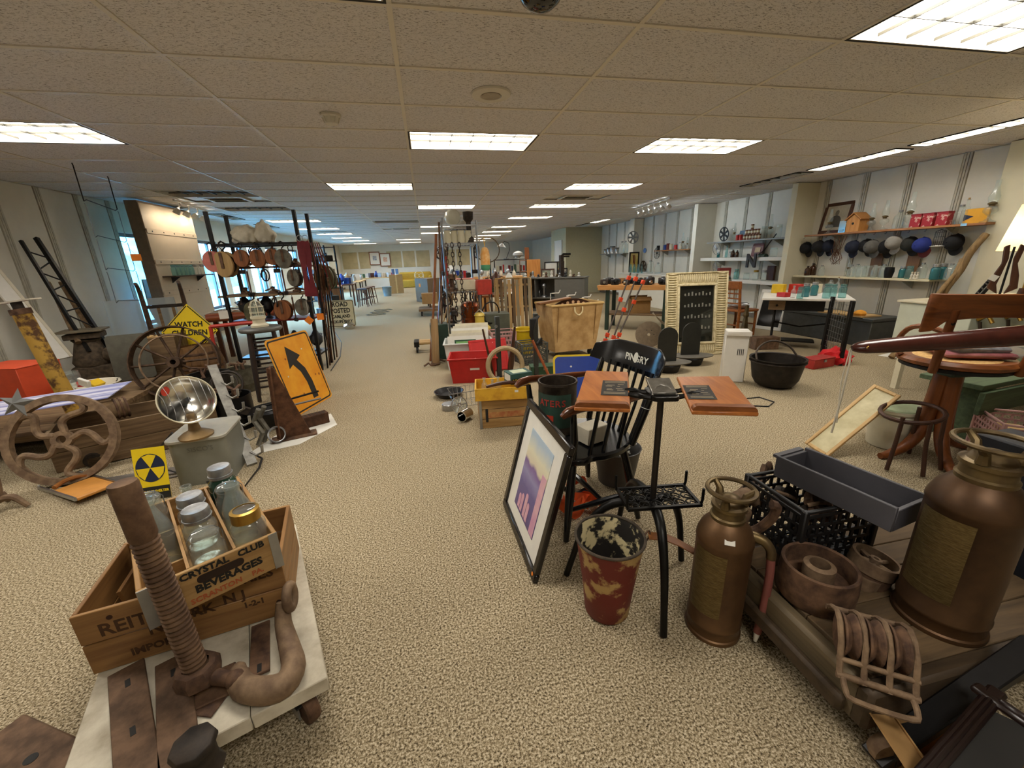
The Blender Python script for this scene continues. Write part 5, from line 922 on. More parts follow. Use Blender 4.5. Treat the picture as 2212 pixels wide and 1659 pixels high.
for k in range(8):
    x0 = random.uniform(-.02, .02); B().tube([(x0, .03*k-.12, 0), (x0-.02, .02*k-.1+random.uniform(-.03, .03), -.18), (x0+.01, random.uniform(-.1, .06), -.34), (x0-.02, random.uniform(-.12, .02), -.44), (x0, random.uniform(-.12, .1), -.36), (x0, random.uniform(-.05, .12), -.2)], .0035, 5).o('strand', cw, t)
# ---- pale lower shelf with jars
a_, b_ = gx(1703, 595, 6.62), gx(2078, 604, 6.62); ZL = (a_.z+b_.z)/2; palew = MW('pale_shelf', '#c9bd98', '#ddd2b0', 1, .5)
shelf('pale lower shelf lined with glass jars under the caps', 4.28, 6.40, ZL, palew, .30, name='jar_shelf')
def on2(px, X=6.66): p = gx(px, 598, X); return Vector((X, p.y, ZL+.001))
row = [('lamp', 1722, 'small oil lamp at the left end of the jar shelf', .62), ('amber', 1742, 'dark amber round jar on the jar shelf', .55), ('amber', 1753, 'tall dark amber jug on the jar shelf', .68), ('gallon', 1772, 'white labelled jug behind the copper wire', .6), ('lamp', 1829, 'oil lamp standing in the middle of the jar shelf', .72), ('gallon', 1836, 'clear jug with an amber label on the jar shelf', .62), ('gallon', 1848, 'clear handled jug next to the amber labelled one', .66), ('open', 1858, 'wide clear jar left of the jar row', 1.15), ('open', 1872, 'clear jar in the middle of the jar row', 1.2), ('milk', 1886, 'clear milk bottle on the jar shelf', .75), ('open', 1898, 'clear jar left of the black coal hod', 1.2), ('gallon', 1905, 'clear jug behind the black coal hod', .66), ('teal', 1947, 'dark teal jar with blue label', .9), ('aqua', 1962, 'pale aqua jar beside the teal jar', .95), ('gallon', 1988, 'large clear jar holding white figures', .72), ('teal', 2018, 'left of two big aqua jars at the right end', 1.1), ('teal', 2032, 'right of two big aqua jars at the right end', 1.1), ('gallon', 2050, 'clear jug at the right end of the jar shelf', .7), ('milk', 2060, 'clear milk bottle behind the leaning pole', .8)]
for i, (k, px, lb, s) in enumerate(row): jar(k, on2(px, 6.62 if i % 2 else 6.74), lb, 'jars on the pale shelf', s)
t = T('coal_scoop', 'black slanted coal scoop standing on the jar shelf', 'scoop', on2(1918, 6.64), 0); B().lathe([(.045, 0), (.06, .09), (.055, .15), (.05, .15), (.055, .09), (.04, .004), (0, .004)], 18).o('scoop', blackm, t)
t = T('white_figures', 'cluster of small white figurines on the jar shelf', 'figurine', on2(1975, 6.58), 0)
for i in range(3): B().lathe([(0, 0), (.02, 0), (.014, .03), (.018, .05), (.008, .065), (.013, .08), (.008, .095), (0, .097)], 10, EM((0, -.035+.035*i, .002))).o('figure', offwh, t)
for y in (4.7, 5.2): tag(B().box((0, 0, .17), (.012, .16, .34)).o('wall_board', MW('brown_board', '#6b4a2c', '#8a6440', 2), loc=(6.83, y, ZL+.002)), 'brown wooden board standing behind the jars, %s' % ('right one' if y < 5 else 'left one'), 'board')
# ---- sewing machine table with jars
t = T('sewing_table', 'white topped treadle sewing table carrying glass jars', 'table', (5.29, 4.90, 0), 46)
B().box((0, 0, .735), (1.0, 1.02, .03)).o('table_top', white, t, bev=.004); B().box((-.05, 0, .64), (.46, .46, .16)).o('machine_case', blackm, t, bev=.004); dw_ = B().box((-.27, .32, .63), (.03, .20, .13)).box((-.10, .32, .63), (.32, .19, .12)).o('drawer', MW('drawer_wood', '#6a543a', '#8a7150', 1), t, bev=.004); B().ball((-.295, .32, .63), .016, 8).o('drawer_knob', blackm, dw_)
for y in (-.33, .33):
    for s in (-1, 1): B().tube([(s*.10, y, .70), (s*.06, y, .52), (s*.12, y, .36), (s*.09, y, .26), (s*.22, y, .06), (s*.25, y, .012)], .016, 8).o('iron_leg', irb, t)
    B().tube([(-.09, y, .26), (0, y, .22), (.09, y, .26)], .012, 6).o('leg_brace', irb, t); B().ring(.07, .010, 18, 6, EM((0, y, .13), (90, 0, 0))).o('leg_scroll', irb, t)
B().box((0, 0, .10), (.24, .40, .02)).o('treadle', irb, t); B().tube([(0, -.33, .36), (0, 0, .30), (0, .33, .36)], .012, 6).o('cross_brace', irb, t)
def on3(px, py, z=.752): return gz(px, py, z)
for k, px, py, lb, s in (('aqua', 1727, 645, 'aqua jar with zinc lid at the left of the sewing table', .85), ('teal', 1739, 641, 'teal jar on the sewing table, second from left', 1.0), ('small', 1712, 643, 'small clear bottle at the left edge of the sewing table', .9), ('teal', 1757, 638, 'teal jar behind the telephone bottle', 1.0), ('aqua', 1784, 644, 'aqua jar in the middle of the sewing table', 1.0), ('gallon', 1790, 632, 'clear tall bottle behind the aqua jars', .62), ('aqua', 1798, 641, 'aqua jar second from the right on the sewing table', .9), ('bottle', 1806, 634, 'thin clear bottle at the back of the sewing table', .8), ('aqua', 1818, 643, 'aqua jar at the right edge of the sewing table', .95)): jar(k, on3(px, py), lb, 'jars on the sewing table', s)
tag(B().box((0, 0, .03), (.10, .14, .06)).o('red_carton', red, loc=on3(1692, 641), bev=.003), 'red carton at the left end of the sewing table', 'carton')
for i, (px, py, m_, lb) in enumerate(((.36, .1, red, 'small red box behind the sewing table jars'), (.40, -.12, cream, 'cream box behind the sewing table jars'), (.34, .32, yel, 'yellow green box behind the sewing table jars'))): tag(B().box((0, 0, .065), (.12, .16, .13)).o('small_box', m_, loc=(5.29+px*.695-py*.72, 4.90+px*.72+py*.695, .752), rot=(0, 0, 12*i), bev=.003), lb, 'box')
# wire grid stand
t = T('wire_grid', 'black framed wire grid display panel beside the sewing table', 'grid panel', (5.02, 4.12, 0), 62)
for x in (-.26, .26): B().box((x, 0, .39), (.05, .04, .78)).o('post', blackm, t, bev=.003)
for i in range(1, 8): B().tube([(-.26+.065*i, 0, .06), (-.26+.065*i, 0, .74)], .0025, 4).o('grid_wire', steel, t)
for i in range(10): B().tube([(-.26, 0, .07+.072*i), (.26, 0, .07+.072*i)], .0025, 4).o('grid_wire', steel, t)
for x, z in ((-.1, .6), (.05, .6), (-.08, .35), (.1, .3)): B().tube([(x, -.01, z), (x, -.03, z-.05), (x+.02, -.05, z-.07), (x+.04, -.03, z-.03)], .004, 5).o('hook', blackm, t)
t = T('footlocker', 'long dark grey steel trunk on the floor behind the sewing table', 'trunk', (6.35, 5.25, 0), 2); B().box((0, 0, .18), (.55, 1.45, .36)).o('body', M('trunk_grey', '#4a4b48', .5, .3, var=.12), t, bev=.01); B().box((0, 0, .385), (.57, 1.47, .05)).o('lid', M('trunk_grey', '#4a4b48'), t, bev=.008)
tag(B().box((0, 0, .01), (.34, .7, .02)).o('wood_tray', tanw, loc=(6.25, 5.0, .412)), 'light wooden tray on the grey trunk', 'tray'); tag(B().lathe([(0, 0), (.07, 0), (.08, .03), (.06, .06), (.02, .075), (0, .07)], 10).o('orange_cloth', M('orange_cloth', '#e39a2c', .8, var=.15), loc=(6.15, 4.75, .434)), 'crumpled orange cloth on the wooden tray', 'cloth')
t = T('iron_kettle', 'round dark iron pot with lid and spout near the right wall', 'pot', (6.42, 4.02, .004), 0); B().lathe([(0, 0), (.20, 0), (.235, .06), (.24, .2), (.22, .25), (.235, .26), (.22, .27), (.1, .31), (0, .32)], 28).o('pot', iron, t); B().tube([(.0, -.2, .2), (.02, -.27, .27), (.03, -.31, .33)], [.05, .04, .03], 10).o('spout', iron, t); B().tube([(-.08, 0, .31), (0, 0, .36), (.08, 0, .31)], .01, 6).o('lid_handle', iron, t)
tag(B().box((0, 0, .001), (.75, .5, .002)).o('paper_sheet', paper, loc=(6.2, 3.95, 0.001), rot=(0, 0, 12)), 'white paper sheet on the carpet under the iron pot', 'paper')
# red box and cloth, cauldron
t = T('red_toolbox', 'flat red metal box on the carpet beside the red cloth', 'box', (4.60, 3.92, 0), 8); B().box((0, 0, .055), (.36, .16, .11)).o('box', M('red_metal', '#a5302a', .5, .2, var=.12), t, bev=.006); B().box((0, 0, .115), (.365, .165, .012)).o('lid', M('red_metal', '#a5302a'), t, bev=.003); B().box((0, -.083, .09), (.04, .008, .03)).o('latch', steel, t)
random.seed(11); bm = bmesh.new(); bmesh.ops.create_icosphere(bm, subdivisions=3, radius=1)
for v in bm.verts: v.co *= 1+.22*math.sin(9*v.co.x+2*v.co.y)*math.cos(7*v.co.y+5*v.co.z); v.co.x *= .17; v.co.y *= .15; v.co.z = max(-.06, v.co.z*.13)
me = bpy.data.meshes.new('red_cloth'); bm.to_mesh(me); bm.free(); me.materials.append(M('bright_red_cloth', '#c3141a', .8, var=.1)); o = bpy.data.objects.new('red_cloth', me); COL.objects.link(o); o.location = (4.95, 4.0, .06); tag(o, 'crumpled bright red cloth bag by the red metal box', 'cloth')
t = T('iron_cauldron', 'black cast iron cauldron with a bail handle on the carpet', 'cauldron', (3.53, 3.45, 0), 0)
B().lathe([(0, .004), (.12, .004), (.18, .03), (.215, .09), (.235, .2), (.25, .29), (.262, .3), (.26, .312), (.242, .305), (.225, .2), (.2, .1), (.16, .04), (0, .025)], 40).o('pot', M('cauldron_black', '#1c1916', .5, .5, '#322b25', scale=12, bump=.4), t)
B().ring(.255, .007, 40, 6, c=(0, 0, .275)).o('rim_band', iron, t); B().tube([(-.25, .0, .29), (-.22, .06, .38), (-.1, .10, .45), (.05, .11, .46), (.19, .07, .40), (.25, .0, .29)], .010, 8).o('bail', M('bail_iron', '#4a4037', .5, .6), t)
tag(B().tube([gz(1600, 862, .006), gz(1640, 858, .006), gz(1672, 868, .006), gz(1660, 878, .006), gz(1615, 876, .006)], .006, 6).o('black_cable', blackp), 'loop of black cable on the carpet behind the right tablet', 'cable')
tag(B().tube([gz(1395, 815, .006), gz(1410, 835, .006), gz(1450, 845, .006), gz(1500, 838, .006)], .007, 6).o('black_hose', blackp), 'black hose end on the carpet behind the armchair', 'hose')
# ---- ornate mirror
def lean(name, label, cat, bl, br, tl, dz=.004):
    """matrix of a leaning rectangle from floor corners bl, br and the top left corner."""
    ex = (br-bl); w_ = ex.length; ex.normalize(); up_ = tl-bl; up_ -= ex*up_.dot(ex); h = up_.length; up_.normalize(); n = up_.cross(ex) * -1; c = (bl+br)/2
    t = T(name, label, cat, c, 0); t.matrix_world = Matrix(((ex.x, -n.x, up_.x, c.x), (ex.y, -n.y, up_.y, c.y), (ex.z, -n.z, up_.z, c.z+dz), (0, 0, 0, 1))); return t, w_, h
bl, br = Vector((3.22, 5.02, 0)), Vector((4.06, 4.88, 0)); t, W_, H_ = lean('ornate_mirror', 'cream fluted mirror frame with a dark glass standing on the floor', 'mirror', bl, br, bl+Vector((.02, .16, 1.12)))
crf = M('aged_cream_gilt', '#b5a678', .5, 0, '#dccfa8', scale=20, lo=.35, hi=.55); B().frame4(W_, H_, .155, .04, EM((0, 0, H_/2))).o('frame_base', crf, t, bev=.006); B().frame4(W_-.30, H_-.30, .03, .06, EM((0, -.012, H_/2))).o('inner_bead', crf, t, bev=.006); B().frame4(W_+.01, H_+.01, .02, .06, EM((0, -.008, H_/2))).o('outer_bead', crf, t, bev=.006)
fl = B().tube([(0, 0, -.055), (0, -.012, 0), (0, 0, .055)], [.008, .011, .008], 6).o('flute', crf, t, loc=(0, -9, 0)); fd = fl.data; bpy.data.objects.remove(fl)
def flute(x, z, ry): o = bpy.data.objects.new('flute', fd); COL.objects.link(o); o.parent = t; o.location = (x, -.022, z); o.rotation_euler = (0, math.radians(ry), 0)
nh = 34
for i in range(nh):
    z = .02+(H_-.04)*i/(nh-1)
    for x in (-W_/2+.078, W_/2-.078): flute(x, z, 90)
nw = 18
for i in range(nw):
    x = -W_/2+.17+(W_-.34)*i/(nw-1)
    for z in (.078, H_-.078): flute(x, z, 0)
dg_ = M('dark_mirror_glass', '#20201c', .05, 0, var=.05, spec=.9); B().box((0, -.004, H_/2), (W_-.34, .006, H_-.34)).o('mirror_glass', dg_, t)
# reflection of the stock shelf, painted on the glass as flat bars
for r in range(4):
    z = H_*.72-.155*r; B().box((.03, -.0085, z), (W_*.46, .001, .006)).o('painted_reflection_shelf', M('reflection_dark_brown', '#15130f', .5), t)
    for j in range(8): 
        h_ = .03+.012*((j*7+r*3) % 3); B().box((-.16+.05*j, -.009, z+.006+h_/2), (.022, .001, h_)).o('painted_reflection_jar', M('reflection_grey', '#77766c', .5), t)
# ---- white radiator cover, arched pans
bl, br = gz(1562, 815, 0), gz(1603, 838, 0); t = T('radiator_cover', 'white enamel heater casing standing on end', 'heater casing', ((bl.x+br.x)/2+.03, (bl.y+br.y)/2+.06, 0), -30)
B().box((0, 0, .29), (.23, .11, .58)).o('casing', M('white_enamel', '#e0ddd4', .3, var=.02), t, bev=.008); B().prism([(-.115, -.055), (.115, -.055), (.13, -.085), (-.10, -.085)], .05, EM((0, 0, .52))).o('flared_top', M('white_enamel', '#e0ddd4'), t, bev=.003)
for i in range(4): B().box((.02+.018*i, -.0558, .34), (.007, .002, .07)).o('vent_slot', blk, t)
for px, py, lb in ((1462, 806, 'nearer black arched stand with a round base'), (1512, 790, 'farther black arched stand with a round base')):
    def mkp(label, group):
        t = T('arched_stand', label, 'stand', (0, 0, 0), 0, group); B().lathe([(0, 0), (.10, 0), (.12, .07), (.115, .08), (0, .08)], 28).o('pedestal', blackm, t); B().lathe([(0, .08), (.22, .085), (.225, .095), (0, .1)], 36, EM((0, 0, 0), (0, 0, 0), (1, .55, 1))).o('dish', M('dish_grey', '#6b675e', .5, .3, var=.1), t); B().prism(arc(0, .24, .095, 0, 180, 14)+[(-.095, 0), (.095, 0)], .012, EM((-.02, .006, .10), (90, 0, 0))).o('arched_plate', M('plate_black', '#22231f', .45, var=.2), t); return t
    p = gz(px, py, 0); once('arch', mkp, (p.x-.05, p.y+.12, 0), lb, -10, 'black arched stands', 1.25)
# ---- bar clamps leaning
for i, (px, py, tx, ty, lb) in enumerate(((1305, 742, 1362, 590, 'leftmost of three orange bar clamps'), (1318, 748, 1377, 592, 'middle of three orange bar clamps'), (1330, 740, 1393, 600, 'rightmost of three orange bar clamps'))):
    a = gz(px, py, .01); b_ = gy(tx, ty, a.y+.35); t = T('bar_clamp', lb, 'clamp', a, 0, 'orange bar clamps'); d = b_-a
    B().tube([(0, 0, 0), d], .014, 8).o('pipe', M('clamp_pipe', '#4a4038', .5, .5), t); cl = M('clamp_orange', '#e0481c', .5, var=.08); u = d.normalized()
    for f in (.04, .12, .62 if i != 1 else .5, .93): B().box(tuple(d*f), (.06, .05, .07), (0, 18, 0)).o('jaw', cl, t, bev=.006)
    B().tube([tuple(d*.0), tuple(d*.0-u*.0+Vector((-.06, -.03, .02)))], .008, 6).o('handle', steel, t)
# ---- oak chair with a metal bottle
t = T('oak_chair', 'brown oak side chair with a slatted back by the sewing table', 'chair', (5.17, 6.0, 0), 100)
oc = MW('chair_oak', '#7a4420', '#a3632f', 1, .4); B().prism(rrect(.46, .44, .04), .035, EM((0, 0, .42))).o('seat', oc, t, bev=.006)
for x in (-.19, .19): B().tube([(x, -.18, .42), (x, -.19, .25), (x, -.185, .01)], [.026, .02, .022], 10).o('leg', oc, t); B().tube([(x, .19, 0.01), (x, .20, .45), (x, .27, .92)], [.022, .024, .02], 8).o('back_post', oc, t)
B().box((0, .262, .86), (.44, .025, .12), (-8, 0, 0)).o('crest_rail', oc, t, bev=.006)
for z in (.56, .64, .72): B().box((0, .215+.06*(z-.5), z), (.38, .014, .022)).o('back_slat', oc, t, bev=.003)
for x in (-.08, 0, .08): B().tube([(x, .235, .64), (x, .25, .80)], .006, 6).o('spindle', oc, t)
for y in (-.185, .195): B().tube([(-.19, y, .2), (.19, y, .2)], .012, 6).o('stretcher', oc, t)
t = T('metal_bottle', 'silver torpedo shaped metal bottle lying on the oak chair', 'bottle', (5.13, 5.95, .512), rot=(0, 90, -30)); B().lathe([(0, -.16), (.02, -.16), (.025, -.1), (.05, -.02), (.055, .05), (.05, .12), (.035, .13), (.035, .15), (0, .15)], 20).o('bottle', steel, t)
t = T('iron_anvil_post', 'brass toned flared floor post under the oak chair', 'post', (5.0, 5.62, 0), 0); B().lathe([(0, 0), (.10, 0), (.095, .02), (.05, .2), (.03, .36), (.045, .40), (.03, .45), (.03, .55), (0, .56)], 4, EM((0, 0, 0), (0, 0, 45))).o('post', oldbr, t, sm=False)
tag(B().box((0, 0, .09), (.34, .16, .18)).o('brown_box', brn, loc=(4.78, 4.95, 0), rot=(0, 0, -12), bev=.005), 'brown metal box on the floor behind the cauldron', 'box')
# ---- bay 2 shelves
sg = M('grey_shelf_metal', '#8b8c88', .5, .2, var=.04)
a_, b_ = gx(1550, 521, 6.62), gx(1682, 515, 6.62); Z21 = (a_.z+b_.z)/2; shelf('grey upper shelf with cans and a large reel in the middle bay', 6.62, 8.9, Z21, sg, .30, name='grey_shelf')
a_, b_ = gx(1534, 556, 6.58), gx(1676, 556, 6.58); Z22 = (a_.z+b_.z)/2; shelf('thick white middle shelf with an N letter on its edge', 6.62, 9.02, Z22, white, .34, .07, name='white_shelf')
a_, b_ = gx(1569, 603, 6.58), gx(1672, 607, 6.58); Z23 = (a_.z+b_.z)/2; shelf('thick white lowest shelf above the oak chair', 6.62, 8.9, Z23, white, .34, .07, name='white_shelf')
def onz(px, z, X=6.66, py=540): p = gx(px, py, X); return Vector((X, p.y, z+.001))
p = onz(1560, Z21, 6.70); once('reelblk', mk_reel(.155, blackp), (6.70, p.y, Z21+.158), 'large black film reel standing on the grey upper shelf', 0, None, rot=(0, 84, 0))
cm = M('can_maroon', '#5d2b26', .4, .2, '#a8866a', scale=30); k = 0
for r_, n_ in ((0, 6), (1, 5), (2, 1)):
    for j in range(n_):
        k += 1; lb = ['bottom row of the small patterned cans, can %s from left' % w_ for w_ in ('first', 'second', 'third', 'fourth', 'fifth', 'sixth')][j] if r_ == 0 else (['upper row of the small patterned cans, can %s from left' % w_ for w_ in ('first', 'second', 'third', 'fourth', 'fifth')][j] if r_ == 1 else 'single patterned can on top of the can stack')
        p = onz(1605+6.2*j+3*r_+(8 if r_ == 2 else 0), Z21, 6.66); once('cansm', mk_can(cm, None, cream), (6.66, p.y, Z21+.002+.099*r_), lb, 0, 'patterned cans on the grey shelf', 1.0)
for i, px in enumerate((1590, 1597)): p = onz(px, Z21, 6.62); once('canred', mk_can(red, steel), p, 'red tin can beside the patterned cans, %s' % ('left one' if i == 0 else 'right one'), 0, 'red cans', 1.2)
tag(B().box((0, 0, .1), (.03, .24, .2)).o('picture_box', M('picture_blue', '#3f5c78', .4, var=.2), loc=(6.76, onz(1592, Z21).y, Z21+.002), rot=(0, 10, 0), bev=.003), 'small blue picture leaning behind the red cans', 'picture')
for px, s, lb in ((1582, .9, 'oil lamp with clear chimney left of the red cans'), (1657, 1.1, 'large footed oil lamp at the right of the grey shelf')): jar('lamp', onz(px, Z21, 6.68), lb, 'oil lamps in the middle bay', s)
for px, lb in ((1645, 'clear glass chimney left of the footed lamp'), (1676, 'clear glass cylinder at the right end of the grey shelf')): jar('open', onz(px, Z21, 6.74), lb, None, (1.0, 1.0, 1.7))
for k_, px, s, lb in (('teal', 1553, .7, 'blue jar at the left of the white middle shelf'), ('soda', 1570, 1.0, 'pale tall bottle on the white middle shelf'), ('zinc', 1578, .7, 'dark lidded jar on the white middle shelf'), ('amber', 1584, .55, 'amber jug on the white middle shelf'), ('amber', 1593, .5, 'small amber jug left of the red tray'), ('open', 1672, 1.2, 'pale vase at the right of the white middle shelf')): jar(k_, onz(px, Z22, 6.64), lb, 'bottles on the white middle shelf', s)
p = onz(1634, Z22, 6.74); t = T('serving_tray', 'dark red square tray standing on the white middle shelf', 'tray', p, 0, rot=(0, 8, 0)); B().prism(rrect(.30, .26, .04), .012, EM((0, 0, .14), (90, 0, 90))).o('tray', M('tray_maroon', '#5a1c20', .35, var=.2), t, bev=.004); B().box((-.009, -.02, .14), (.002, .14, .10)).o('tray_picture', M('tray_picture_tan', '#b59a72', .5, var=.2), t)
p = onz(1650, Z22, 6.6); t = T('iron_press', 'dark green flat iron tool lying on the white shelf', 'iron', p, 0); B().prism(arc(0, 0, .06, 0, 180, 10)+[(-.09, 0), (.1, 0)], .16, EM((0, .08, .0), (90, 0, 0))).o('body', dgreen, t, bev=.006); B().tube([(0, -.25, .42), (0, 0, .12), (0, .12, .05)], .010, 6).o('lever', blackm, t)
p = gx(1622, 575, 6.50); txtN = T('letter_sign', 'black capital N letter on the front of the white shelf', 'letter', (6.49, p.y, Z22-.05), 0); txt('N', .36, M('letter_black', '#1b1716', .5), txtN, EM((0, 0, -.03), (90, 0, -90)), name='letter', ex=.012, off=.012)
for i, (px, py, lb) in enumerate(((1548, 538, 'wire fan guard hung at the left end of the white middle shelf'), (1548, 578, 'wire fan guard below the white middle shelf'), (1552, 600, 'wire fan guard behind the mirror top'))):
    p = gx(px, py, 6.52); once('fan', mk_reel(.13, alu, 12, False), (6.52, p.y, p.z), lb, 0, 'wire fan guards', rot=(0, 80, 0))
for k_, px, s, lb in (('zinc', 1556, 1.0, 'clear jar at the left of the lowest white shelf'), ('open', 1572, 1.0, 'grey glass jar on the lowest white shelf'), ('aqua', 1590, 1.15, 'aqua box shaped jar on the lowest white shelf'), ('open', 1612, 1.0, 'clear crock on the lowest white shelf'), ('brasslid', 1632, 1.1, 'jar with brass ring on the lowest white shelf'), ('zinc', 1650, 1.1, 'tall lidded jar at the right of the lowest white shelf')): jar(k_, onz(px, Z23, 6.62, 598), lb, 'jars on the lowest white shelf', s)
tag(B().box((0, 0, .14), (.05, .18, .28)).o('dark_slab', walnutz, loc=(6.78, onz(1662, Z23).y, Z23+.002), bev=.004), 'dark slab standing at the right end of the lowest white shelf', 'slab')
t = T('easel_frame', 'white floor frame with a dark panel beside the oak chair', 'frame', (6.0, 6.22, 0), rot=(-14, 0, -70)); B().frame4(.50, .72, .06, .03, EM((0, 0, .36))).o('white_border', white, t, bev=.004); B().box((0, .006, .36), (.40, .01, .62)).o('panel', M('dark_glassy_panel', '#2b2b2a', .2), t)
tag(B().box((0, 0, .14), (.16, .16, .28)).o('pale_box', offwh, loc=(4.95, 6.25, 0), bev=.004), 'pale box on the floor under the oak chair', 'box')
# ---- bay 3 shelf and wall reels
a_ = gx(1418, 541, 6.62); Z31 = a_.z; shelf('shelf with mugs and a lamp in the third bay', 9.6, 11.25, Z31, shw, .28, name='mug_shelf')
mg = [dred, blue, teal_g, cream, red, M('mug_black', '#15151a', .3), offwh, dred]
for j, (px, m_, lb) in enumerate(((1422, blackm, 'dark coffee mill at the left of the mug shelf'), (1433, blue, 'dark blue canister on the mug shelf'), (1443, dred, 'maroon patterned canister on the mug shelf'), (1456, red, 'red canister on the mug shelf'), (1449, cream, 'cream box on the mug shelf'), (1466, offwh, 'pale carton on the mug shelf'))): once('canm%d' % j, mk_can(m_, steel if j % 2 else None), (6.62+.05*(j % 2), gx(px, 535, 6.62).y, Z31+.002), lb, 0, 'canisters on the mug shelf', (1.5, 1.5, 1.3+.2*(j % 3)))
for px, lb, s in ((1474, 'oil lamp on the mug shelf', 1.0), (1484, 'smaller oil lamp at the right of the mug shelf', .7)): jar('lamp', (6.66, gx(px, 535, 6.66).y, Z31+.002), lb, None, s)
for px, py, R_, X, key, m_, lb in ((1367, 513, .19, 6.52, 'r1', steel, 'oval looking metal reel high on the white fin wall'), (1391, 577, .20, 6.86, 'r2', M('reel_grey_brown', '#55483c', .5, .4), 'large brown film reel hanging beside the yellow poster'), (1417, 547, .16, 6.80, 'r3', blackm, 'dark wire reel below the mug shelf')):
    p = gx(px, py, X) if X > 6.6 else gy(px, py, 12.44); rot = (0, 90, 0) if X > 6.6 else (90, 0, 0)
    if X > 6.6: p = Vector((6.83, p.y, p.z))
    else: p = Vector((p.x, 12.425, p.z))
    once(key, mk_reel(R_, m_, 6 if key != 'r3' else 10, key != 'r3'), p, lb, 0, 'reels on the right wall', rot=rot)
p = gy(1365, 572, 12.44); t = T('yellow_poster', 'black framed yellow poster on the white fin wall', 'poster', (p.x+.06, 12.43, p.z), 0); B().frame4(.34, .78, .04, .03).o('frame', blackm, t); B().box((0, .004, 0), (.27, .008, .71)).o('poster', M('poster_yellow', '#d8b422', .5, 0, '#e6d8a0', scale=2, stretch=(1, 1, .8)), t)
for i in range(3): B().tube([(-.05+.03*i, -.003, .3), (-.03+.03*i, -.004, .2), (-.02+.02*i, -.004, .05-.05*i)], .010, 5).o('brush_mark', dred, t)
p = gx(1393, 541, 6.86); t = tag(B().prism(arc(0, 0, .09, 0, 360, 24), .01, EM((0, 0, 0), (90, 0, -90)) @ EM((0, 0, 0), (0, 0, 0), (1, .8, 1))).o('blue_plaque', M('plaque_blue', '#6f9ae0', .5), loc=(6.86, p.y, p.z)), 'small light blue oval plaque on the third bay wall', 'plaque')
# bay 4
a_ = gx(1315, 548, 6.62); Z41 = a_.z; shelf('short shelf with steel pots in the farthest bay', 13.2, 15.1, Z41, sg, .28, name='pot_shelf')
for j, (px, s, lb) in enumerate(((1308, 1.6, 'dark bottle shaped can at the left of the pot shelf'), (1315, 2.0, 'steel milk can on the pot shelf'), (1323, 2.4, 'tall steel pot with a pump rod on the pot shelf'), (1333, 1.8, 'grey steel pot at the right of the pot shelf'))): once('pots', mk_can(steel, dkgrey), (6.64, gx(px, 545, 6.64).y, Z41+.002), lb, 0, 'steel pots on the pot shelf', (s*1.3, s*1.3, s))
for px, lb in ((1343, 'clear glass jug on the pot shelf'), (1350, 'second clear glass jug on the pot shelf')): jar('gallon', (6.66, gx(px, 545, 6.66).y, Z41+.002), lb, None, 1.3)
# white ledge with bottles behind the bench
Zb = .86; t = T('low_cabinet', 'low white counter with green bottles behind the work bench', 'counter', (6.40, 10.9, 0), 0); B().box((0, 0, .42), (.80, 2.6, .84)).o('carcass', wallw, t, bev=.004); B().box((0, 0, .855), (.84, 2.64, .03)).o('counter_top', white, t, bev=.004)
for j in range(7): jar('soda', (6.25-.03*(j % 2), 12.0-.12*j, .872), 'green soda bottle in the row behind the bench, %s from left' % ('first', 'second', 'third', 'fourth', 'fifth', 'sixth', 'seventh')[j], 'soda bottles', 1.0)
for j, (y, s, lb) in enumerate(((10.9, 1.2, 'clear jug on the white counter'), (10.5, 1.0, 'clear jar on the white counter behind the cameras'))): jar('gallon', (6.3, y, .872), lb, None, s)
# ---- work bench with cameras, things below
t = T('work_bench', 'long wooden work bench with green legs covered in old cameras', 'bench', (4.35, 6.95, 0), -38); WB = t
bw2 = MW('bench_top_wood', '#a8743c', '#c8955a', 0, .5)
for i in range(3): B().box((0, -.22+.22*i, .83), (2.4, .218, .045)).o('top_plank', bw2, t, bev=.003)
B().box((0, -.33, .79), (2.36, .025, .05)).o('apron', bw2, t); B().box((0, 0, .30), (2.1, .5, .03)).o('lower_shelf', wold, t, bev=.003)
for x in (-1.0, .05, 1.0):
    for y in (-.28, .28): B().box((x, y, .405), (.07, .07, .81)).o('leg', dgreen, t, bev=.004)
wbm = Matrix.LocRotScale(t.location, t.rotation_euler, None)
def mk_cam(kind):
    def f(label, group):
        t = T('camera', label, 'camera', (0, 0, 0), 0, group); B().box((0, 0, .045), (.13, .05, .09)).o('body', blackp if kind else MR('camera_leather', '#2a2320', '#453831', .6, .1), t, bev=.008); B().cyl((0, -.025, .045), (0, -.075, .045), .028, .024, n=16).o('lens', chrome if kind == 0 else blackm, t); B().box((0, 0, .098), (.05, .04, .02)).o('viewfinder', steel, t, bev=.003); B().cyl((.045, 0, .09), (.045, 0, .1), .010, n=10).o('dial', steel, t); return t
    return f
random.seed(21)
names = ['near left corner', 'left third', 'middle', 'right third', 'far right end']
ord_ = ['first', 'second', 'third', 'fourth', 'fifth', 'sixth', 'seventh', 'eighth', 'ninth', 'tenth', 'eleventh', 'twelfth', 'thirteenth', 'fourteenth']
for r in range(2):
    for j in range(11):
        p = wbm @ Vector((-1.08+.205*j+random.uniform(-.03, .03), -.2+.25*r+random.uniform(-.03, .03), .8535)); once('cam%d' % ((j+r) % 2), mk_cam((j+r) % 2), p, 'old camera in the %s row on the bench, %s from the left' % (('front', 'back')[r], ord_[j]), random.uniform(-80, 10), 'cameras on the work bench', random.uniform(.9, 1.35))
def put(x, y, z=.8535): return wbm @ Vector((x, y, z))
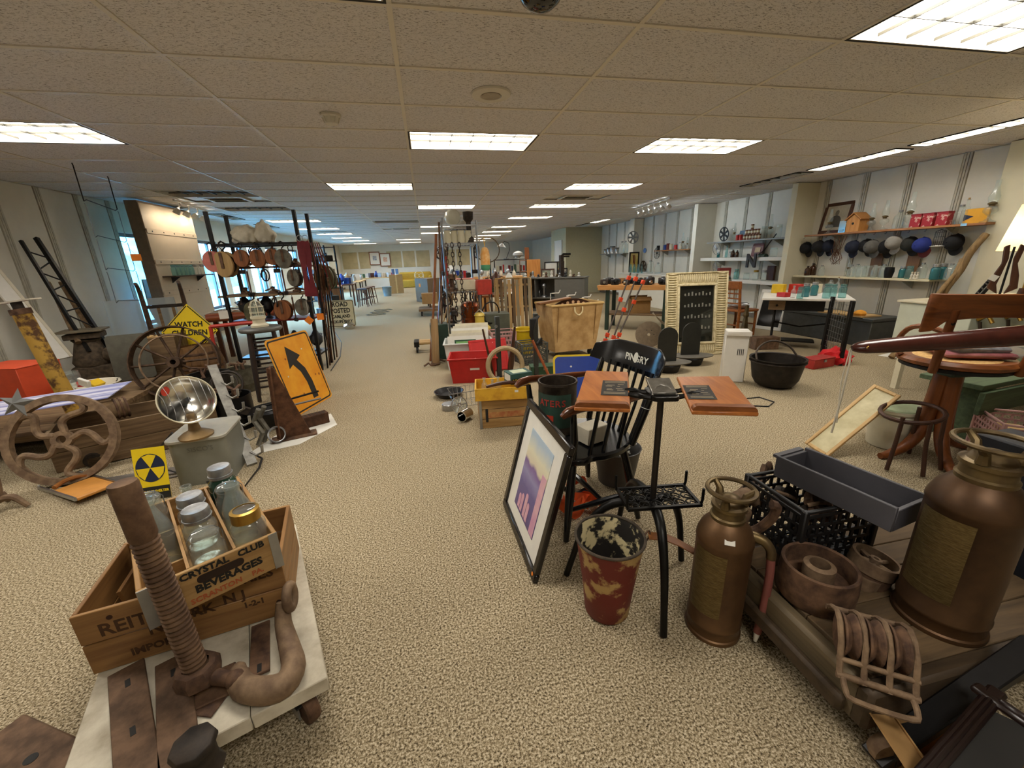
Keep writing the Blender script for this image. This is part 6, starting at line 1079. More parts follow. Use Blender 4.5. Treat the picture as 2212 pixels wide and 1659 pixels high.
for j, (x, y, m_, d, lb) in enumerate(((-.75, .26, redpine, (.34, .1, .10), 'wooden box at the back left of the work bench'), (.55, .27, blackp, (.26, .16, .20), 'black camera case at the back of the work bench'), (.95, .2, dred, (.2, .12, .26), 'maroon box at the right of the work bench'), (.2, .28, offwh, (.22, .12, .09), 'pale carton at the back middle of the work bench'))): tag(B().box((0, 0, d[2]/2), d).o('case', m_, loc=put(x, y), rot=(0, 0, -38+8*j), bev=.006), lb, 'case')
t = T('wooden_mallet', 'large orange wooden mallet head on the bench behind the mirror', 'mallet', put(.92, -.15), -20, rot=(0, 70, -20)); B().cyl((0, 0, -.12), (0, 0, .12), .10, n=18).o('head', oak, t); B().cyl((.09, 0, 0), (.3, 0, 0), .018, n=10).o('handle', oak, t)
for j, (x, y, d, m_, lb) in enumerate(((.55, -.05, (.42, .30, .22), cardb, 'open cardboard box on the bench lower shelf at right'), (.1, .05, (.22, .2, .10), blue, 'dark blue pouch on the bench lower shelf'), (-.45, 0, (.36, .3, .26), cardb, 'cardboard box on the bench lower shelf at left'))):
    t = T('storage_box', lb, 'box', put(x, y, .316), -38+10*j)
    if m_ is cardb:
        for s in (-1, 1): B().box((s*d[0]/2, 0, d[2]/2), (.006, d[1], d[2])).o('side', m_, t); B().box((0, s*d[1]/2, d[2]/2), (d[0], .006, d[2])).o('side', m_, t); B().box((0, s*(d[1]/2+.06), d[2]+.02), (d[0], .12, .005), (s*-30, 0, 0)).o('flap', m_, t)
        B().box((0, 0, .004), (d[0]-.01, d[1]-.01, .006)).o('bottom', m_, t)
    else: B().ball((0, 0, d[2]/2), .5, 12, (d[0], d[1], d[2])).o('pouch', M('navy_pouch', '#1d2c6e', .7), t)
for i in range(3): tag(B().tube([(0, 0, 0), (.1, .02, .05), (.22, 0, .03), (.3, -.05, .06)], .03, 8).o('leather_glove', tanrust, loc=put(.5+.05*i, -.02+.04*i, .47+.02*i), rot=(0, 0, 40*i)), ['brown leather scrap hanging out of the right hand box', 'second leather scrap in the right hand box', 'third leather scrap in the right hand box'][i], 'leather')
p = gz(1440, 755, 0); t = T('canvas_sling', 'draped beige canvas sling hanging under the bench', 'cloth', (4.05, 6.0, .0), -38); b = B(); vs = []; 
for i in range(13):
    u = -1+2*i/12
    for j in range(5): v = j/4; vs.append((.42*u, -.05+.2*v, .42-.30*(1-u*u)*(.6+.4*v)+.02*math.sin(6*u+3*v)))
b._add(vs, [(5*i+j, 5*(i+1)+j, 5*(i+1)+j+1, 5*i+j+1) for i in range(12) for j in range(4)]); b.o('canvas', M('beige_canvas', '#8f826a', .85, var=.12), t)
for i, (x, y, lb) in enumerate(((3.30, 5.62, 'large tan disc leaning under the bench end'),)): t = T('saw_disc', lb, 'disc', (x, y, .20), rot=(72, 0, -20+30*i)); t.scale = (.75, .75, .75); B().lathe([(.03, -.004), (.27, -.004), (.27, .004), (.03, .004), (.03, -.004)], 32).o('disc', M('disc_tan', '#6f604c', .6, .3, var=.15), t); [B().cyl((.1*math.cos(a), .1*math.sin(a), .0041), (.1*math.cos(a), .1*math.sin(a), .006), .012, n=8).o('bolt_hole', blk, t) for a in (0, 1, 2)]
# ---- grey cabinet with hat mannequins, white hook rack
t = T('grey_cabinet', 'grey open steel cabinet displaying lanterns beyond the hamper', 'cabinet', (3.35, 10.85, 0), -32); gc = M('cabinet_grey', '#63625c', .5, .2, var=.05)
B().box((.92, 0, .43), (.06, .55, .86)).o('side', gc, t, bev=.003); B().box((-.92, 0, .43), (.06, .55, .86)).o('side', gc, t, bev=.003); B().box((0, 0, .875), (1.95, .58, .03)).o('top', gc, t, bev=.003); B().box((0, .27, .43), (1.84, .02, .86)).o('back', gc, t); B().box((0, 0, .35), (1.78, .53, .025)).o('shelf', gc, t); B().box((.52, -.26, .43), (.74, .02, .84)).o('door', gc, t, bev=.004); B().box((-.4, 0, .61), (.02, .52, .5)).o('partition', gc, t); B().box((0, 0, .03), (1.78, .53, .05)).o('plinth', gc, t)
gm = Matrix.LocRotScale(t.location, t.rotation_euler, None)
def gput(x, y, z): return gm @ Vector((x, y, z))
for i, x in enumerate((-.62, -.2)): t = T('steel_lantern', ['left dome topped steel lantern in the grey cabinet', 'right dome topped steel lantern in the grey cabinet'][i], 'lantern', gput(x, -.05, .364), 0, 'lanterns in the grey cabinet'); B().lathe([(0, 0), (.09, 0), (.08, .03), (.03, .06), (.03, .22), (.05, .24), (.075, .30), (.06, .35), (.02, .37), (0, .37)], 16).o('body', steel, t); B().ring(.09, .008, 18, 6, EM((-.12, 0, .1), (90, 0, 60))).o('side_wheel', steel, t)
for i in range(14):
    x = -.88+.125*i; m_ = [rust, white, oldbr, steel, dkgrey, offwh][i % 6]; h_ = .08+.03*((i*5) % 4); t = T('shop_curio', 'small metal curio on the grey cabinet top, %s from the left' % ord_[i % 14], 'curio', gput(x, -.08+.1*(i % 3), .891), 0, 'curios on the grey cabinet'); B().lathe([(0, 0), (.045, 0), (.05, .015), (.02, h_*.4), (.035, h_*.7), (.015, h_), (0, h_)], 12).o('body', m_, t); B().tube([(-.03, 0, h_*.5), (0, .02, h_*.9), (.04, 0, h_*.6)], .005, 5).o('handle', m_, t)
t = T('stovepipe', 'bent dark rusty pipe standing on the grey cabinet', 'pipe', gput(.25, .08, .891), 20); B().box((0, 0, .28), (.11, .09, .56)).o('upright', MR('pipe_dark', '#2e2620', '#463a30'), t, bev=.01); B().tube([(0, 0, .53), (.06, 0, .58), (.30, 0, .58)], .03, 8).o('arm', blackm, t); B().tube([(0, .04, .5), (.06, .04, .52), (.30, .04, .52)], .02, 8).o('lower_arm', blackm, t)
t = T('hook_rack', 'white wire rack with upturned hooks behind the canvas hamper', 'rack', (2.5, 6.95, 0), 20)
for i in range(6): x = -.45+.18*i; h_ = .80-.08*(i % 2)-.03*i; B().tube([(x, 0, .01), (x, 0, h_), (x+.04, -.02, h_), (x+.14, -.05, h_), (x+.17, -.05, h_+.05)], .010, 6).o('hook_arm', white, t)
for z in (.08, .5): B().tube([(-.47, 0, z), (.47, 0, z)], .010, 6).o('cross_bar', white, t)
# ---- tall oak swivel chair at right, things on and around it
oc2 = MW('swivel_oak', '#5f3315', '#8a4f22', 0, .4); oc2z = MW('swivel_oak_upright', '#5f3315', '#84491f', 2, .4)
SCX, SCY, SZ = 3.27, 1.88, .66
t = T('swivel_chair', 'tall oak drafting chair with curved back board and rocker foot', 'chair', (SCX, SCY, 0), -30)
B().lathe([(0, SZ-.01), (.25, SZ-.01), (.275, SZ), (.28, SZ+.02), (.26, SZ+.04), (.22, SZ+.035), (0, SZ+.03)], 36).o('seat', oc2, t); B().lathe([(0, SZ+.033), (.2, SZ+.036), (.21, SZ+.03)], 30).o('cane_panel', M('woven_cane', '#b58a4e', .7, 0, '#d0ab6c', scale=60, detail=1), t)
B().lathe([(.26, SZ-.03), (.26, SZ-.01), (.2, SZ-.01), (.2, SZ-.03)], 30).o('under_ring', blackm, t)
for x in (-.2, .2): B().tube([(x, -.19, SZ-.03), (x*1.03, -.22, SZ+.12), (x*1.05, -.26, SZ+.36)], [.022, .024, .02], 10).o('back_post', oc2z, t); [B().cyl((x*1.04, -.262, SZ+q), (x*1.04, -.268, SZ+q), .010, n=8).o('bolt', blackm, t) for q in (.2, .28)]
n = 14; vs = []
for i in range(n+1):
    u = -1+2*i/n; x = .33*u; y = -.30+.06*u*u; z1 = SZ+.45; z0_ = SZ+.22+(.10*(1-u*u)**.5*(1 if abs(u) < .72 else .2)); vs += [(x, y+.015, z0_), (x, y-.005, z1), (x, y+.015, z1), (x, y+.035, z0_)]
b = B(); b._add(vs, [(4*i+a, 4*i+4+a, 4*i+4+(a+1) % 4, 4*i+(a+1) % 4) for i in range(n) for a in range(4)]+[(0, 1, 2, 3), (4*n+3, 4*n+2, 4*n+1, 4*n)]); b.o('back_board', oc2, t, bev=.005)
B().tube([(-.27, .02, SZ+.03), (-.29, .06, SZ+.10), (-.27, .02, SZ+.2), (-.25, -.1, SZ+.24), (-.2, -.2, SZ+.22)], .016, 8).o('bent_arm', oc2, t)
for a in (-155, -95, 30, 100): ca, sa = math.cos(math.radians(a)), math.sin(math.radians(a)); B().tube([(.05*ca, .05*sa, SZ-.04), (.06*ca, .06*sa, .45), (.09*ca, .09*sa, .22), (.17*ca, .17*sa, .09), (.30*ca, .30*sa, .03), (.36*ca, .36*sa, .022)], [.042, .042, .04, .034, .026, .02], 10).o('leg', oc2z, t)
B().box((0, 0, SZ-.05), (.22, .22, .05), (0, 0, 20)).o('hub_block', dgreen, t, bev=.008)
# foot rest cage
q = T('iron_cage', 'curved brown iron hoop stand in front of the oak swivel chair', 'stand', (2.97, 1.84, 0), 0)
B().tube([(.15*math.cos(a), .15*math.sin(a), .36+.03*math.cos(a)) for a in [2*PI*i/20 for i in range(20)]], .013, 8, True).o('top_hoop', M('cage_brown', '#3f2416', .5, .3, var=.2), q)
for a in (200, 250, 310, 20): B().tube([(.15*math.cos(math.radians(a)), .15*math.sin(math.radians(a)), .36), (.16*math.cos(math.radians(a)), .16*math.sin(math.radians(a)), .2), (.20*math.cos(math.radians(a)), .20*math.sin(math.radians(a)), .01)], .012, 8).o('leg', M('cage_brown', '#3f2416'), q)
# long leather tube on the seat
a = gz(1840, 752, .80); b_ = gz(2240, 722, .90); t = T('leather_case', 'long polished brown leather gun case lying across the oak chair', 'case', a, 0); d = b_-a
B().tube([(0, 0, 0), d*.08, d*.35, d*.8, d], [.018, .042, .05, .06, .06], 16, flat=.75).o('case_body', M('polished_brown_leather', '#2f1410', .2, 0, '#4b231a', scale=4, spec=.6), t); B().ring(.012, .004, 12, 6, EM(tuple(d*.07+Vector((0, -.03, .0))), (90, 0, 0))).o('brass_ring', brass, t)
B().tube([(0, 0, -.01), (-.03, -.03, -.10), (-.06, -.05, -.3), (-.09, -.06, -.52)], .006, 6).o('cord', offwh, t); B().tube([(-.01, 0, 0), (-.05, -.02, -.2), (-.08, -.07, -.45)], .004, 6).o('cord', offwh, t)
t = T('wrapped_textile', 'folded pink and dark cloth in clear plastic on the oak seat', 'cloth', (SCX+.06, SCY-.02, SZ+.042), -30)
for i, m_ in enumerate((M('cloth_pink', '#b06064', .7, 0, '#8a3f46', scale=14), M('cloth_charcoal', '#3e3f42', .6, 0, '#8d8f92', scale=20))): B().box((0, 0, .02+.035*i), (.34-.05*i, .26-.04*i, .032), (0, 2*i, 8*i)).o('folded_cloth', m_, t, bev=.012)
B().box((0, 0, .05), (.38, .30, .075)).o('plastic_wrap', MG('plastic_wrap', (.95, .95, .97), dens=.10), t, bev=.02)
# leaning landscape frame by the chair
P0, P1, P2 = gz(1787, 988, .012), gz(1947, 856, .42), gz(1938, 822, .50)
ex = (P1-P0); w_ = ex.length; ex.normalize(); up_ = (P2-P1); up_ -= ex*up_.dot(ex); up_.normalize(); nn = ex.cross(up_); h = .17; c = (P0+P1)/2
t = T('long_picture', 'long wooden framed document leaning beside the oak chair', 'picture', c, 0); t.matrix_world = Matrix(((ex.x, up_.x, nn.x, c.x), (ex.y, up_.y, nn.y, c.y), (ex.z, up_.z, nn.z, c.z), (0, 0, 0, 1)))
B().frame4(w_, h, .022, .02, EM((0, h/2, 0), (-90, 0, 0))).o('frame', tanw, t, bev=.003); B().box((0, h/2, -.002), (w_-.03, h-.03, .004)).o('document', M('document_paper', '#b9ae84', .4, 0, '#d8cfa8', scale=7), t)
t = T('white_pail', 'white plastic pail behind the iron hoop stand', 'pail', (gz(1948, 972, 0).x, gz(1948, 972, 0).y+.1, 0), 0); B().lathe([(0, .004), (.12, .004), (.15, .27), (.165, .275), (.165, .295), (.145, .29), (.115, .012), (0, .012)], 28).o('pail', M('pail_white', '#cfcab4', .4, var=.04), t); B().lathe([(.166, .25), (.17, .255), (.166, .262)], 28).o('ridge', M('pail_white', '#cfcab4'), t); B().lathe([(0, .3), (.14, .3), (.15, .292)], 24).o('green_rope', M('pale_green_rope', '#b8c8a0', .8), t)
# pink crate, green bench, white panel, lamp
t = T('pink_crate', 'dusty pink plastic crate with scraps under the green bench', 'crate', (3.80, 1.66, 0), -40); lattice(t, .46, .34, .28, pinkp, 10, 7)
for i, (x, m_) in enumerate(((-.1, tanw), (.05, walnut), (.15, cardb))): B().box((x, 0, .15+.02*i), (.12, .22, .10), (10*i, 20*i, 30*i)).o('scrap', m_, t, bev=.004)
t = T('green_bench', 'green painted plank bench behind the oak chair', 'bench', (4.44, 2.22, 0), 6); gpl = MW('green_plank', '#3c4a34', '#586a4a', 0, .7)
for y in (-.16, .02): B().box((0, y, .44), (1.7, .17, .035)).o('seat_plank', gpl, t, bev=.003)
B().box((0, -.25, .33), (1.7, .03, .16)).o('apron', gpl, t, bev=.003)
for x in (-.7, .7): B().box((x, -.07, .215), (.04, .34, .42)).o('leg_board', gpl, t, bev=.003)
t = T('plastic_sheet', 'crumpled clear plastic on the floor by the pink crate', 'plastic', (3.45, 1.38, 0), 0); bm = bmesh.new(); bmesh.ops.create_icosphere(bm, subdivisions=3, radius=1)
for v in bm.verts: v.co *= 1+.25*math.sin(8*v.co.x+3*v.co.z)*math.cos(9*v.co.y); v.co.x *= .22; v.co.y *= .16; v.co.z = max(-.0, v.co.z*.12)
me = bpy.data.meshes.new('sheet'); bm.to_mesh(me); bm.free(); me.materials.append(M('milky_plastic', '#b8b8b4', .2, var=.05)); o = bpy.data.objects.new('sheet', me); COL.objects.link(o); o.parent = t
t = T('side_cabinet', 'pale sink cabinet with brass taps carrying the table lamp', 'cabinet', (5.2, 2.84, 0), 0); B().box((0, 0, .67), (1.4, .56, .38)).o('carcass', M('pale_sink_enamel', '#c4c8b4', .4, var=.04), t, bev=.005); B().box((0, 0, .87), (1.44, .6, .02)).o('top', cream, t, bev=.004)
[B().box((sx*.62, sy*.2, .24), (.05, .05, .48)).o('leg', cream, t) for sx in (-1, 1) for sy in (-1, 1)]
for x in (-.62, -.3, .0): B().tube([(x, -.28, .76), (x, -.34, .80), (x, -.38, .74)], [.022, .018, .014], 8).ball((x, -.33, .83), .025, 8).o('brass_tap', brass, t); B().tube([(x, -.30, .74), (x+.02, -.32, .6), (x, -.32, .5)], .012, 6).o('pipe', M('dark_pipe', '#41352a', .4, .5), t)
p = gy(2205, 640, 2.75); LX, LY = p.x, p.y
t = T('table_lamp', 'lit table lamp with a cream drum shade and wooden lyre base', 'lamp', (LX, LY, .882), 20)
B().lathe([(0, 0), (.11, 0), (.11, .02), (.03, .04), (.025, .09), (0, .09)], 20).o('foot', walnut, t)
B().cyl((0, 0, .09), (0, 0, .52), .009, n=10).o('stem', brass, t); B().lathe([(0, .52), (.02, .52), (.04, .56), (.045, .6), (.03, .64), (0, .65)], 14).o('bulb', ME('warm_bulb', (1, .78, .45), 40), t)
shm = bpy.data.materials.new('lit_fabric_shade'); shm.use_nodes = True; nt = shm.node_tree; nt.nodes.clear(); o_ = nt.nodes.new('ShaderNodeOutputMaterial'); tr = nt.nodes.new('ShaderNodeBsdfTranslucent'); df = nt.nodes.new('ShaderNodeBsdfDiffuse'); mx = nt.nodes.new('ShaderNodeMixShader'); tr.inputs[0].default_value = (.9, .82, .6, 1); df.inputs[0].default_value = (.85, .8, .62, 1); mx.inputs[0].default_value = .55; nt.links.new(df.outputs[0], mx.inputs[1]); nt.links.new(tr.outputs[0], mx.inputs[2]); nt.links.new(mx.outputs[0], o_.inputs[0])
B().lathe([(.24, .42), (.165, .82)], 36).o('shade', shm, t); B().ring(.24, .004, 36, 5, c=(0, 0, .42)).ring(.165, .004, 36, 5, c=(0, 0, .82)).o('shade_wire', cream, t); B().box((-.10, -.02, .22), (.05, .002, .035), (0, 20, 0)).o('price_tag', paper, t)
p = gy(2158, 640, 2.7); t = T('carved_lyre', 'carved dark wooden lyre with a paper tag left of the lamp', 'lyre', (p.x, p.y, .882), -50)
for s in (-1, 1): B().prism([(s*.02, 0), (s*.09, .05), (s*.075, .16), (s*.045, .26), (s*.06, .40), (s*.03, .42), (s*.015, .30), (s*.03, .16), (s*.04, .08)], .03, EM((0, .015, .06), (90, 0, 0))).o('lyre_side', walnutz, t, bev=.004)
B().cyl((0, 0, 0), (0, 0, .46), .008, n=8).o('centre_rod', blackm, t); B().lathe([(0, 0), (.07, 0), (.05, .03), (0, .04)], 16).o('foot', walnut, t); B().box((-.07, -.02, .2), (.05, .002, .05), (0, 25, 0)).o('paper_tag', paper, t)
jar('zinc', (LX-.05, LY-.22, .882), 'clear jar beside the table lamp', None, 1.1)
# driftwood poles, dark shutter
for i, (px, py, tx, ty, X, r_, lb) in enumerate(((1945, 760, 2128, 505, 6.66, .055, 'thick knotty wooden pole leaning on the right wall'), (1925, 772, 2080, 560, 6.6, .035, 'thinner wooden pole leaning left of the thick pole'))):
    a = gz(px, py, .02); b_ = gx(tx, ty, X); d = b_-a; t = T('wooden_post', lb, 'pole', a, 0); random.seed(i); pts = [d*(k/7)+Vector((random.uniform(-.02, .02), random.uniform(-.02, .02), 0)) for k in range(8)]; pts[0] = Vector((0, 0, 0)); B().tube(pts, [r_*(1-.05*k) for k in range(8)], 10).o('pole', MW('driftwood', '#6b5436', '#a1845a', 2, .8), t)
a, b_ = gz(1957, 770, .0), gx(2035, 560, 6.60); t, W_, H_ = lean('dark_shutter', 'dark louvred shutter leaning on the wall behind the oak chair', 'shutter', Vector((5.72, 3.62, 0)), Vector((6.12, 3.88, 0)), Vector((5.98, 3.30, 1.0)))
B().frame4(W_, H_, .05, .03, EM((0, 0, H_/2))).o('frame', blackm, t, bev=.004)
for i in range(18): B().box((0, 0, .08+(H_-.16)*i/17), (W_-.1, .03, .012), (35, 0, 0)).o('slat', M('shutter_dark', '#2a241d', .6), t)
# ================================================================ ZONE E: left middle
# ---- black pulley rack
RZ = [gy(580, 527, 5.9).z, gy(580, 577, 5.9).z, gy(580, 637, 5.9).z, gy(600, 692, 5.85).z, .22]
t = T('pulley_rack', 'black steel rack crowded with old pulleys by the left windows', 'rack', (-2.02, 6.07, 0), -5)
for x in (-.51, .51):
    for y in (-.2, .24): B().box((x, y, 1.03), (.038, .038, 2.06)).o('post', blackm, t)
for i, z in enumerate(RZ):
    if i == 0: B().frame4(1.04, .46, .03, .03, EM((0, .02, z), (90, 0, 0))).o('shelf_frame', blackm, t); [B().tube([(-.5, -.18+.07*j, z), (.5, -.18+.07*j, z)], .004, 4).o('shelf_wire', blackm, t) for j in range(7)]
    else: B().box((0, .02, z), (1.04 if i != 2 else 1.2, .46, .025)).o('shelf_board', [0, walnut, wold, dred, blackm][i], t, bev=.003)
rk = Matrix.LocRotScale(t.location, t.rotation_euler, None)
def rp(x, y, z): return rk @ Vector((x, y, z))
def mk_block(shell, side, sheave=None):
    def f(label, group):
        t = T('pulley_block', label, 'pulley block', (0, 0, 0), 0, group)
        for s in (-1, 1): B().prism([(x*.8, y) for x, y in arc(0, 0, .1, 0, 360, 22)], .02, EM((0, s*.03+.01, -.13), (90, 0, 0))).o('cheek', shell, t, bev=.004)
        B().lathe([(.01, -.016), (.075, -.016), (.065, 0), (.075, .016), (.01, .016)], 20, EM((0, 0, -.13), (90, 0, 0))).o('sheave', sheave or iron, t); B().cyl((0, -.045, -.13), (0, .045, -.13), .012, n=10).o('pin', rust, t)
        B().tube([(0, .0, -.045), (0, 0, -.02), (.022, 0, 0), (.024, 0, .03), (0, 0, .045), (-.022, 0, .03)], .007, 6).o('hook', blackm, t); B().box((0, -.046, -.1), (.022, .004, .12)).o('strap', rust, t); return t
    return f
w1 = MW('block_brown', '#6b3c1e', '#9a6238', 2, .5); w2 = MW('block_tan', '#8f7348', '#b3935f', 2, .6); ol = MR('block_olive', '#4b4a34', '#686448', .6, .3); pk2 = M('block_pink', '#b5685a', .6, var=.12); gr2 = MR('block_grey', '#5d5a50', '#7d796c', .6, .4)
zt = RZ[0]-.03
for px, py, z, mat, key, s, lb in ((478, 540, zt, w2, 'b1', 1.55, 'large tan wooden pulley block at the left of the rack'), (453, 545, zt, pk2, 'b2', 1.25, 'pink painted pulley block at the far left of the rack'), (516, 540, zt, w1, 'b3', 1.05, 'left of three round brown pulleys under the top shelf'), (551, 540, zt, w1, 'b3', 1.1, 'middle of three round brown pulleys under the top shelf'), (584, 540, zt, w1, 'b3', 1.0, 'right of three round brown pulleys under the top shelf'), (607, 540, zt, gr2, 'b4', 1.2, 'grey metal pulley block right of the brown pulleys'), (540, 640, RZ[2]-.03, ol, 'b5', 1.4, 'olive metal pulley block hanging in front of the lower shelf'), (630, 570, zt-.25, gr2, 'b4', 1.1, 'grey round pulley hanging low at the right of the rack'), (648, 640, RZ[2]-.03, gr2, 'b4', 1.1, 'grey teardrop pulley near the orange tags'), (605, 640, RZ[2]-.03, w1, 'b3', 1.3, 'brown pulley block hanging by the red lower shelf'), (695, 560, zt-.2, ol, 'b5', 1.6, 'large dark pulley disc at the right side of the rack')):
    p = gy(px, py, 5.80); once(key, mk_block(mat, mat), (p.x, 5.835, z), lb, -5+(px % 7)*6-18, 'pulleys on the black rack', s)
for i, (px, lb) in enumerate(((648, 'left dark red canvas strap hanging from the rack'), (660, 'right dark red canvas strap hanging from the rack'))):
    a = gy(px, 520, 5.76); e_ = gy(px+20, 640, 5.72); t = T('canvas_strap', lb, 'strap', a, 0, 'red straps on the rack'); d = e_-a; b = B(); n = 8; vs = []
    for k in range(n+1): q = d*(k/n)+Vector((0, -.02*math.sin(3*k/n), 0)); wv = .035+.012*math.sin(k); vs += [(q.x-wv, q.y, q.z), (q.x+wv, q.y-.005, q.z)]
    b._add(vs, [(2*k, 2*k+2, 2*k+3, 2*k+1) for k in range(n)]); b.o('band', M('strap_maroon', '#6d1620', .7, var=.15), t); B().ring(.035, .005, 14, 5, EM((0, 0, .03), (90, 0, 0))).o('ring', steel, t)
for i in range(6): 
    a = gy(668+4*i, 524, 5.80-.03*i); e_ = gy(690+6*i, 660-8*i, 5.72); tag(B().tube([(0, 0, 0), (e_-a)*.5+Vector((.02, -.03, 0)), e_-a], [.008, .012, .006], 6).o('rope_strand', [M('rope_brown', '#6a4528', .8), dred, walnutz][i % 3], loc=a), 'hanging %s at the right side of the rack, %s from left' % (['brown rope', 'dark red cord', 'dark leather thong'][i % 3], ord_[i]), 'rope')
for i, (px, py, r_, zs, lb) in enumerate(((533, 505, .17, .8, 'left bulging white cloth sack on top of the rack'), (572, 508, .13, 1.3, 'right knotted white cloth sack on top of the rack'))):
    p = gy(px, 520, 6.05); bm = bmesh.new(); bmesh.ops.create_icosphere(bm, subdivisions=4, radius=1)
    for v in bm.verts:
        f_ = 1+.10*math.sin(8*v.co.x+i)*math.cos(7*v.co.z)+.06*math.sin(15*v.co.y+9*v.co.x); top = max(0, v.co.z); v.co = Vector((v.co.x*f_*r_*(1-.35*top*i), v.co.y*f_*r_*.8*(1-.35*top*i), max(-.55, v.co.z)*f_*r_*zs))
    mn = min(v.co.z for v in bm.verts); me = bpy.data.meshes.new('sack'); bm.to_mesh(me); bm.free(); me.shade_smooth(); me.materials.append(M('white_sack_cloth', '#d4cdb8', .8, var=.06, bump=.4, scale=25)); o = bpy.data.objects.new('cloth_sack', me); COL.objects.link(o); o.location = (p.x, 6.08, RZ[0]+.018-mn); tag(o, lb, 'sack')
for i in range(7):
    z = RZ[1] if i < 4 else RZ[2]; x = [-.3, -.1, .15, .35, -.35, 0, .3][i]; t = T('iron_gadget', 'rusty iron gadget lying on the %s of the pulley rack, %s' % (('second shelf', 'third shelf')[i > 3], ('leftmost', 'second', 'third', 'rightmost', 'left end', 'middle', 'right end')[i]), 'gadget', rp(x, 0, z+.0135), 30*i, 'gadgets on the pulley rack'); B().lathe([(0, 0), (.06, 0), (.05, .03), (.02, .04), (.03, .08), (0, .09)], 12).o('base', rust, t); B().tube([(-.12, 0, .02), (0, .02, .06), (.14, 0, .03)], .012, 6).o('lever', tanrust, t)
for i, (px, py, rot, lb) in enumerate(((668, 692, 45, 'yellow diamond price tag hanging from the rack'), (692, 684, 0, 'orange square price tag hanging from the rack'))): p = gy(px, py, 5.68); t = T('price_tag', lb, 'tag', p, 0); B().prism(rrect(.085, .085, .006), .002, EM((0, 0, 0), (90, 0, 0)) @ EM((0, 0, 0), (0, 0, rot))).o('card', tagor, t); B().tube([(0, 0, .04), (-.01, .05, .2), (-.01, .08, .34)], .002, 4).o('string', white, t)
p = gy(483, 680, 5.68); t = T('price_tag', 'white price tag hanging at the left post of the rack', 'tag', p, 0); B().prism(rrect(.10, .10, .004), .002, EM((0, 0, 0), (90, 0, 40))).o('card', paper, t); B().tube([(0, 0, .05), (-.02, .09, .16)], .002, 4).o('string', white, t)
t = T('red_cart_handle', 'bent red tubular handle in front of the rack', 'handle', (-2.28, 5.55, 0), 0); B().tube([(-.35, 0, .72), (.15, 0, .74), (.28, .0, .70), (.34, 0, .6), (.36, 0, .3), (.36, 0, .02)], .022, 8).o('tube', M('red_tube', '#b5382c', .4, var=.1), t); B().tube([(-.35, .0, .72), (-.37, 0, .4), (-.37, 0, .02)], .022, 8).o('leg', M('red_tube', '#b5382c'), t)
# ---- round stool with caged lamp
p = gz(588, 862, 0); t = T('round_stool', 'dark wooden stool with many rungs and a grey round top', 'stool', (p.x, p.y+.1, 0), 20); STX, STY = p.x, p.y+.1; dkp = M('stool_dark', '#2c2422', .45, var=.15)
B().lathe([(0, .74), (.19, .74), (.205, .755), (.205, .77), (.19, .785), (0, .785)], 32).o('seat', M('stool_top_grey', '#5a5a54', .5, var=.12), t)
for sx in (-1, 1):
    for sy in (-1, 1): B().tube([(sx*.11, sy*.11, .74), (sx*.13, sy*.13, .4), (sx*.15, sy*.15, .01)], [.022, .026, .02], 10).o('leg', dkp, t)
for k, z in enumerate((.16, .26, .36, .46, .56, .64)):
    w_ = .15-.04*z/.74
    for a, b_ in (((-1, -1), (1, -1)), ((1, -1), (1, 1)), ((1, 1), (-1, 1)), ((-1, 1), (-1, -1))): B().tube([(a[0]*w_, a[1]*w_, z), (b_[0]*w_, b_[1]*w_, z)], .012, 6).o('rung', dkp, t)
t = T('caged_lamp', 'white ship lamp with glass globe in a cage on the round stool', 'lamp', (STX, STY, .787), 0); B().lathe([(0, 0), (.085, 0), (.085, .02), (.06, .04), (.06, .08), (.072, .085), (.072, .11), (.05, .115), (0, .115)], 24).o('base', cream, t); B().lathe([(.052, .115), (.055, .13), (.055, .2), (.04, .245), (0, .265)], 22).o('globe', MG('lamp_globe', (.9, .95, .93), dens=.1), t)
for i in range(6): a = PI*i/3; B().tube([(.066*math.cos(a), .066*math.sin(a), .11), (.066*math.cos(a), .066*math.sin(a), .21), (.04*math.cos(a), .04*math.sin(a), .26), (0, 0, .28)], .004, 5).o('cage_bar', cream, t)
for z in (.15, .21): B().ring(.067, .004, 22, 5, c=(0, 0, z)).o('cage_hoop', cream, t)
# ---- yellow arrow sign
bl, br = gz(640, 902, 0), gz(718, 856, 0); tl = gz(580, 735, .74); t, W_, H_ = lean('arrow_sign', 'weathered yellow road sign with a black curving arrow', 'sign', bl, br, tl); H_ = min(H_, .84)
yso = M('sign_amber_worn', '#d98a14', .4, 0, '#e8a52a', scale=5, detail=8); pd = M('arrow_black', '#1c1a16', .5, var=.1)
B().prism(rrect(W_, H_, .04), .004, EM((0, 0, H_/2), (90, 0, 0))).o('plate', yso, t); k = W_/.62
ro, ri = rrect(W_-.03, H_-.03, .035), rrect(W_-.06, H_-.06, .03); b = B(); n = len(ro); b._add([(x, -.0046, y+H_/2) for x, y in ro]+[(x, -.0046, y+H_/2) for x, y in ri], [(i, (i+1) % n, n+(i+1) % n, n+i) for i in range(n)]); b.o('border', pd, t)
ar = [(.10, -.30), (.10, -.12), (.07, .02), (.0, .12), (.07, .155), (-.09, .28), (-.14, .06), (-.075, .09), (-.01, .0), (.02, -.12), (.02, -.30)]
B().prism([(x*k, y*H_/.76) for x, y in ar], .001, EM((0, -.0045, H_/2), (90, 0, 0))).o('arrow', pd, t)
for i in range(9): B().prism(arc(0, 0, .008+.003*(i % 3), 0, 360, 8), .001, EM((-.2+.055*i, -.0044, H_/2+.22*math.sin(2.3*i)), (90, 0, 0))).o('dent', white if i % 3 == 0 else M('rust_spot', '#a05a1c', .7), t)
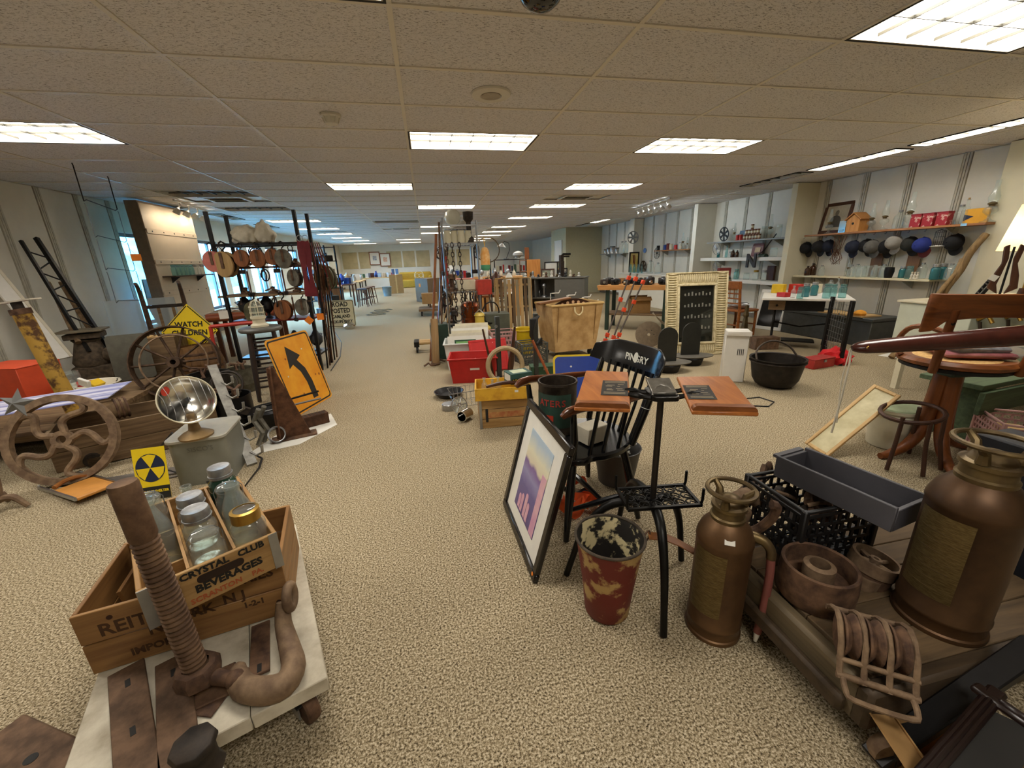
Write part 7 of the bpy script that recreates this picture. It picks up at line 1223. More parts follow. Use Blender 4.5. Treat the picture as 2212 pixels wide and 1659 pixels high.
# ---- triangular iron, perforated block, paper, wire ball
tag(B().prism([(-.34, -.46), (.02, -.34), (.24, .02), (.12, .34), (-.2, .05)], .002).o('paper_sheet', paper, loc=(-1.15, 3.62, .001)), 'white paper sheet on the carpet under the rusty triangle', 'paper')
t = T('iron_gusset', 'tall rusty triangular iron gusset standing on paper', 'gusset', (gz(640, 948, 0).x-.02, gz(640, 948, 0).y+.04, .004), 18); B().prism([(-.13, 0), (.13, 0), (-.05, .62), (-.10, .62)], .012, EM((0, 0, 0), (90, 0, 0))).o('web', MR('gusset_rust', '#4b2f1d', '#6e4a30'), t, bev=.002); B().box((-.09, .0, .31), (.012, .12, .62), (0, 3, 0)).o('flange', MR('gusset_rust', '#4b2f1d', '#6e4a30'), t); B().box((0, 0, .006), (.34, .12, .012)).o('foot', rust, t)
t = T('perforated_block', 'brown iron block with square holes beside the triangle', 'block', (gz(680, 918, 0).x, gz(680, 918, 0).y, .004), 30); B().box((0, 0, .05), (.24, .09, .10)).o('block', MR('block_rust', '#3f2819', '#5c3d28'), t, bev=.003)
for i in range(7):
    for j in range(2): B().box((-.09+.03*i, -.02+.04*j, .1005), (.016, .02, .002)).o('hole', blk, t)
t = T('iron_scoop', 'black iron coal scuttle behind the rusty triangle', 'scuttle', (-1.48, 3.78, .004), 0); B().lathe([(0, 0), (.10, .01), (.17, .1), (.19, .17), (.18, .17), (.16, .1), (.09, .02), (0, .012)], 26).o('bowl', blackm, t); B().tube([(-.1, -.05, .2), (.1, .0, .22), (.4, .1, .26)], .010, 6).o('bar', blackm, t); B().tube([(-.1, -.1, .16), (.1, -.06, .18), (.42, .06, .2)], .010, 6).o('bar', steel, t); B().box((-.16, -.1, .2), (.06, .05, .06), (0, 30, 20)).o('weight', iron, t)
t = T('wire_coil', 'bundle of coiled silver wire on the paper edge', 'wire', (gz(600, 958, 0).x, gz(600, 958, 0).y+.02, .07), rot=(60, 0, 20))
for i in range(9): B().ring(.065-.002*(i % 4), .003, 20, 4, EM((0, 0, -.03+.007*i), (6*(i % 3)-6, 8*(i % 4)-10, 0))).o('loop', steel, t)
# galvanised bar with hooks
a, e_ = gz(545, 1003, .01), gy(458, 790, gz(545, 1003, .01).y+.75); t = T('hook_bar', 'leaning galvanised bar with a row of curved hooks', 'hook bar', a, 0); d = e_-a; galv = M('galvanised', '#8f8d86', .5, .6, '#b0aea6', scale=18)
fm, L_ = frame((0, 0, 0), d); B().box((0, 0, L_/2), (.065, .02, L_), m=fm).o('bar', galv, t)
for i in range(6): B().tube([d*(.12+.14*i)+Vector(q) for q in ((.03, -.02, 0), (.07, -.03, -.03), (.115, -.03, -.01), (.12, -.03, .045))], .007, 6, flat=1.6).o('hook', galv, t)
# black drums behind the hook bar
for i, (px, py, R_, h_, m_, lb) in enumerate(((500, 930, .17, .30, blackm, 'black steel drum behind the hook bar'), (455, 880, .20, .34, M('drum_dark', '#2a2722', .5, .3), 'dark barrel behind the heat lamp'), (520, 850, .13, .28, MR('keg_grey', '#55503f', '#6f6a58'), 'grey bucket of scrap iron by the stool'))):
    p = gz(px, py, 0); t = T('steel_drum', lb, 'drum', (p.x, p.y+.1, 0), 0); B().lathe([(0, 0), (R_, 0), (R_, h_*.33), (R_*1.03, h_*.35), (R_, h_*.37), (R_, h_), (R_*1.02, h_*1.01), (R_*.96, h_), (R_*.94, .02), (0, .02)], 28).o('drum', m_, t)
    for j in range(4): B().tube([(R_*.5*math.cos(j*1.7), R_*.5*math.sin(j*1.7), h_*.6), (R_*.3*math.cos(j), R_*.3*math.sin(j), h_*1.15), (R_*.7*math.cos(j+1), R_*.7*math.sin(j+1), h_*1.2)], .014, 6).o('scrap', rust, t)
for i in range(3): tag(B().ring(.14, .012, 26, 6).ring(.11, .01, 24, 6, c=(0, 0, .03)).o('chain_loop', iron, loc=(gz(520, 905+10*i, 0).x-.05, gz(520, 905, 0).y+.12*i, .34+.03*i), rot=(60, 20*i, 0)) if i < 1 else B().tube([(0, 0, 0), (.05, 0, .1), (0, .02, .2), (.06, 0, .3)], .02, 6).o('iron_chain', gr2, loc=(gz(560, 960, 0).x+.02*i, gz(560, 960, 0).y-.12+.06*i, .022)), ['loops of dark hose on the black drum', 'heap of grey tyre chain beside the hook bar', 'second heap of grey chain beside the hook bar'][i], 'chain')
# ---- wagon wheel, barrel, box, metal sheet
t = T('wagon_wheel', 'large wooden spoked iron tyre wheel leaning at the left', 'wheel', (-2.78, 4.98, .42), rot=(76, 0, 14)); wheel(t, .40, .12, .012, .06, 10, MR('wheel_brown', '#3d2c1f', '#614a36'), False, .013, hubw=.22); B().ring(.30, .010, 36, 6, c=(0, 0, .05)).o('inner_ring', tanrust, t)
t = T('wooden_keg', 'brown wooden keg behind the wagon wheel', 'keg', (-2.82, 5.55, 0), 0)
for i in range(16): a = 360*i/16; B().lathe([(.19, 0), (.235, .2), (.235, .3), (.19, .5)], 1, None, a, a+22).o('stave', MW('keg_stave', '#5d4023', '#7d5a34', 2), t, sm=False)
for z, r_ in ((.08, .213), (.42, .213), (.25, .24)): B().lathe([(r_, z-.015), (r_+.004, z), (r_, z+.015)], 24).o('hoop', rust, t)
B().lathe([(0, .48), (.19, .48)], 20).o('head', MW('keg_head', '#5d4023', '#7d5a34', 0), t)
t = T('spool_box', 'wooden box of wooden spools left of the wagon wheel', 'box', (-3.35, 5.75, 0), 6); boxcrate(t, .50, .34, .62, .018, wold, woldz, 3)
for i in range(5): q = T('wood_spool', 'turned wooden spool in the box, %s from left' % ord_[i], 'spool', (-3.5+.08*i, 5.72+.03*(i % 2), .60), 0, 'spools in the box', rot=(90, 20*i, 0)); B().lathe([(0, -.05), (.03, -.05), (.03, -.035), (.015, -.02), (.015, .02), (.03, .035), (.03, .05), (0, .05)], 12).o('spool', tanw, q)
B().box((0, 0, .52), (.46, .30, .02)).o('inner_tray', wold, t)
t = tag(B().prism(rrect(.36, .52, .04), .012).o('metal_sheet', M('dull_zinc_sheet', '#6b6a60', .35, .6, var=.12), loc=(-3.42, 5.35, .45), rot=(82, 0, 24)), 'grey sheet of metal standing beside the spool box', 'metal sheet')
# rusty machine at the wall
t = T('iron_machine', 'rusty cast iron machine base with a gear at the left wall', 'machine', (-4.22, 5.95, 0), 20); t.scale = (.8, .8, .8); mr = MR('machine_rust', '#453a2d', '#665744')
B().box((0, 0, .18), (.46, .42, .36)).o('base', mr, t, bev=.02); B().lathe([(0, .36), (.22, .36), (.24, .42), (.2, .55), (.15, .72), (.18, .76), (0, .76)], 18).o('column', mr, t); B().box((0, 0, .82), (.42, .36, .08)).o('bed', mr, t, bev=.01); B().box((0, -.02, .90), (.52, .44, .03)).o('top_slab', M('slab_grey_brown', '#6e6450', .7, var=.1), t, bev=.004); B().lathe([(.04, -.04), (.11, -.04), (.11, .04), (.04, .04), (.04, -.04)], 20, EM((.24, -.1, .5), (0, 90, -20))).o('gear_wheel', mr, t)
# lattice ladder and white board leaning on the left wall
def lad(pa, pb, X): return gx(*pa, X), gx(*pb, X)
a1, a2 = gx(45, 520, -4.70), gx(78, 514, -4.70); e1, e2 = gx(150, 690, -4.30), gx(200, 700, -4.20)
t = T('lattice_ladder', 'black iron lattice ladder leaning against the left wall', 'ladder', e1, 0); o_ = Vector(e1)
d1, d2 = a1-e1, a2-e2; ext = -.42
B().tube([d1*ext, d1], .022, 4).o('rail', blackm, t); B().tube([(e2-o_)+d2*ext, (e2-o_)+d2], .03, 4).o('rail', blackm, t)
for i in range(9):
    f0 = ext+.12+(1.2)*i/9; f1 = f0+.10; B().tube([d1*f0, (e2-o_)+d2*f1] if i % 2 else [d1*f1, (e2-o_)+d2*f0], .009, 5).o('lattice_bar', blackm, t)
for i, (pa, pb, lb) in enumerate(((( 105, 610), (170, 740), 'weathered fence rail leaning beside the lattice ladder'), ((130, 610), (215, 745), 'second weathered rail leaning beside the ladder'))): a, e_ = gx(*pa, -4.62+.06*i), gx(*pb, -4.2+.06*i); d = a-e_; tag(B().tube([(0, 0, 0), d*.4, d], [.03, .028, .02], 7).o('fence_rail', wold, loc=e_), lb, 'rail')
a, e_ = gx(-30, 580, -4.72), gx(135, 775, -4.25); d = e_-a; fm, L_ = frame((0, 0, 0), d); t = T('white_banner', 'long white printed board leaning across the left wall', 'board', a, 0); B().box((0, 0, L_/2), (.15, .03, L_), m=fm).o('board', white, t, bev=.004); B().box((.085, 0, L_/2), (.03, .05, L_), m=fm).o('edge', offwh, t)
txt('ITA', .09, M('banner_grey_ink', '#b9b4a6', .6), t, fm @ EM((0, -.017, L_*.55), (90, 0, 0)) @ EM((0, 0, 0), (0, 0, -90)))
# hanging wire frames
hp, hq = gz(155, 352, ZC), gz(232, 381, ZC); t = T('hanging_wire_frame', 'chain of black wire frames hanging from the ceiling at left', 'wire frame', hp, 0); dq = hq-hp
zs = [0, -.30, -.62, -.93, -1.26, -1.30]
for k, (z0_, z1_) in enumerate(((0, -.36), (-.38, -.72), (-.74, -1.06), (-1.08, -1.42))):
    w_ = blackm if k == 0 else M('thin_grey_wire', '#6e7476', .4, .6)
    for q in (Vector((0, 0, 0)), dq): B().tube([q+Vector((0, 0, z0_)), q+Vector((.004, 0, z0_-.02)), q+Vector((0, 0, z1_))], .0055 if k == 0 else .004, 5).o('hanger', w_, t)
    B().tube([Vector((0, 0, z1_)), dq*.08+Vector((0, 0, z1_+.02)), dq*.92+Vector((0, 0, z1_-.02)), dq+Vector((0, 0, z1_))], .0055 if k == 0 else .004, 5).o('cross_wire', blackm, t)
p = hp+dq*.96; t = tag(B().prism(rrect(.10, .085, .004), .002, EM((0, 0, 0), (90, 0, 40))).tube([(0, 0, .04), (-.055, 0, .12)], .002, 4).o('price_tag', tagor, loc=(p.x+.06, p.y, ZC-.92)), 'orange price tag on the hanging wire frame', 'tag')
# plexi sheet and grey leaning panel by the window
b = B(); vs = []; n = 12
for i in range(n+1):
    a = math.radians(180*i/n)
    for z in (.004, 1.0): vs.append((-.40*math.cos(a), .14*math.sin(a), z))
b._add(vs, [(2*i, 2*i+2, 2*i+3, 2*i+1) for i in range(n)]); b.o('plastic_dome', MG('clear_plexi', (.75, .86, .93), dens=.5), loc=(-4.2, 7.1, 0), rot=(0, 0, 30)); tag(bpy.data.objects['plastic_dome'], 'clear curved plastic sheet standing by the first window', 'plastic sheet')
t = T('hexagonal_plate', 'grey six sided metal plate leaning at the first window', 'panel', (-4.42, 8.05, .0), rot=(0, -8, 0)); B().prism([(-.2, .55), (.2, .55), (.24, .8), (.1, 1.28), (-.1, 1.28), (-.24, .8)], .02, EM((0, 0, 0), (90, 0, 90))).o('panel', M('panel_blue_grey', '#7f8b98', .4, .4), t); [B().cyl((.021, 0, .65+.08*i), (.026, 0, .65+.08*i), .008, n=8).o('rivet', dkgrey, t) for i in range(7)]; B().box((.01, 0, .28), (.03, .3, .56)).o('support_board', grey, t)
# shelf with jars on the display partition
t = T('jar_ledge', 'dark narrow shelf with aqua jars on the tan display partition', 'shelf', (-4.10, 8.42, 1.30), 0); B().box((.0, 0, 0), (.20, 1.25, .02)).o('board', MW('ledge_dark', '#3a2a1e', '#54402e', 1), t); [B().prism([(0, 0), (.14, 0), (0, -.1)], .012, EM((-.09, k_, -.01), (90, 0, 0))).o('bracket', dkgrey, t) for k_ in (-.4, .4)]
for i in range(8): jar(['aqua', 'aqua', 'aqua', 'aqua', 'aqua', 'zinc', 'small', 'zinc'][i], (-4.06, 7.90+.13*i, 1.311), 'jar on the display partition shelf, %s from the left' % ord_[i], 'jars on the partition shelf', .95)
# hand truck, table with papers, children sign
t = T('hand_truck', 'old wooden hand truck with two curved handles', 'hand truck', (-3.62, 6.6, 0), 25)
for x in (-.22, .22): B().tube([(x, 0, .12), (x, -.02, .60), (x, -.03, .95), (x, -.06, 1.10), (x, -.16, 1.22), (x, -.24, 1.24)], [.028, .03, .028, .025, .022, .02], 8).o('handle', MR('truck_brown', '#3f2d22', '#5d4636', .5, .1), t)
for z in (.3, .6, .92): B().box((0, -.01, z), (.44, .03, .045)).o('cross_bar', iron, t, bev=.004)
for x in (-.08, .08): B().box((x, -.01, .6), (.035, .02, .65)).o('slat', wold, t)
B().box((0, .1, .02), (.42, .22, .02)).o('nose_plate', iron, t); [B().lathe([(0, -.02), (.1, -.02), (.1, .02), (0, .02)], 20, EM((x, -.08, .1), (0, 90, 0))).o('wheel', rust, t) for x in (-.25, .25)]
t = T('side_table', 'wooden table covered with papers behind the hand truck', 'table', (-2.78, 7.15, 0), 10); B().box((0, 0, .74), (1.0, .6, .04)).o('table_top', oak, t, bev=.004); B().cyl((-.5, -.32, .70), (.5, -.32, .70), .06, n=16).o('front_roll', MW('red_roll', '#7a3a20', '#9c5230', 0), t); [B().box((sx*.42, sy*.24, .36), (.06, .06, .72)).o('leg', walnutz, t) for sx in (-1, 1) for sy in (-1, 1)]
for i in range(7): q = T('paper_stack', 'loose stack of papers on the table behind the hand truck, %s' % ('leftmost', 'second', 'third', 'middle', 'fifth', 'sixth', 'rightmost')[i], 'papers', (-3.1+.11*i, 7.02+.1*(i % 2), .7605), 0, 'papers on the table'); [B().box((.01*k_, 0, .006+.012*k_), (.20, .28, .010), (0, 0, 13*k_-20+9*i)).o('sheet', [paper, offwh, M('paper_grey', '#a9a69c', .7)][(k_+i) % 3], q) for k_ in range(3)]
p = gy(410, 716, 6.05); t = T('children_sign', 'yellow diamond sign reading CHILDREN under the paper covered table', 'sign', p, rot=(-12, 0, -8)); B().prism([(0, -.36), (.36, 0), (0, .36), (-.36, 0)], .004, EM((0, 0, 0), (90, 0, 0))).o('plate', fy, t); txt('WATCH', .095, ink, t, EM((0, -.0052, .09), (90, 0, 0)), off=.003); txt('CHILDREN', .095, ink, t, EM((0, -.0052, -.02), (90, 0, 0)), off=.003)
b = B(); [b.box((sx*.17, -.0052, sz*.17), (.46, .001, .012), (0, 45*sx*sz, 0)) for sx in (-1, 1) for sz in (-1, 1)]; b.o('border', ink, t)
# ---- black bookcase, road posted sign, floor vent grilles
t = T('black_bookcase', 'tall black metal bookcase beyond the pulley rack', 'bookcase', (-2.75, 12.2, 0), -40)
for x in (-.42, .42): [B().box((x, y, .95), (.03, .03, 1.9)).o('post', blackm, t) for y in (-.16, .16)]
for z in (.1, .45, .8, 1.15, 1.5, 1.85): B().box((0, 0, z), (.87, .36, .02)).o('shelf', blackm, t)
for i in range(10): z = (.111, .461, .811, 1.161, 1.511)[i % 5]; q = T('scrap_bin', 'dark bundle of hardware on the black bookcase, shelf %s, %s side' % (('one', 'two', 'three', 'four', 'five')[i % 5], ('left', 'right')[i // 5]), 'hardware', (-2.75+(-.16 if i < 5 else .16), 12.2+(.13 if i < 5 else -.13), z), -40, 'hardware on the black bookcase'); B().box((0, 0, .07), (.32, .24, .14)).o('bin', [blackp, dkgrey, green, walnut, iron][i % 5], q, bev=.01); B().tube([(-.12, 0, .14), (0, .05, .2), (.12, -.04, .15)], .015, 6).o('hardware', iron, q)
p = gz(740, 707, 0); t = T('road_sign', 'white sign reading ROAD POSTED standing by the aisle', 'sign', (p.x, p.y, .005), rot=(-12, 0, 4)); B().prism(rrect(.62, .62, .04), .004, EM((0, 0, .31), (90, 0, 0))).o('plate', M('sign_cream', '#cfc7a4', .5, var=.05), t); ro, ri = rrect(.59, .59, .035), rrect(.565, .565, .03); b = B(); n = len(ro); b._add([(x, -.0046, y+.31) for x, y in ro]+[(x, -.0046, y+.31) for x, y in ri], [(i, (i+1) % n, n+(i+1) % n, n+i) for i in range(n)]); b.o('border', ink, t)
for s_, z, sz in (('ROAD', .52, .15), ('POSTED', .375, .145), ('CARS AND', .245, .10), ('PICKUPS ONLY', .125, .085)): txt(s_, sz, ink, t, EM((0, -.0052, z), (90, 0, 0)), off=.004, sx=.82)
t = T('tin_foil_lamp', 'crumpled silver clamp lamp in front of the road sign', 'clamp lamp', (p.x+.22, p.y-.35, 0), 0); B().lathe([(.02, .1), (.05, .1), (.12, .0), (.115, 0), (.045, .09)], 14, EM((0, 0, .06), (60, 20, 0))).o('shade', chrome, t); B().tube([(0, 0, .1), (-.1, .05, .2), (-.2, .02, .3)], .008, 5).o('cord', blackp, t)
for i in range(3): tag(B().frame4(.5, .3, .03, .01, EM((0, 0, .006), (90, 0, 0))).o('floor_grille', dgreen, loc=(-1.5+.05*i, 12.2+.55*i, 0), rot=(0, 0, 20)), 'flat dark frame lying on the carpet beyond the road sign, %s' % ('nearest', 'middle', 'farthest')[i], 'frame')
# iron bars leaning right of the rack
for i in range(5): a = gz(708+5*i, 795-6*i, .0); e_ = gy(684+6*i, 560+10*i, 5.6); tag(B().tube([(0, 0, 0), e_-a], .012, 6).o('iron_bar', [blackm, rust, walnutz][i % 3], loc=a), '%s bar leaning at the right side of the rack, %s from left' % (['black iron', 'rusty iron', 'dark wooden'][i % 3], ord_[i]), 'bar', 'bars leaning on the rack')
tag(B().tube([gz(715, 800, .02), gz(735, 770, .02), gz(738, 740, .05), gz(722, 715, .2)], .006, 5).o('wire_loop', blackm), 'thin black wire loop right of the pulley rack', 'wire')
# ---- track lights
def track(label, a, e_, n, lit, X):
    t = T('track_light', label, 'track light', a, 0); d = e_-a; B().tube([(0, 0, 0), d], .015, 6).o('track', white, t)
    for i in range(n):
        q = d*((i+.5)/n); h = B().tube([q, q+Vector((0, 0, -.06)), q+Vector((X*.04, 0, -.10))], .012, 6).o('arm', white, t); B().lathe([(.02, 0), (.045, .03), (.05, .09), (.046, .09), (.03, .02)], 14, Matrix.Translation(q+Vector((X*.03, 0, -.10))) @ EM((0, 0, 0), (0, 180-X*35, 0))).o('spot_can', white, h); B().ball(tuple(q+Vector((X*.06, 0, -.16))), .028, 8).o('bulb', lit, h)
track('bright track lights near the ceiling over the third bay', gz(1372, 452, ZC-.02), gz(1448, 428, ZC-.02), 6, ME('white_spot_bulb', (.9, .97, 1), 130), 1)
track('track lights over the tan display partition', gz(375, 432, ZC-.02), gz(450, 458, ZC-.02), 4, ME('warm_spot_bulb', (1, .85, .65), 110), -1)
# ================================================================ ZONE F: centre rack and the far end
t = T('wire_rack', 'tall wire shelving unit stuffed with old hardware in the centre', 'rack', (.52, 6.45, 0), 0); RKX, RKY = .52, 6.45
for x in (-.24, .24):
    for y in (-.42, .42): B().cyl((x, y, 0), (x, y, 1.92), .014, n=8).o('post', steel, t)
RS = (.42, .95, 1.62, 1.86)
for z in RS:
    B().frame4(.50, .86, .018, .02, EM((0, 0, z), (90, 0, 0))).o('shelf_frame', steel, t); b = B()
    for j in range(9): b.tube([(-.22+.055*j, -.42, z), (-.22+.055*j, .42, z)], .0035, 4)
    b.o('shelf_wire', steel, t)
def rr_(x, y, z): return Vector((RKX+x, RKY+y, z))
t = T('glass_globe', 'large white glass lamp globe on top of the wire rack', 'lamp globe', rr_(-.06, -.1, RS[3]+.011), 0); B().lathe([(0, 0), (.05, 0), (.055, .02), (.1, .06), (.12, .12), (.1, .19), (.06, .225), (0, .235)], 22).o('globe', M('opal_glass', '#d8d8c8', .15, var=.02), t)
tag(B().lathe([(0, 0), (.14, 0), (.15, .04), (.08, .1), (.02, .12), (0, .12)], 14).o('plastic_bag', M('bag_clear_white', '#b9b8ac', .3, var=.1), loc=rr_(.05, .2, RS[3]+.011)), 'crumpled pale plastic bag on top of the wire rack', 'bag')
t = T('black_projector', 'black gear shaped iron part at the top right of the wire rack', 'iron part', rr_(.15, -.25, RS[2]+.011), 0); B().lathe([(0, 0), (.07, 0), (.07, .06), (.035, .1), (.035, .28), (.07, .32), (.075, .42), (0, .43)], 14).o('body', iron, t)
for i in range(4): once('milkglass', lambda label, group: (lambda t: (B().lathe([(0, 0), (.05, 0), (.06, .05), (.045, .14), (.05, .17), (.045, .17), (.04, .14), (.052, .05), (0, .01)], 18).o('shade', M('milk_glass', '#d2ccb0', .2, var=.03), t), t)[1])(T('milk_glass_shade', label, 'lamp shade', (0, 0, 0), 0, group)), rr_(-.17+.1*i, -.3+.04*(i % 2), RS[2]+.011), 'white milk glass shade on the wire rack, %s from left' % ord_[i], 0, 'milk glass shades')  # milk glass lamp shades, one mesh copied along the shelf
cop2 = M('bright_copper', '#a8572c', .35, .85, '#7a3a1c', scale=6)
t = T('copper_boiler', 'shiny copper boiler on the wire rack lower shelf', 'boiler', rr_(.10, -.18, RS[0]+.011), 0); B().lathe([(0, 0), (.14, 0), (.145, .01), (.14, .1), (.145, .105), (.14, .11), (.14, .28), (.145, .29), (.11, .33), (.05, .36), (0, .36)], 26).o('tank', cop2, t); B().tube([(.14, 0, .25), (.2, 0, .22), (.2, 0, .1), (.14, 0, .06)], .010, 6).o('handle', copper, t)
t = T('paper_parcel', 'pink and white parcel on the wire rack middle shelf', 'parcel', rr_(.05, -.2, RS[1]+.011), 5); B().box((0, 0, .08), (.28, .24, .16)).o('parcel', cream, t, bev=.015); B().box((0, 0, .165), (.26, .22, .02)).o('pink_cover', M('parcel_pink', '#cf8f80', .7), t, bev=.006)
for i in range(6): z = (RS[0], RS[1])[i % 2]+.011; q = T('machine_part', 'greasy machine part on the wire rack, %s' % ('lower shelf front left', 'middle shelf back left', 'lower shelf back left', 'middle shelf back right', 'lower shelf back right', 'middle shelf front left')[i], 'machine part', rr_((-.15, -.14, -.16, .14, .12, -.15)[i], (-.3, .1, .15, .25, .28, -.3)[i], z), 30*i, 'machine parts on the wire rack'); B().lathe([(0, 0), (.08, 0), (.08, .04), (.03, .06), (.03, .16), (.06, .18), (.05, .24), (0, .25)], 12).o('casting', [iron, dkgrey, rust][i % 3], q); B().ring(.07, .008, 14, 5, EM((.05, 0, .14), (90, 0, 30))).o('wheel', steel, q)
t = T('red_lantern', 'red painted iron bracket inside the wire rack', 'bracket', rr_(-.05, 0, RS[1]+.011), 0); B().box((-.15, 0, .25), (.03, .05, .5)).box((.12, 0, .14), (.04, .05, .28)).box((0, 0, .02), (.32, .06, .04)).o('bracket', red, t, bev=.004)
# chains, hooks, long tools at the rack sides
def chain(label, p, n, mat, s=1.0):
    t = T('steel_chain', label, 'chain', p, 0)
    for i in range(n): B().tube([(.014*s*math.cos(a), 0, -.028*s*math.sin(a)) for a in [2*PI*k/8 for k in range(8)]], .0045*s, 5, True, EM((0, 0, -.045*s*i), (0, 0, 90*(i % 2)))).o('link', mat, t)
chain('heavy dark chain hanging left inside the wire rack', rr_(-.12, -.45, RS[2]-.02), 16, iron, 1.4); chain('heavy dark chain hanging in the middle of the wire rack', rr_(-.02, -.45, RS[2]-.02), 18, iron, 1.4); chain('rusty chain hanging at the left post of the wire rack', rr_(-.2, -.45, RS[2]-.02), 15, rust, 1.2)
for i, (px, py, tx, ty, m_, r_, lb) in enumerate(((930, 780, 942, 505, w1, .018, 'brown wooden pole at the left of the wire rack'), (944, 770, 955, 470, steel, .012, 'long steel rod left of the wire rack'), (950, 765, 985, 600, tanwz, .012, 'thin tan stick leaning on the wire rack'), (940, 760, 976, 620, tanwz, .010, 'second thin stick leaning on the wire rack'), (948, 745, 970, 500, blackm, .012, 'thin black rod left of the wire rack'), (938, 762, 958, 540, M('rod_red', '#a8302a', .5), .012, 'red handled rod at the left of the wire rack'), (955, 775, 948, 480, rust, .014, 'rusty long rod beside the steel rod'), (1065, 730, 1058, 560, blackm, .012, 'black rod at the right of the wire rack'), (1072, 735, 1050, 600, rust, .016, 'rusty bar at the right of the wire rack'))):
    a = gz(px, py, 0); e_ = gy(tx, ty, a.y+.1); tag(B().tube([(0, 0, 0), (e_-a)*.5+Vector((.01, 0, 0)), e_-a], r_, 8).o('long_rod', m_, loc=a), lb, 'rod')
a = gz(935, 785, 0); t = T('muffler_pipe', 'brown clay pipe with a dark mouth standing by the aisle', 'pipe', (a.x+.04, a.y-.1, .0), rot=(-6, 3, 0)); B().lathe([(.03, 0), (.05, 0), (.055, .02), (.052, .62), (.05, .64), (.03, .64), (.03, 0)], 20).o('pipe', MW('clay_pipe', '#8a6a45', '#a88a60', 2, .7), t); B().ring(.055, .012, 20, 6, c=(0, 0, .02)).o('collar', rust, t)
for i in range(4): tag(B().tube([(0, 0, .02), (.06, .03, .05), (.1, -.03, .03), (.16, .02, .02)], .014, 6).o('iron_scrap', rust, loc=(a.x-.12+.1*i, a.y-.22+.06*i, .004), rot=(0, 0, 50*i)), 'piece of iron scrap around the clay pipe foot, %s from left' % ord_[i], 'scrap')
t = T('floor_jack', 'black trolley with two pale wooden rollers by the wire rack', 'trolley', (-.02, 6.6, 0), 0); B().box((-.22, 0, .14), (.08, .3, .08)).box((.22, 0, .14), (.08, .3, .08)).o('frame', blackm, t); [B().cyl((-.2, y, .15), (.2, y, .15), .03, n=12).o('roller', tanw, t) for y in (-.08, .06)]; [B().lathe([(0, -.015), (.05, -.015), (.05, .015), (0, .015)], 14, EM((x, y, .05), (0, 90, 0))).o('caster', blackp, t) for x in (-.22, .22) for y in (-.1, .1)]
# white enamel pot, yellow canister, grey box by the rack foot
t = T('enamel_pot', 'white enamel pot with black rim at the rack foot', 'pot', (.33, 5.82, 0), 0); B().lathe([(0, 0), (.12, 0), (.13, .02), (.13, .26), (.135, .27), (.125, .27), (.12, .02), (0, .02)], 24).o('pot', M('enamel_white2', '#d8d8d0', .3), t); B().ring(.132, .006, 26, 5, c=(0, 0, .27)).o('rim', blackm, t)
t = T('water_cooler', 'yellow metal water cooler with a lid behind the prints', 'cooler', (.72, 5.92, 0), 0); B().lathe([(0, 0), (.15, 0), (.15, .40), (.16, .41), (.16, .43), (.12, .47), (.07, .48), (.07, .60), (.08, .61), (.06, .65), (0, .65)], 24).o('tank', M('cooler_yellow', '#d2b64e', .4, var=.06), t); B().tube([(-.07, 0, .63), (0, 0, .70), (.07, 0, .63)], .010, 6).o('handle', steel, t); B().tube([(-.15, -.03, .34), (-.25, -.05, .40)], .02, 8).o('spout', M('cooler_yellow', '#d2b64e'), t)
tag(B().box((0, 0, .30), (.42, .30, .6)).o('metal_cabinet', M('olive_grey_steel', '#5b5f52', .5, .2), loc=(1.0, 6.25, 0), bev=.01), 'olive grey steel box behind the yellow cooler', 'steel box')
tag(B().box((0, 0, .26), (.26, .26, .52)).o('dark_green_tin', dgreen, loc=(.12, 6.02, 0), bev=.01), 'dark green tin behind the white enamel pot', 'tin')
# buoy, hoop, red can on the right side of the rack
p = gy(1048, 560, 6.1); t = T('lobster_buoy', 'faded orange and green wooden lobster buoy hanging on the rack', 'buoy', (p.x, 6.1, p.z), 0); B().lathe([(0, -.16), (.05, -.158), (.068, -.13), (.07, -.08)], 18).o('green_end', M('buoy_green', '#4f9a72', .6, var=.12), t); B().lathe([(.07, -.08), (.07, .06), (.055, .13), (.03, .165), (0, .17)], 18).o('orange_body', M('buoy_orange', '#d9953f', .7, 0, '#e8c48a', scale=14), t); B().tube([(0, 0, .16), (.01, 0, .26), (0, .02, .33), (-.01, 0, .26), (0, 0, .18)], .006, 5).o('rope', M('rope_yellow', '#d8b060', .8), t)
p = gy(1053, 540, 6.15); tag(B().ring(.175, .007, 36, 6, EM((0, 0, 0), (90, 0, 0))).o('steel_hoop', oldbr, loc=(p.x, 6.14, p.z)), 'thin metal hoop hanging behind the lobster buoy', 'hoop')
p = gy(1045, 620, 6.05); t = T('red_can', 'red oil can with a wire handle hanging on the rack side', 'oil can', (p.x, 6.05, p.z), 8); B().box((0, 0, 0), (.22, .12, .22)).o('can', M('can_red_worn', '#a83226', .5, var=.15), t, bev=.01); B().cyl((-.04, 0, .11), (-.04, 0, .15), .03, n=12).o('cap', offwh, t); B().tube([(.06, 0, .11), (.09, 0, .2), (.13, 0, .1), (.13, 0, -.05)], .005, 5).o('handle', blackm, t)
tag(B().ring(.16, .010, 30, 6, EM((0, 0, 0), (90, 0, 30))).o('belt_loop', blackm, loc=(.92, 6.1, .62)), 'black drive belt hanging at the right of the wire rack', 'belt')
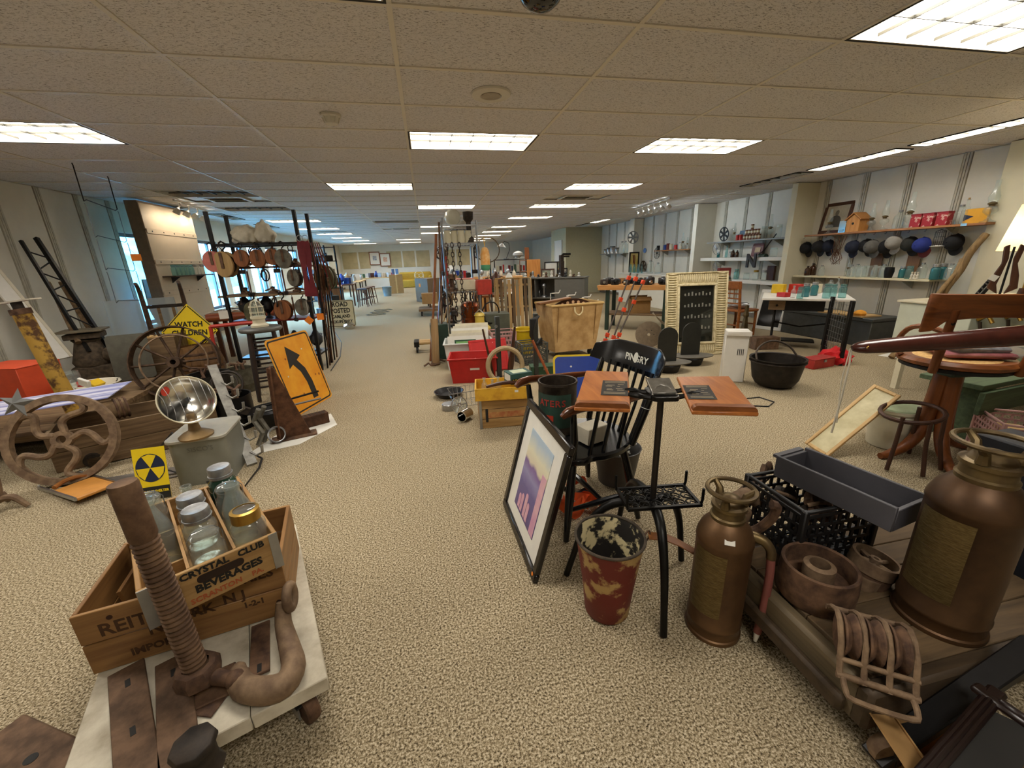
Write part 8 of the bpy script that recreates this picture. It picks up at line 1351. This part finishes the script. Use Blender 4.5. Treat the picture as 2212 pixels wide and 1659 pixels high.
# wooden slat sled
p = gz(1108, 742, 0); t = T('wooden_sled', 'tall pale wooden slat sled standing upright in the centre', 'sled', (p.x+.05, p.y, 0), rot=(-7, 0, -4))
for i in range(9): B().box((-.27+.068*i, 0, .56), (.050, .014, 1.04-.03*(i % 2))).o('slat', [tanwz, woldz, MW('grey_slat', '#8a7c62', '#a89a7c', 2)][i % 3], t, bev=.002)
for z in (.25, .62, .98): B().box((0, .016, z), (.60, .016, .035)).o('cross_slat', tanw, t, bev=.002)
B().tube([(-.31, .02, .02), (-.31, .02, .98), (-.29, .0, 1.07), (-.25, 0, 1.09), (.25, 0, 1.09), (.29, .0, 1.07), (.31, .02, .98), (.31, .02, .02)], .011, 8).o('bent_runner', tanwz, t)
# ---- far end: generic furniture builders
def desk(label, loc, rz, w_, d, h, mat, matz, drawers=True):
    t = T('desk', label, 'desk', loc, rz); B().box((0, 0, h-.02), (w_, d, .04)).o('table_top', mat, t, bev=.004)
    for s in (-1, 1): B().box((s*(w_/2-.2), 0, (h-.04)/2), (.36, d-.06, h-.04)).o('pedestal', matz, t); [ (lambda dr: B().ball((0+s*(w_/2-.2), -d/2-.005, .15+.2*k), .015, 6).o('knob', brass, dr))(B().box((s*(w_/2-.2), -d/2+.02, .15+.2*k), (.32, .015, .17)).o('drawer', mat, t, bev=.003)) for k in range(3)] if drawers else None
    return t
def table(label, loc, rz, w_, d, h, mat, legm):
    t = T('table', label, 'table', loc, rz); B().box((0, 0, h-.02), (w_, d, .04)).o('table_top', mat, t, bev=.004); [B().box((sx*(w_/2-.05), sy*(d/2-.05), (h-.04)/2), (.05, .05, h-.04)).o('leg', legm, t) for sx in (-1, 1) for sy in (-1, 1)]; return t
desk('brown wooden desk end beyond the black bookcase', (-3.0, 13.9, 0), -80, 1.4, .75, .78, oak, oakz); table('dark table loaded with glassware beyond the desk', (-2.9, 16.0, 0), -85, 1.6, .7, .75, walnut, walnutz)
table('long pale table by the far left windows', (-3.0, 18.6, 0), -88, 2.2, .8, .75, tanw, blackm); table('table with white boxes before the far wall', (-2.2, 21.5, 0), 0, 2.0, .8, .76, tanw, walnutz); table('crowded table at the right of the far aisle', (.9, 12.5, 0), 80, 2.0, .7, .76, walnut, blackm); table('table of curios behind the wooden sled', (1.35, 8.3, 0), 75, 1.6, .7, .76, oak, walnutz); table('far table at the right before the back wall', (1.6, 19.5, 0), 85, 2.2, .8, .76, oak, walnutz)
spots = [(-3.0, 13.9, .78, .6, 1.2, 8, 'brown desk'), (-2.9, 16.0, .75, .5, 1.4, 9, 'dark table'), (-3.0, 18.6, .75, .6, 1.9, 9, 'long pale table'), (-2.2, 21.5, .76, 1.8, .6, 9, 'table before the far wall'), (.9, 12.5, .76, .5, 1.7, 11, 'crowded far table'), (1.35, 8.3, .76, .5, 1.3, 9, 'curio table behind the sled'), (1.6, 19.5, .76, .6, 1.9, 9, 'far right table')]
random.seed(42); kinds = ['vase', 'pitcher', 'carton', 'jarx', 'urn']
def mk_v(kind, m_):
    def f(label, group):
        nm = {'vase': 'vase', 'pitcher': 'pitcher', 'carton': 'carton', 'urn': 'urn', 'book': 'book'}[kind]; t = T(nm, label, nm, (0, 0, 0), 0, group)
        if kind == 'vase': B().lathe([(0, 0), (.05, 0), (.07, .06), (.06, .14), (.025, .19), (.035, .22), (.03, .22), (0, .2)], 14).o('body', m_, t); B().ring(.033, .004, 14, 4, c=(0, 0, .22)).o('lip', m_, t)
        elif kind == 'pitcher': B().lathe([(0, 0), (.06, 0), (.07, .08), (.05, .16), (.055, .2), (.05, .2), (0, .18)], 14).o('body', m_, t); B().tube([(.055, 0, .18), (.1, 0, .15), (.1, 0, .08), (.068, 0, .05)], .008, 6).o('handle', m_, t)
        elif kind == 'carton': B().box((0, 0, .09), (.2, .14, .18)).o('box', m_, t, bev=.004); B().box((0, 0, .185), (.205, .145, .012)).o('lid', m_, t, bev=.002)
        else: B().lathe([(0, 0), (.06, 0), (.02, .03), (.02, .06), (.08, .12), (.085, .2), (.05, .25), (.02, .3), (0, .31)], 14).o('body', m_, t); B().tube([(-.08, 0, .18), (-.12, 0, .22), (-.06, 0, .24)], .007, 5).tube([(.08, 0, .18), (.12, 0, .22), (.06, 0, .24)], .007, 5).o('handle', m_, t)
        return t
    return f
cols = [white, blue, steel, oldbr, walnut, paper, dkgrey, red, offwh, green, cardb, M('far_glass_white', '#b8c4cc', .15)]
cn = ['white', 'dark blue', 'steel', 'brass coloured', 'dark brown', 'pale paper', 'dark grey', 'red', 'cream', 'green', 'cardboard coloured', 'pale glassy']
for (cx, cy, cz, wx, wy, n, where) in spots:
    for i in range(n):
        kd = random.choice(['vase', 'pitcher', 'carton', 'urn', 'carton']); ci = random.randrange(12); u = (i+.5)/n-.5
        loc = (cx+(wx*u if wx > wy else random.uniform(-.4, .4)*wx), cy+(wy*u if wy >= wx else random.uniform(-.4, .4)*wy), cz+.001)
        once('v%s%d' % (kd, ci), mk_v(kd, cols[ci]), loc, '%s %s on the %s, %s from the near end' % (cn[ci], kd, where, ord_[i]), random.uniform(0, 180), 'curios on the far tables', random.uniform(.9, 1.35))
t = T('moving_box', 'tall brown cardboard box standing in the far aisle', 'box', (gz(858, 634, 0).x, gz(858, 634, 0).y+.3, 0), 4); B().box((0, 0, .43), (.62, .5, .86)).o('carton', cardb, t, bev=.005); B().box((0, -.252, .43), (.06, .003, .86)).o('tape', M('packing_tape', '#c4a26a', .3), t); [B().box((sx*.16, 0, .875), (.30, .48, .006), (0, sx*-6, 0)).o('flap', cardb, t) for sx in (-1, 1)]
for i in range(2): tag(B().box((0, 0, .12), (.13, .05, .24)).o('blue_book', M('book_blue', '#5a6f92', .5), loc=(gz(858, 634, 0).x-.1+.18*i, gz(858, 634, 0).y+.3, .895), rot=(0, 0, 20-40*i), bev=.003), ['left blue book standing on the tall cardboard box', 'right blue book standing on the tall cardboard box'][i], 'book')
t = T('brown_locker', 'plain brown cabinet with an orange tag beside the far aisle', 'cabinet', (.05, 15.4, 0), -60); B().box((0, 0, .42), (.9, .55, .84)).o('carcass', MW('locker_brown', '#5b4a36', '#6f5c44', 2), t, bev=.004); B().box((-.1, -.28, .6), (.12, .004, .12)).o('tag', tagor, t)
t = T('wheelchair_walker', 'piled walkers and a box on a low wheeled platform by the aisle', 'cart', (.05, 11.4, 0), 0); B().box((0, 0, .17), (.62, .8, .06)).o('deck', wold, t, bev=.004); [B().lathe([(0, -.02), (.06, -.02), (.06, .02), (0, .02)], 14, EM((x, y, .07), (0, 90, 0))).o('caster', blackp, t) for x in (-.24, .24) for y in (-.3, .3)]; B().box((0, 0, .24), (.05, .05, .10)).o('king_post', rust, t)
tag(B().box((0, 0, .14), (.42, .36, .28)).o('office_box', cardb, loc=(.05, 11.5, .301), bev=.004), 'brown carton riding on the low wheeled platform', 'carton')
t = T('office_chair', 'black office chair shell lying by the far aisle', 'chair', (.0, 12.3, 0), 0); B().lathe([(0, .35), (.2, .36), (.24, .42), (.22, .42), (.18, .38), (0, .37)], 18).o('seat', blackp, t); B().cyl((0, 0, .06), (0, 0, .35), .02, n=8).o('stem', blackm, t); [B().tube([(0, 0, .1), (.25*math.cos(a), .25*math.sin(a), .04)], .018, 6).o('leg', blackm, t) for a in (0, 1.26, 2.51, 3.77, 5.03)]
for i in range(4): t = T('bar_stool', 'wooden stool tucked by the far left desk, %s' % ('nearest', 'second', 'third', 'farthest')[i], 'stool', (-2.15+.04*i, 14.6+.45*i, 0), 10*i, 'stools by the far desk'); B().lathe([(0, .58), (.16, .58), (.17, .6), (.15, .62), (0, .62)], 18).o('seat', M('stool_seat_blue', '#44566e', .7) if i == 0 else walnut, t); [B().tube([(sx*.1, sy*.1, .58), (sx*.15, sy*.15, .01)], .014, 6).o('leg', walnutz, t) for sx in (-1, 1) for sy in (-1, 1)]; B().ring(.15, .008, 16, 5, c=(0, 0, .25)).o('foot_ring', walnut, t)
t = T('galvanised_pail', 'blue grey pail standing by the far left tables', 'pail', (-1.75, 19.2, 0), 0); B().lathe([(0, 0), (.16, 0), (.21, .4), (.22, .41), (.2, .4), (.15, .02), (0, .02)], 18).o('pail', M('pail_blue_grey', '#7f96a0', .4, .4), t)
t = T('yellow_sofa', 'mustard yellow sofa in front of the far wall', 'sofa', (-.6, 25.3, 0), 0); ys = M('mustard_cloth', '#a88a2c', .85, var=.08); B().box((0, 0, .23), (1.9, .8, .44)).o('base', ys, t, bev=.05); B().box((0, .32, .62), (1.9, .24, .5)).o('backrest', ys, t, bev=.08); [B().box((s*.86, 0, .48), (.2, .8, .36)).o('armrest', ys, t, bev=.06) for s in (-1, 1)]
t = T('wicker_chair', 'white wire fan back chair before the yellow sofa', 'chair', (-.35, 23.0, 0), 0); wh = M('white_wire', '#d8d6cc', .4); B().lathe([(0, .42), (.22, .42), (.23, .45), (0, .46)], 18).o('seat', wh, t); [B().tube([(sx*.15, sy*.15, .42), (sx*.2, sy*.2, .01)], .012, 5).o('leg', wh, t) for sx in (-1, 1) for sy in (-1, 1)]; B().ring(.24, .014, 24, 6, EM((0, .2, .72), (80, 0, 0))).o('back_hoop', wh, t); [B().ring(.1, .010, 18, 5, EM((x, .2, .72), (80, 0, 0))).o('scroll', wh, t) for x in (-.1, .1)]
for i, (x, z, lb) in enumerate(((-3.05, 1.72, 'left framed print on the far wall'), (-2.45, 1.62, 'right framed print on the far wall'))): t = T('wall_print', lb, 'picture', (x+.15, YF-.06, z), 0, 'prints on the far wall'); B().frame4(.62, .76, .05, .03).o('frame', MW('print_frame', '#7a4a2c', '#94603c', 0), t); B().box((0, .006, 0), (.54, .01, .68)).o('print', paper, t); B().box((0, -.001, .02), (.22, .004, .26)).o('motif', [M('motif_blue', '#5c6a80', .6, 0, '#c8ccd0', scale=20), M('motif_orange', '#c4744a', .6, 0, '#d8c8b4', scale=20)][i], t)
# right of centre: bookshelf, cabinet, shelves of books, lamps
t = T('open_bookshelf', 'black steel bookshelf with books and lamps beyond the hoop', 'bookshelf', (2.9, 14.2, 0), -10); [B().box((x, y, .7), (.03, .03, 1.4)).o('post', blackm, t) for x in (-.55, .55) for y in (-.2, .2)]; [B().box((0, 0, z), (1.14, .44, .025)).o('shelf', blackm, t) for z in (.1, .5, .95, 1.38)]
bk = [dred, navy, green, cream, M('book_brown', '#5b3a26', .7), red, paper]
for i in range(20): z = .513 if i < 10 else .963; u = (i % 10); q = tag(B().box((0, 0, .13), (.05+.015*(i % 3), .18, .26-.03*(i % 4))).o('book', bk[i % 7], loc=(2.9-.45+.098*u, 14.2-.02*u, z), rot=(0, 0, -10), bev=.003), '%s book on the %s shelf of the black bookshelf, %s from left' % (['dark red', 'navy', 'green', 'cream', 'brown', 'red', 'white'][i % 7], ('middle', 'upper')[i // 10], ord_[u]), 'book', 'books on the black bookshelf')
t = T('enamel_lamp', 'white enamel gooseneck lamp on the black bookshelf', 'lamp', (2.75, 14.1, 1.394), 0); B().lathe([(0, 0), (.1, 0), (.1, .02), (.02, .03), (0, .03)], 16).o('base', blackm, t); B().tube([(0, 0, .03), (.12, 0, .3), (.1, 0, .52), (-.05, 0, .58), (-.12, 0, .52)], .010, 6).o('neck', blackm, t); B().lathe([(.02, 0), (.04, -.03), (.15, -.12), (.155, -.12), (.05, -.02), (.02, .01)], 18, EM((-.13, 0, .52), (0, 10, 0))).o('shade', white, t)
t = T('milk_glass_lamp', 'round white glass lamp shade on the black bookshelf', 'lamp', (3.15, 14.05, 1.394), 0); B().lathe([(0, 0), (.06, 0), (.05, .03), (.12, .1), (.19, .12), (.16, .2), (.06, .25), (0, .26)], 18).o('shade', white, t)
t = T('wooden_cabinet', 'tall orange pine cabinet with cubbyholes past the bookshelf', 'cabinet', (3.3, 13.0, .0), -12); B().box((.1, 0, .68), (.42, .5, 1.36)).o('side', MW('cab_pine', '#a8692c', '#c88a48', 2), t, bev=.004); [B().box((-.22, 0, z), (.24, .46, .02)).o('shelf', oak, t) for z in (.1, .4, .7, 1.0, 1.34)]; B().box((-.33, .0, .68), (.02, .46, 1.36)).o('partition', oakz, t); B().box((-.1, 0, 1.55), (.14, .2, .36)).o('top_block', oakz, t, bev=.004)
desk('honey oak desk behind the wooden sled', (1.8, 10.55, 0), -14, 1.3, .65, .98, MW('honey_oak', '#b07a3a', '#cf9c58', 0), MW('honey_oak_up', '#a87234', '#c89450', 2), False)
for i in range(6): once('pg%d' % (i % 2), mk_v(['urn', 'vase'][i % 2], [steel, offwh][i % 2]), (1.40+.16*i, 10.55-.04*i, .981), '%s on the honey oak desk, %s from left' % (['steel urn', 'cream vase'][i % 2], ord_[i]), 30*i, 'curios on the honey oak desk', .7)
for i in range(5): t = T('leaning_picture', 'framed picture leaning among others near the far door, %s from left' % ord_[i], 'picture', (4.35+.16*i, 14.6+.1*i, .0), rot=(-10, 0, -20), group='pictures near the far door'); B().frame4(.5, .65, .04, .025, EM((0, 0, .95 if i % 2 else .7))).o('frame', [walnut, blackm, tanw][i % 3], t); B().box((0, .006, .95 if i % 2 else .7), (.44, .01, .58)).o('canvas', [M('canvas_grey_green', '#6f7a68', .6, 0, '#b9b49c', scale=6), paper, M('canvas_dark', '#4a4238', .6, 0, '#7d7460', scale=5)][i % 3], t); B().box((0, .02, .35), (.06, .03, .7)).o('easel_leg', walnutz, t)
for i in range(6): t = T('white_shelf_unit', 'pale steel shelving with stock near the far right wall, %s' % ('first', 'second', 'third', 'fourth', 'fifth', 'sixth')[i], 'shelving', (4.4+.2*i, 18.5+1.2*i, 0), 80, 'far shelving units'); [B().box((x, 0, .75), (.04, .35, 1.5)).o('upright', ltgrey, t) for x in (-.45, .45)]; [B().box((0, 0, z), (.9, .36, .03)).o('shelf', offwh, t) for z in (.1, .55, 1.0, 1.46)]; [B().box((-.3+.2*k, 0, .66), (.15, .2, .19)).box((-.3+.2*k, 0, 1.10), (.13, .2, .17)).o('stock_box', bk[(k+i) % 7], t) for k in range(4)]
t = T('lamp_cone', 'white cone lamp shade standing left of the wire rack far off', 'lamp shade', (.95, 15.6, .0), 0); B().lathe([(0, 0), (.15, 0), (.15, .03), (.02, .05), (.02, .9)], 14).o('stand', oldbr, t); B().lathe([(.2, .88), (.06, 1.25)], 18).o('shade', white, t)
# ================================================================ extra hanging hardware on the two racks
def mk_tool(kind):
    def f(label, group):
        t = T(('iron_shackle', 'hand_tool', 'coiled_hose')[kind], label, ('shackle', 'tool', 'hose')[kind], (0, 0, 0), 0, group)
        if kind == 0: B().tube([(-.03, 0, -.1), (-.035, 0, -.04), (0, 0, 0), (.035, 0, -.04), (.03, 0, -.1)], .008, 6).o('bow', iron, t); B().cyl((-.05, 0, -.1), (.05, 0, -.1), .009, n=8).o('pin', rust, t)
        elif kind == 1: B().cyl((0, 0, -.03), (0, 0, -.36), .014, .010, n=8).o('handle', walnutz, t); B().box((0, 0, -.39), (.10, .03, .06)).o('head', iron, t, bev=.006); B().ring(.016, .003, 10, 5, EM((0, 0, -.016), (90, 0, 0))).o('loop', blackm, t)
        else: B().ring(.09, .010, 22, 6, EM((0, 0, -.10), (90, 0, 0))).ring(.075, .010, 20, 6, EM((0, .02, -.11), (90, 0, 14))).o('coil', blackp, t); B().box((0, .01, -.015), (.02, .03, .05)).o('tie', rust, t)
        return t
    return f
kn = ('iron shackle', 'hammer headed tool', 'coil of black hose')
for i in range(15):
    k = (0, 1, 2, 1, 0)[i % 5]; sh = (0, 1, 2)[i//5]; x = -.44+.21*(i % 5)+.06*sh
    once('tool%d' % k, mk_tool(k), rp(x, -.23, RZ[sh]-.016), '%s hanging under the %s shelf of the pulley rack, %s from left' % (kn[k], ('top', 'second', 'third')[sh], ORD[i % 5]), 10*i, 'tools hanging on the pulley rack', .8)
for i in range(14):
    k = (1, 2, 1, 0, 2, 1, 0)[i % 7]; sh = RS[2] if i < 7 else RS[1]; left = i % 2
    once('tool%d' % k, mk_tool(k), rr_((-.26, .26)[left], -.36+.11*(i % 7), sh-.012), '%s hanging on the %s side of the wire rack, %s tier, %s' % (kn[k], ('left', 'right')[left], ('upper', 'lower')[i//7], ORD[i % 7]), 80+15*i, 'tools hanging on the wire rack', 1.0)
for i in range(6): chain('short %s chain hanging at the front of the wire rack lower tier, %s from left' % (('black', 'rusty')[i % 2], ORD[i]), rr_(-.2+.08*i, -.445, RS[1]-.02), 6+i % 3, (iron, rust)[i % 2], 1.1)
for i in range(7): once('v%s%d' % (('urn', 'pitcher')[i % 2], (6, 4)[i % 2]), mk_v(('urn', 'pitcher')[i % 2], cols[(6, 4)[i % 2]]), rp(-.42+.14*i, .05, RZ[3]+.0135 if i < 4 else RZ[4]+.0135), 'dark %s on the %s shelf of the pulley rack, %s' % (('urn', 'pitcher')[i % 2], 'red' if i < 4 else 'bottom', ORD[i]), 40*i, 'vessels on the pulley rack', 1.0)
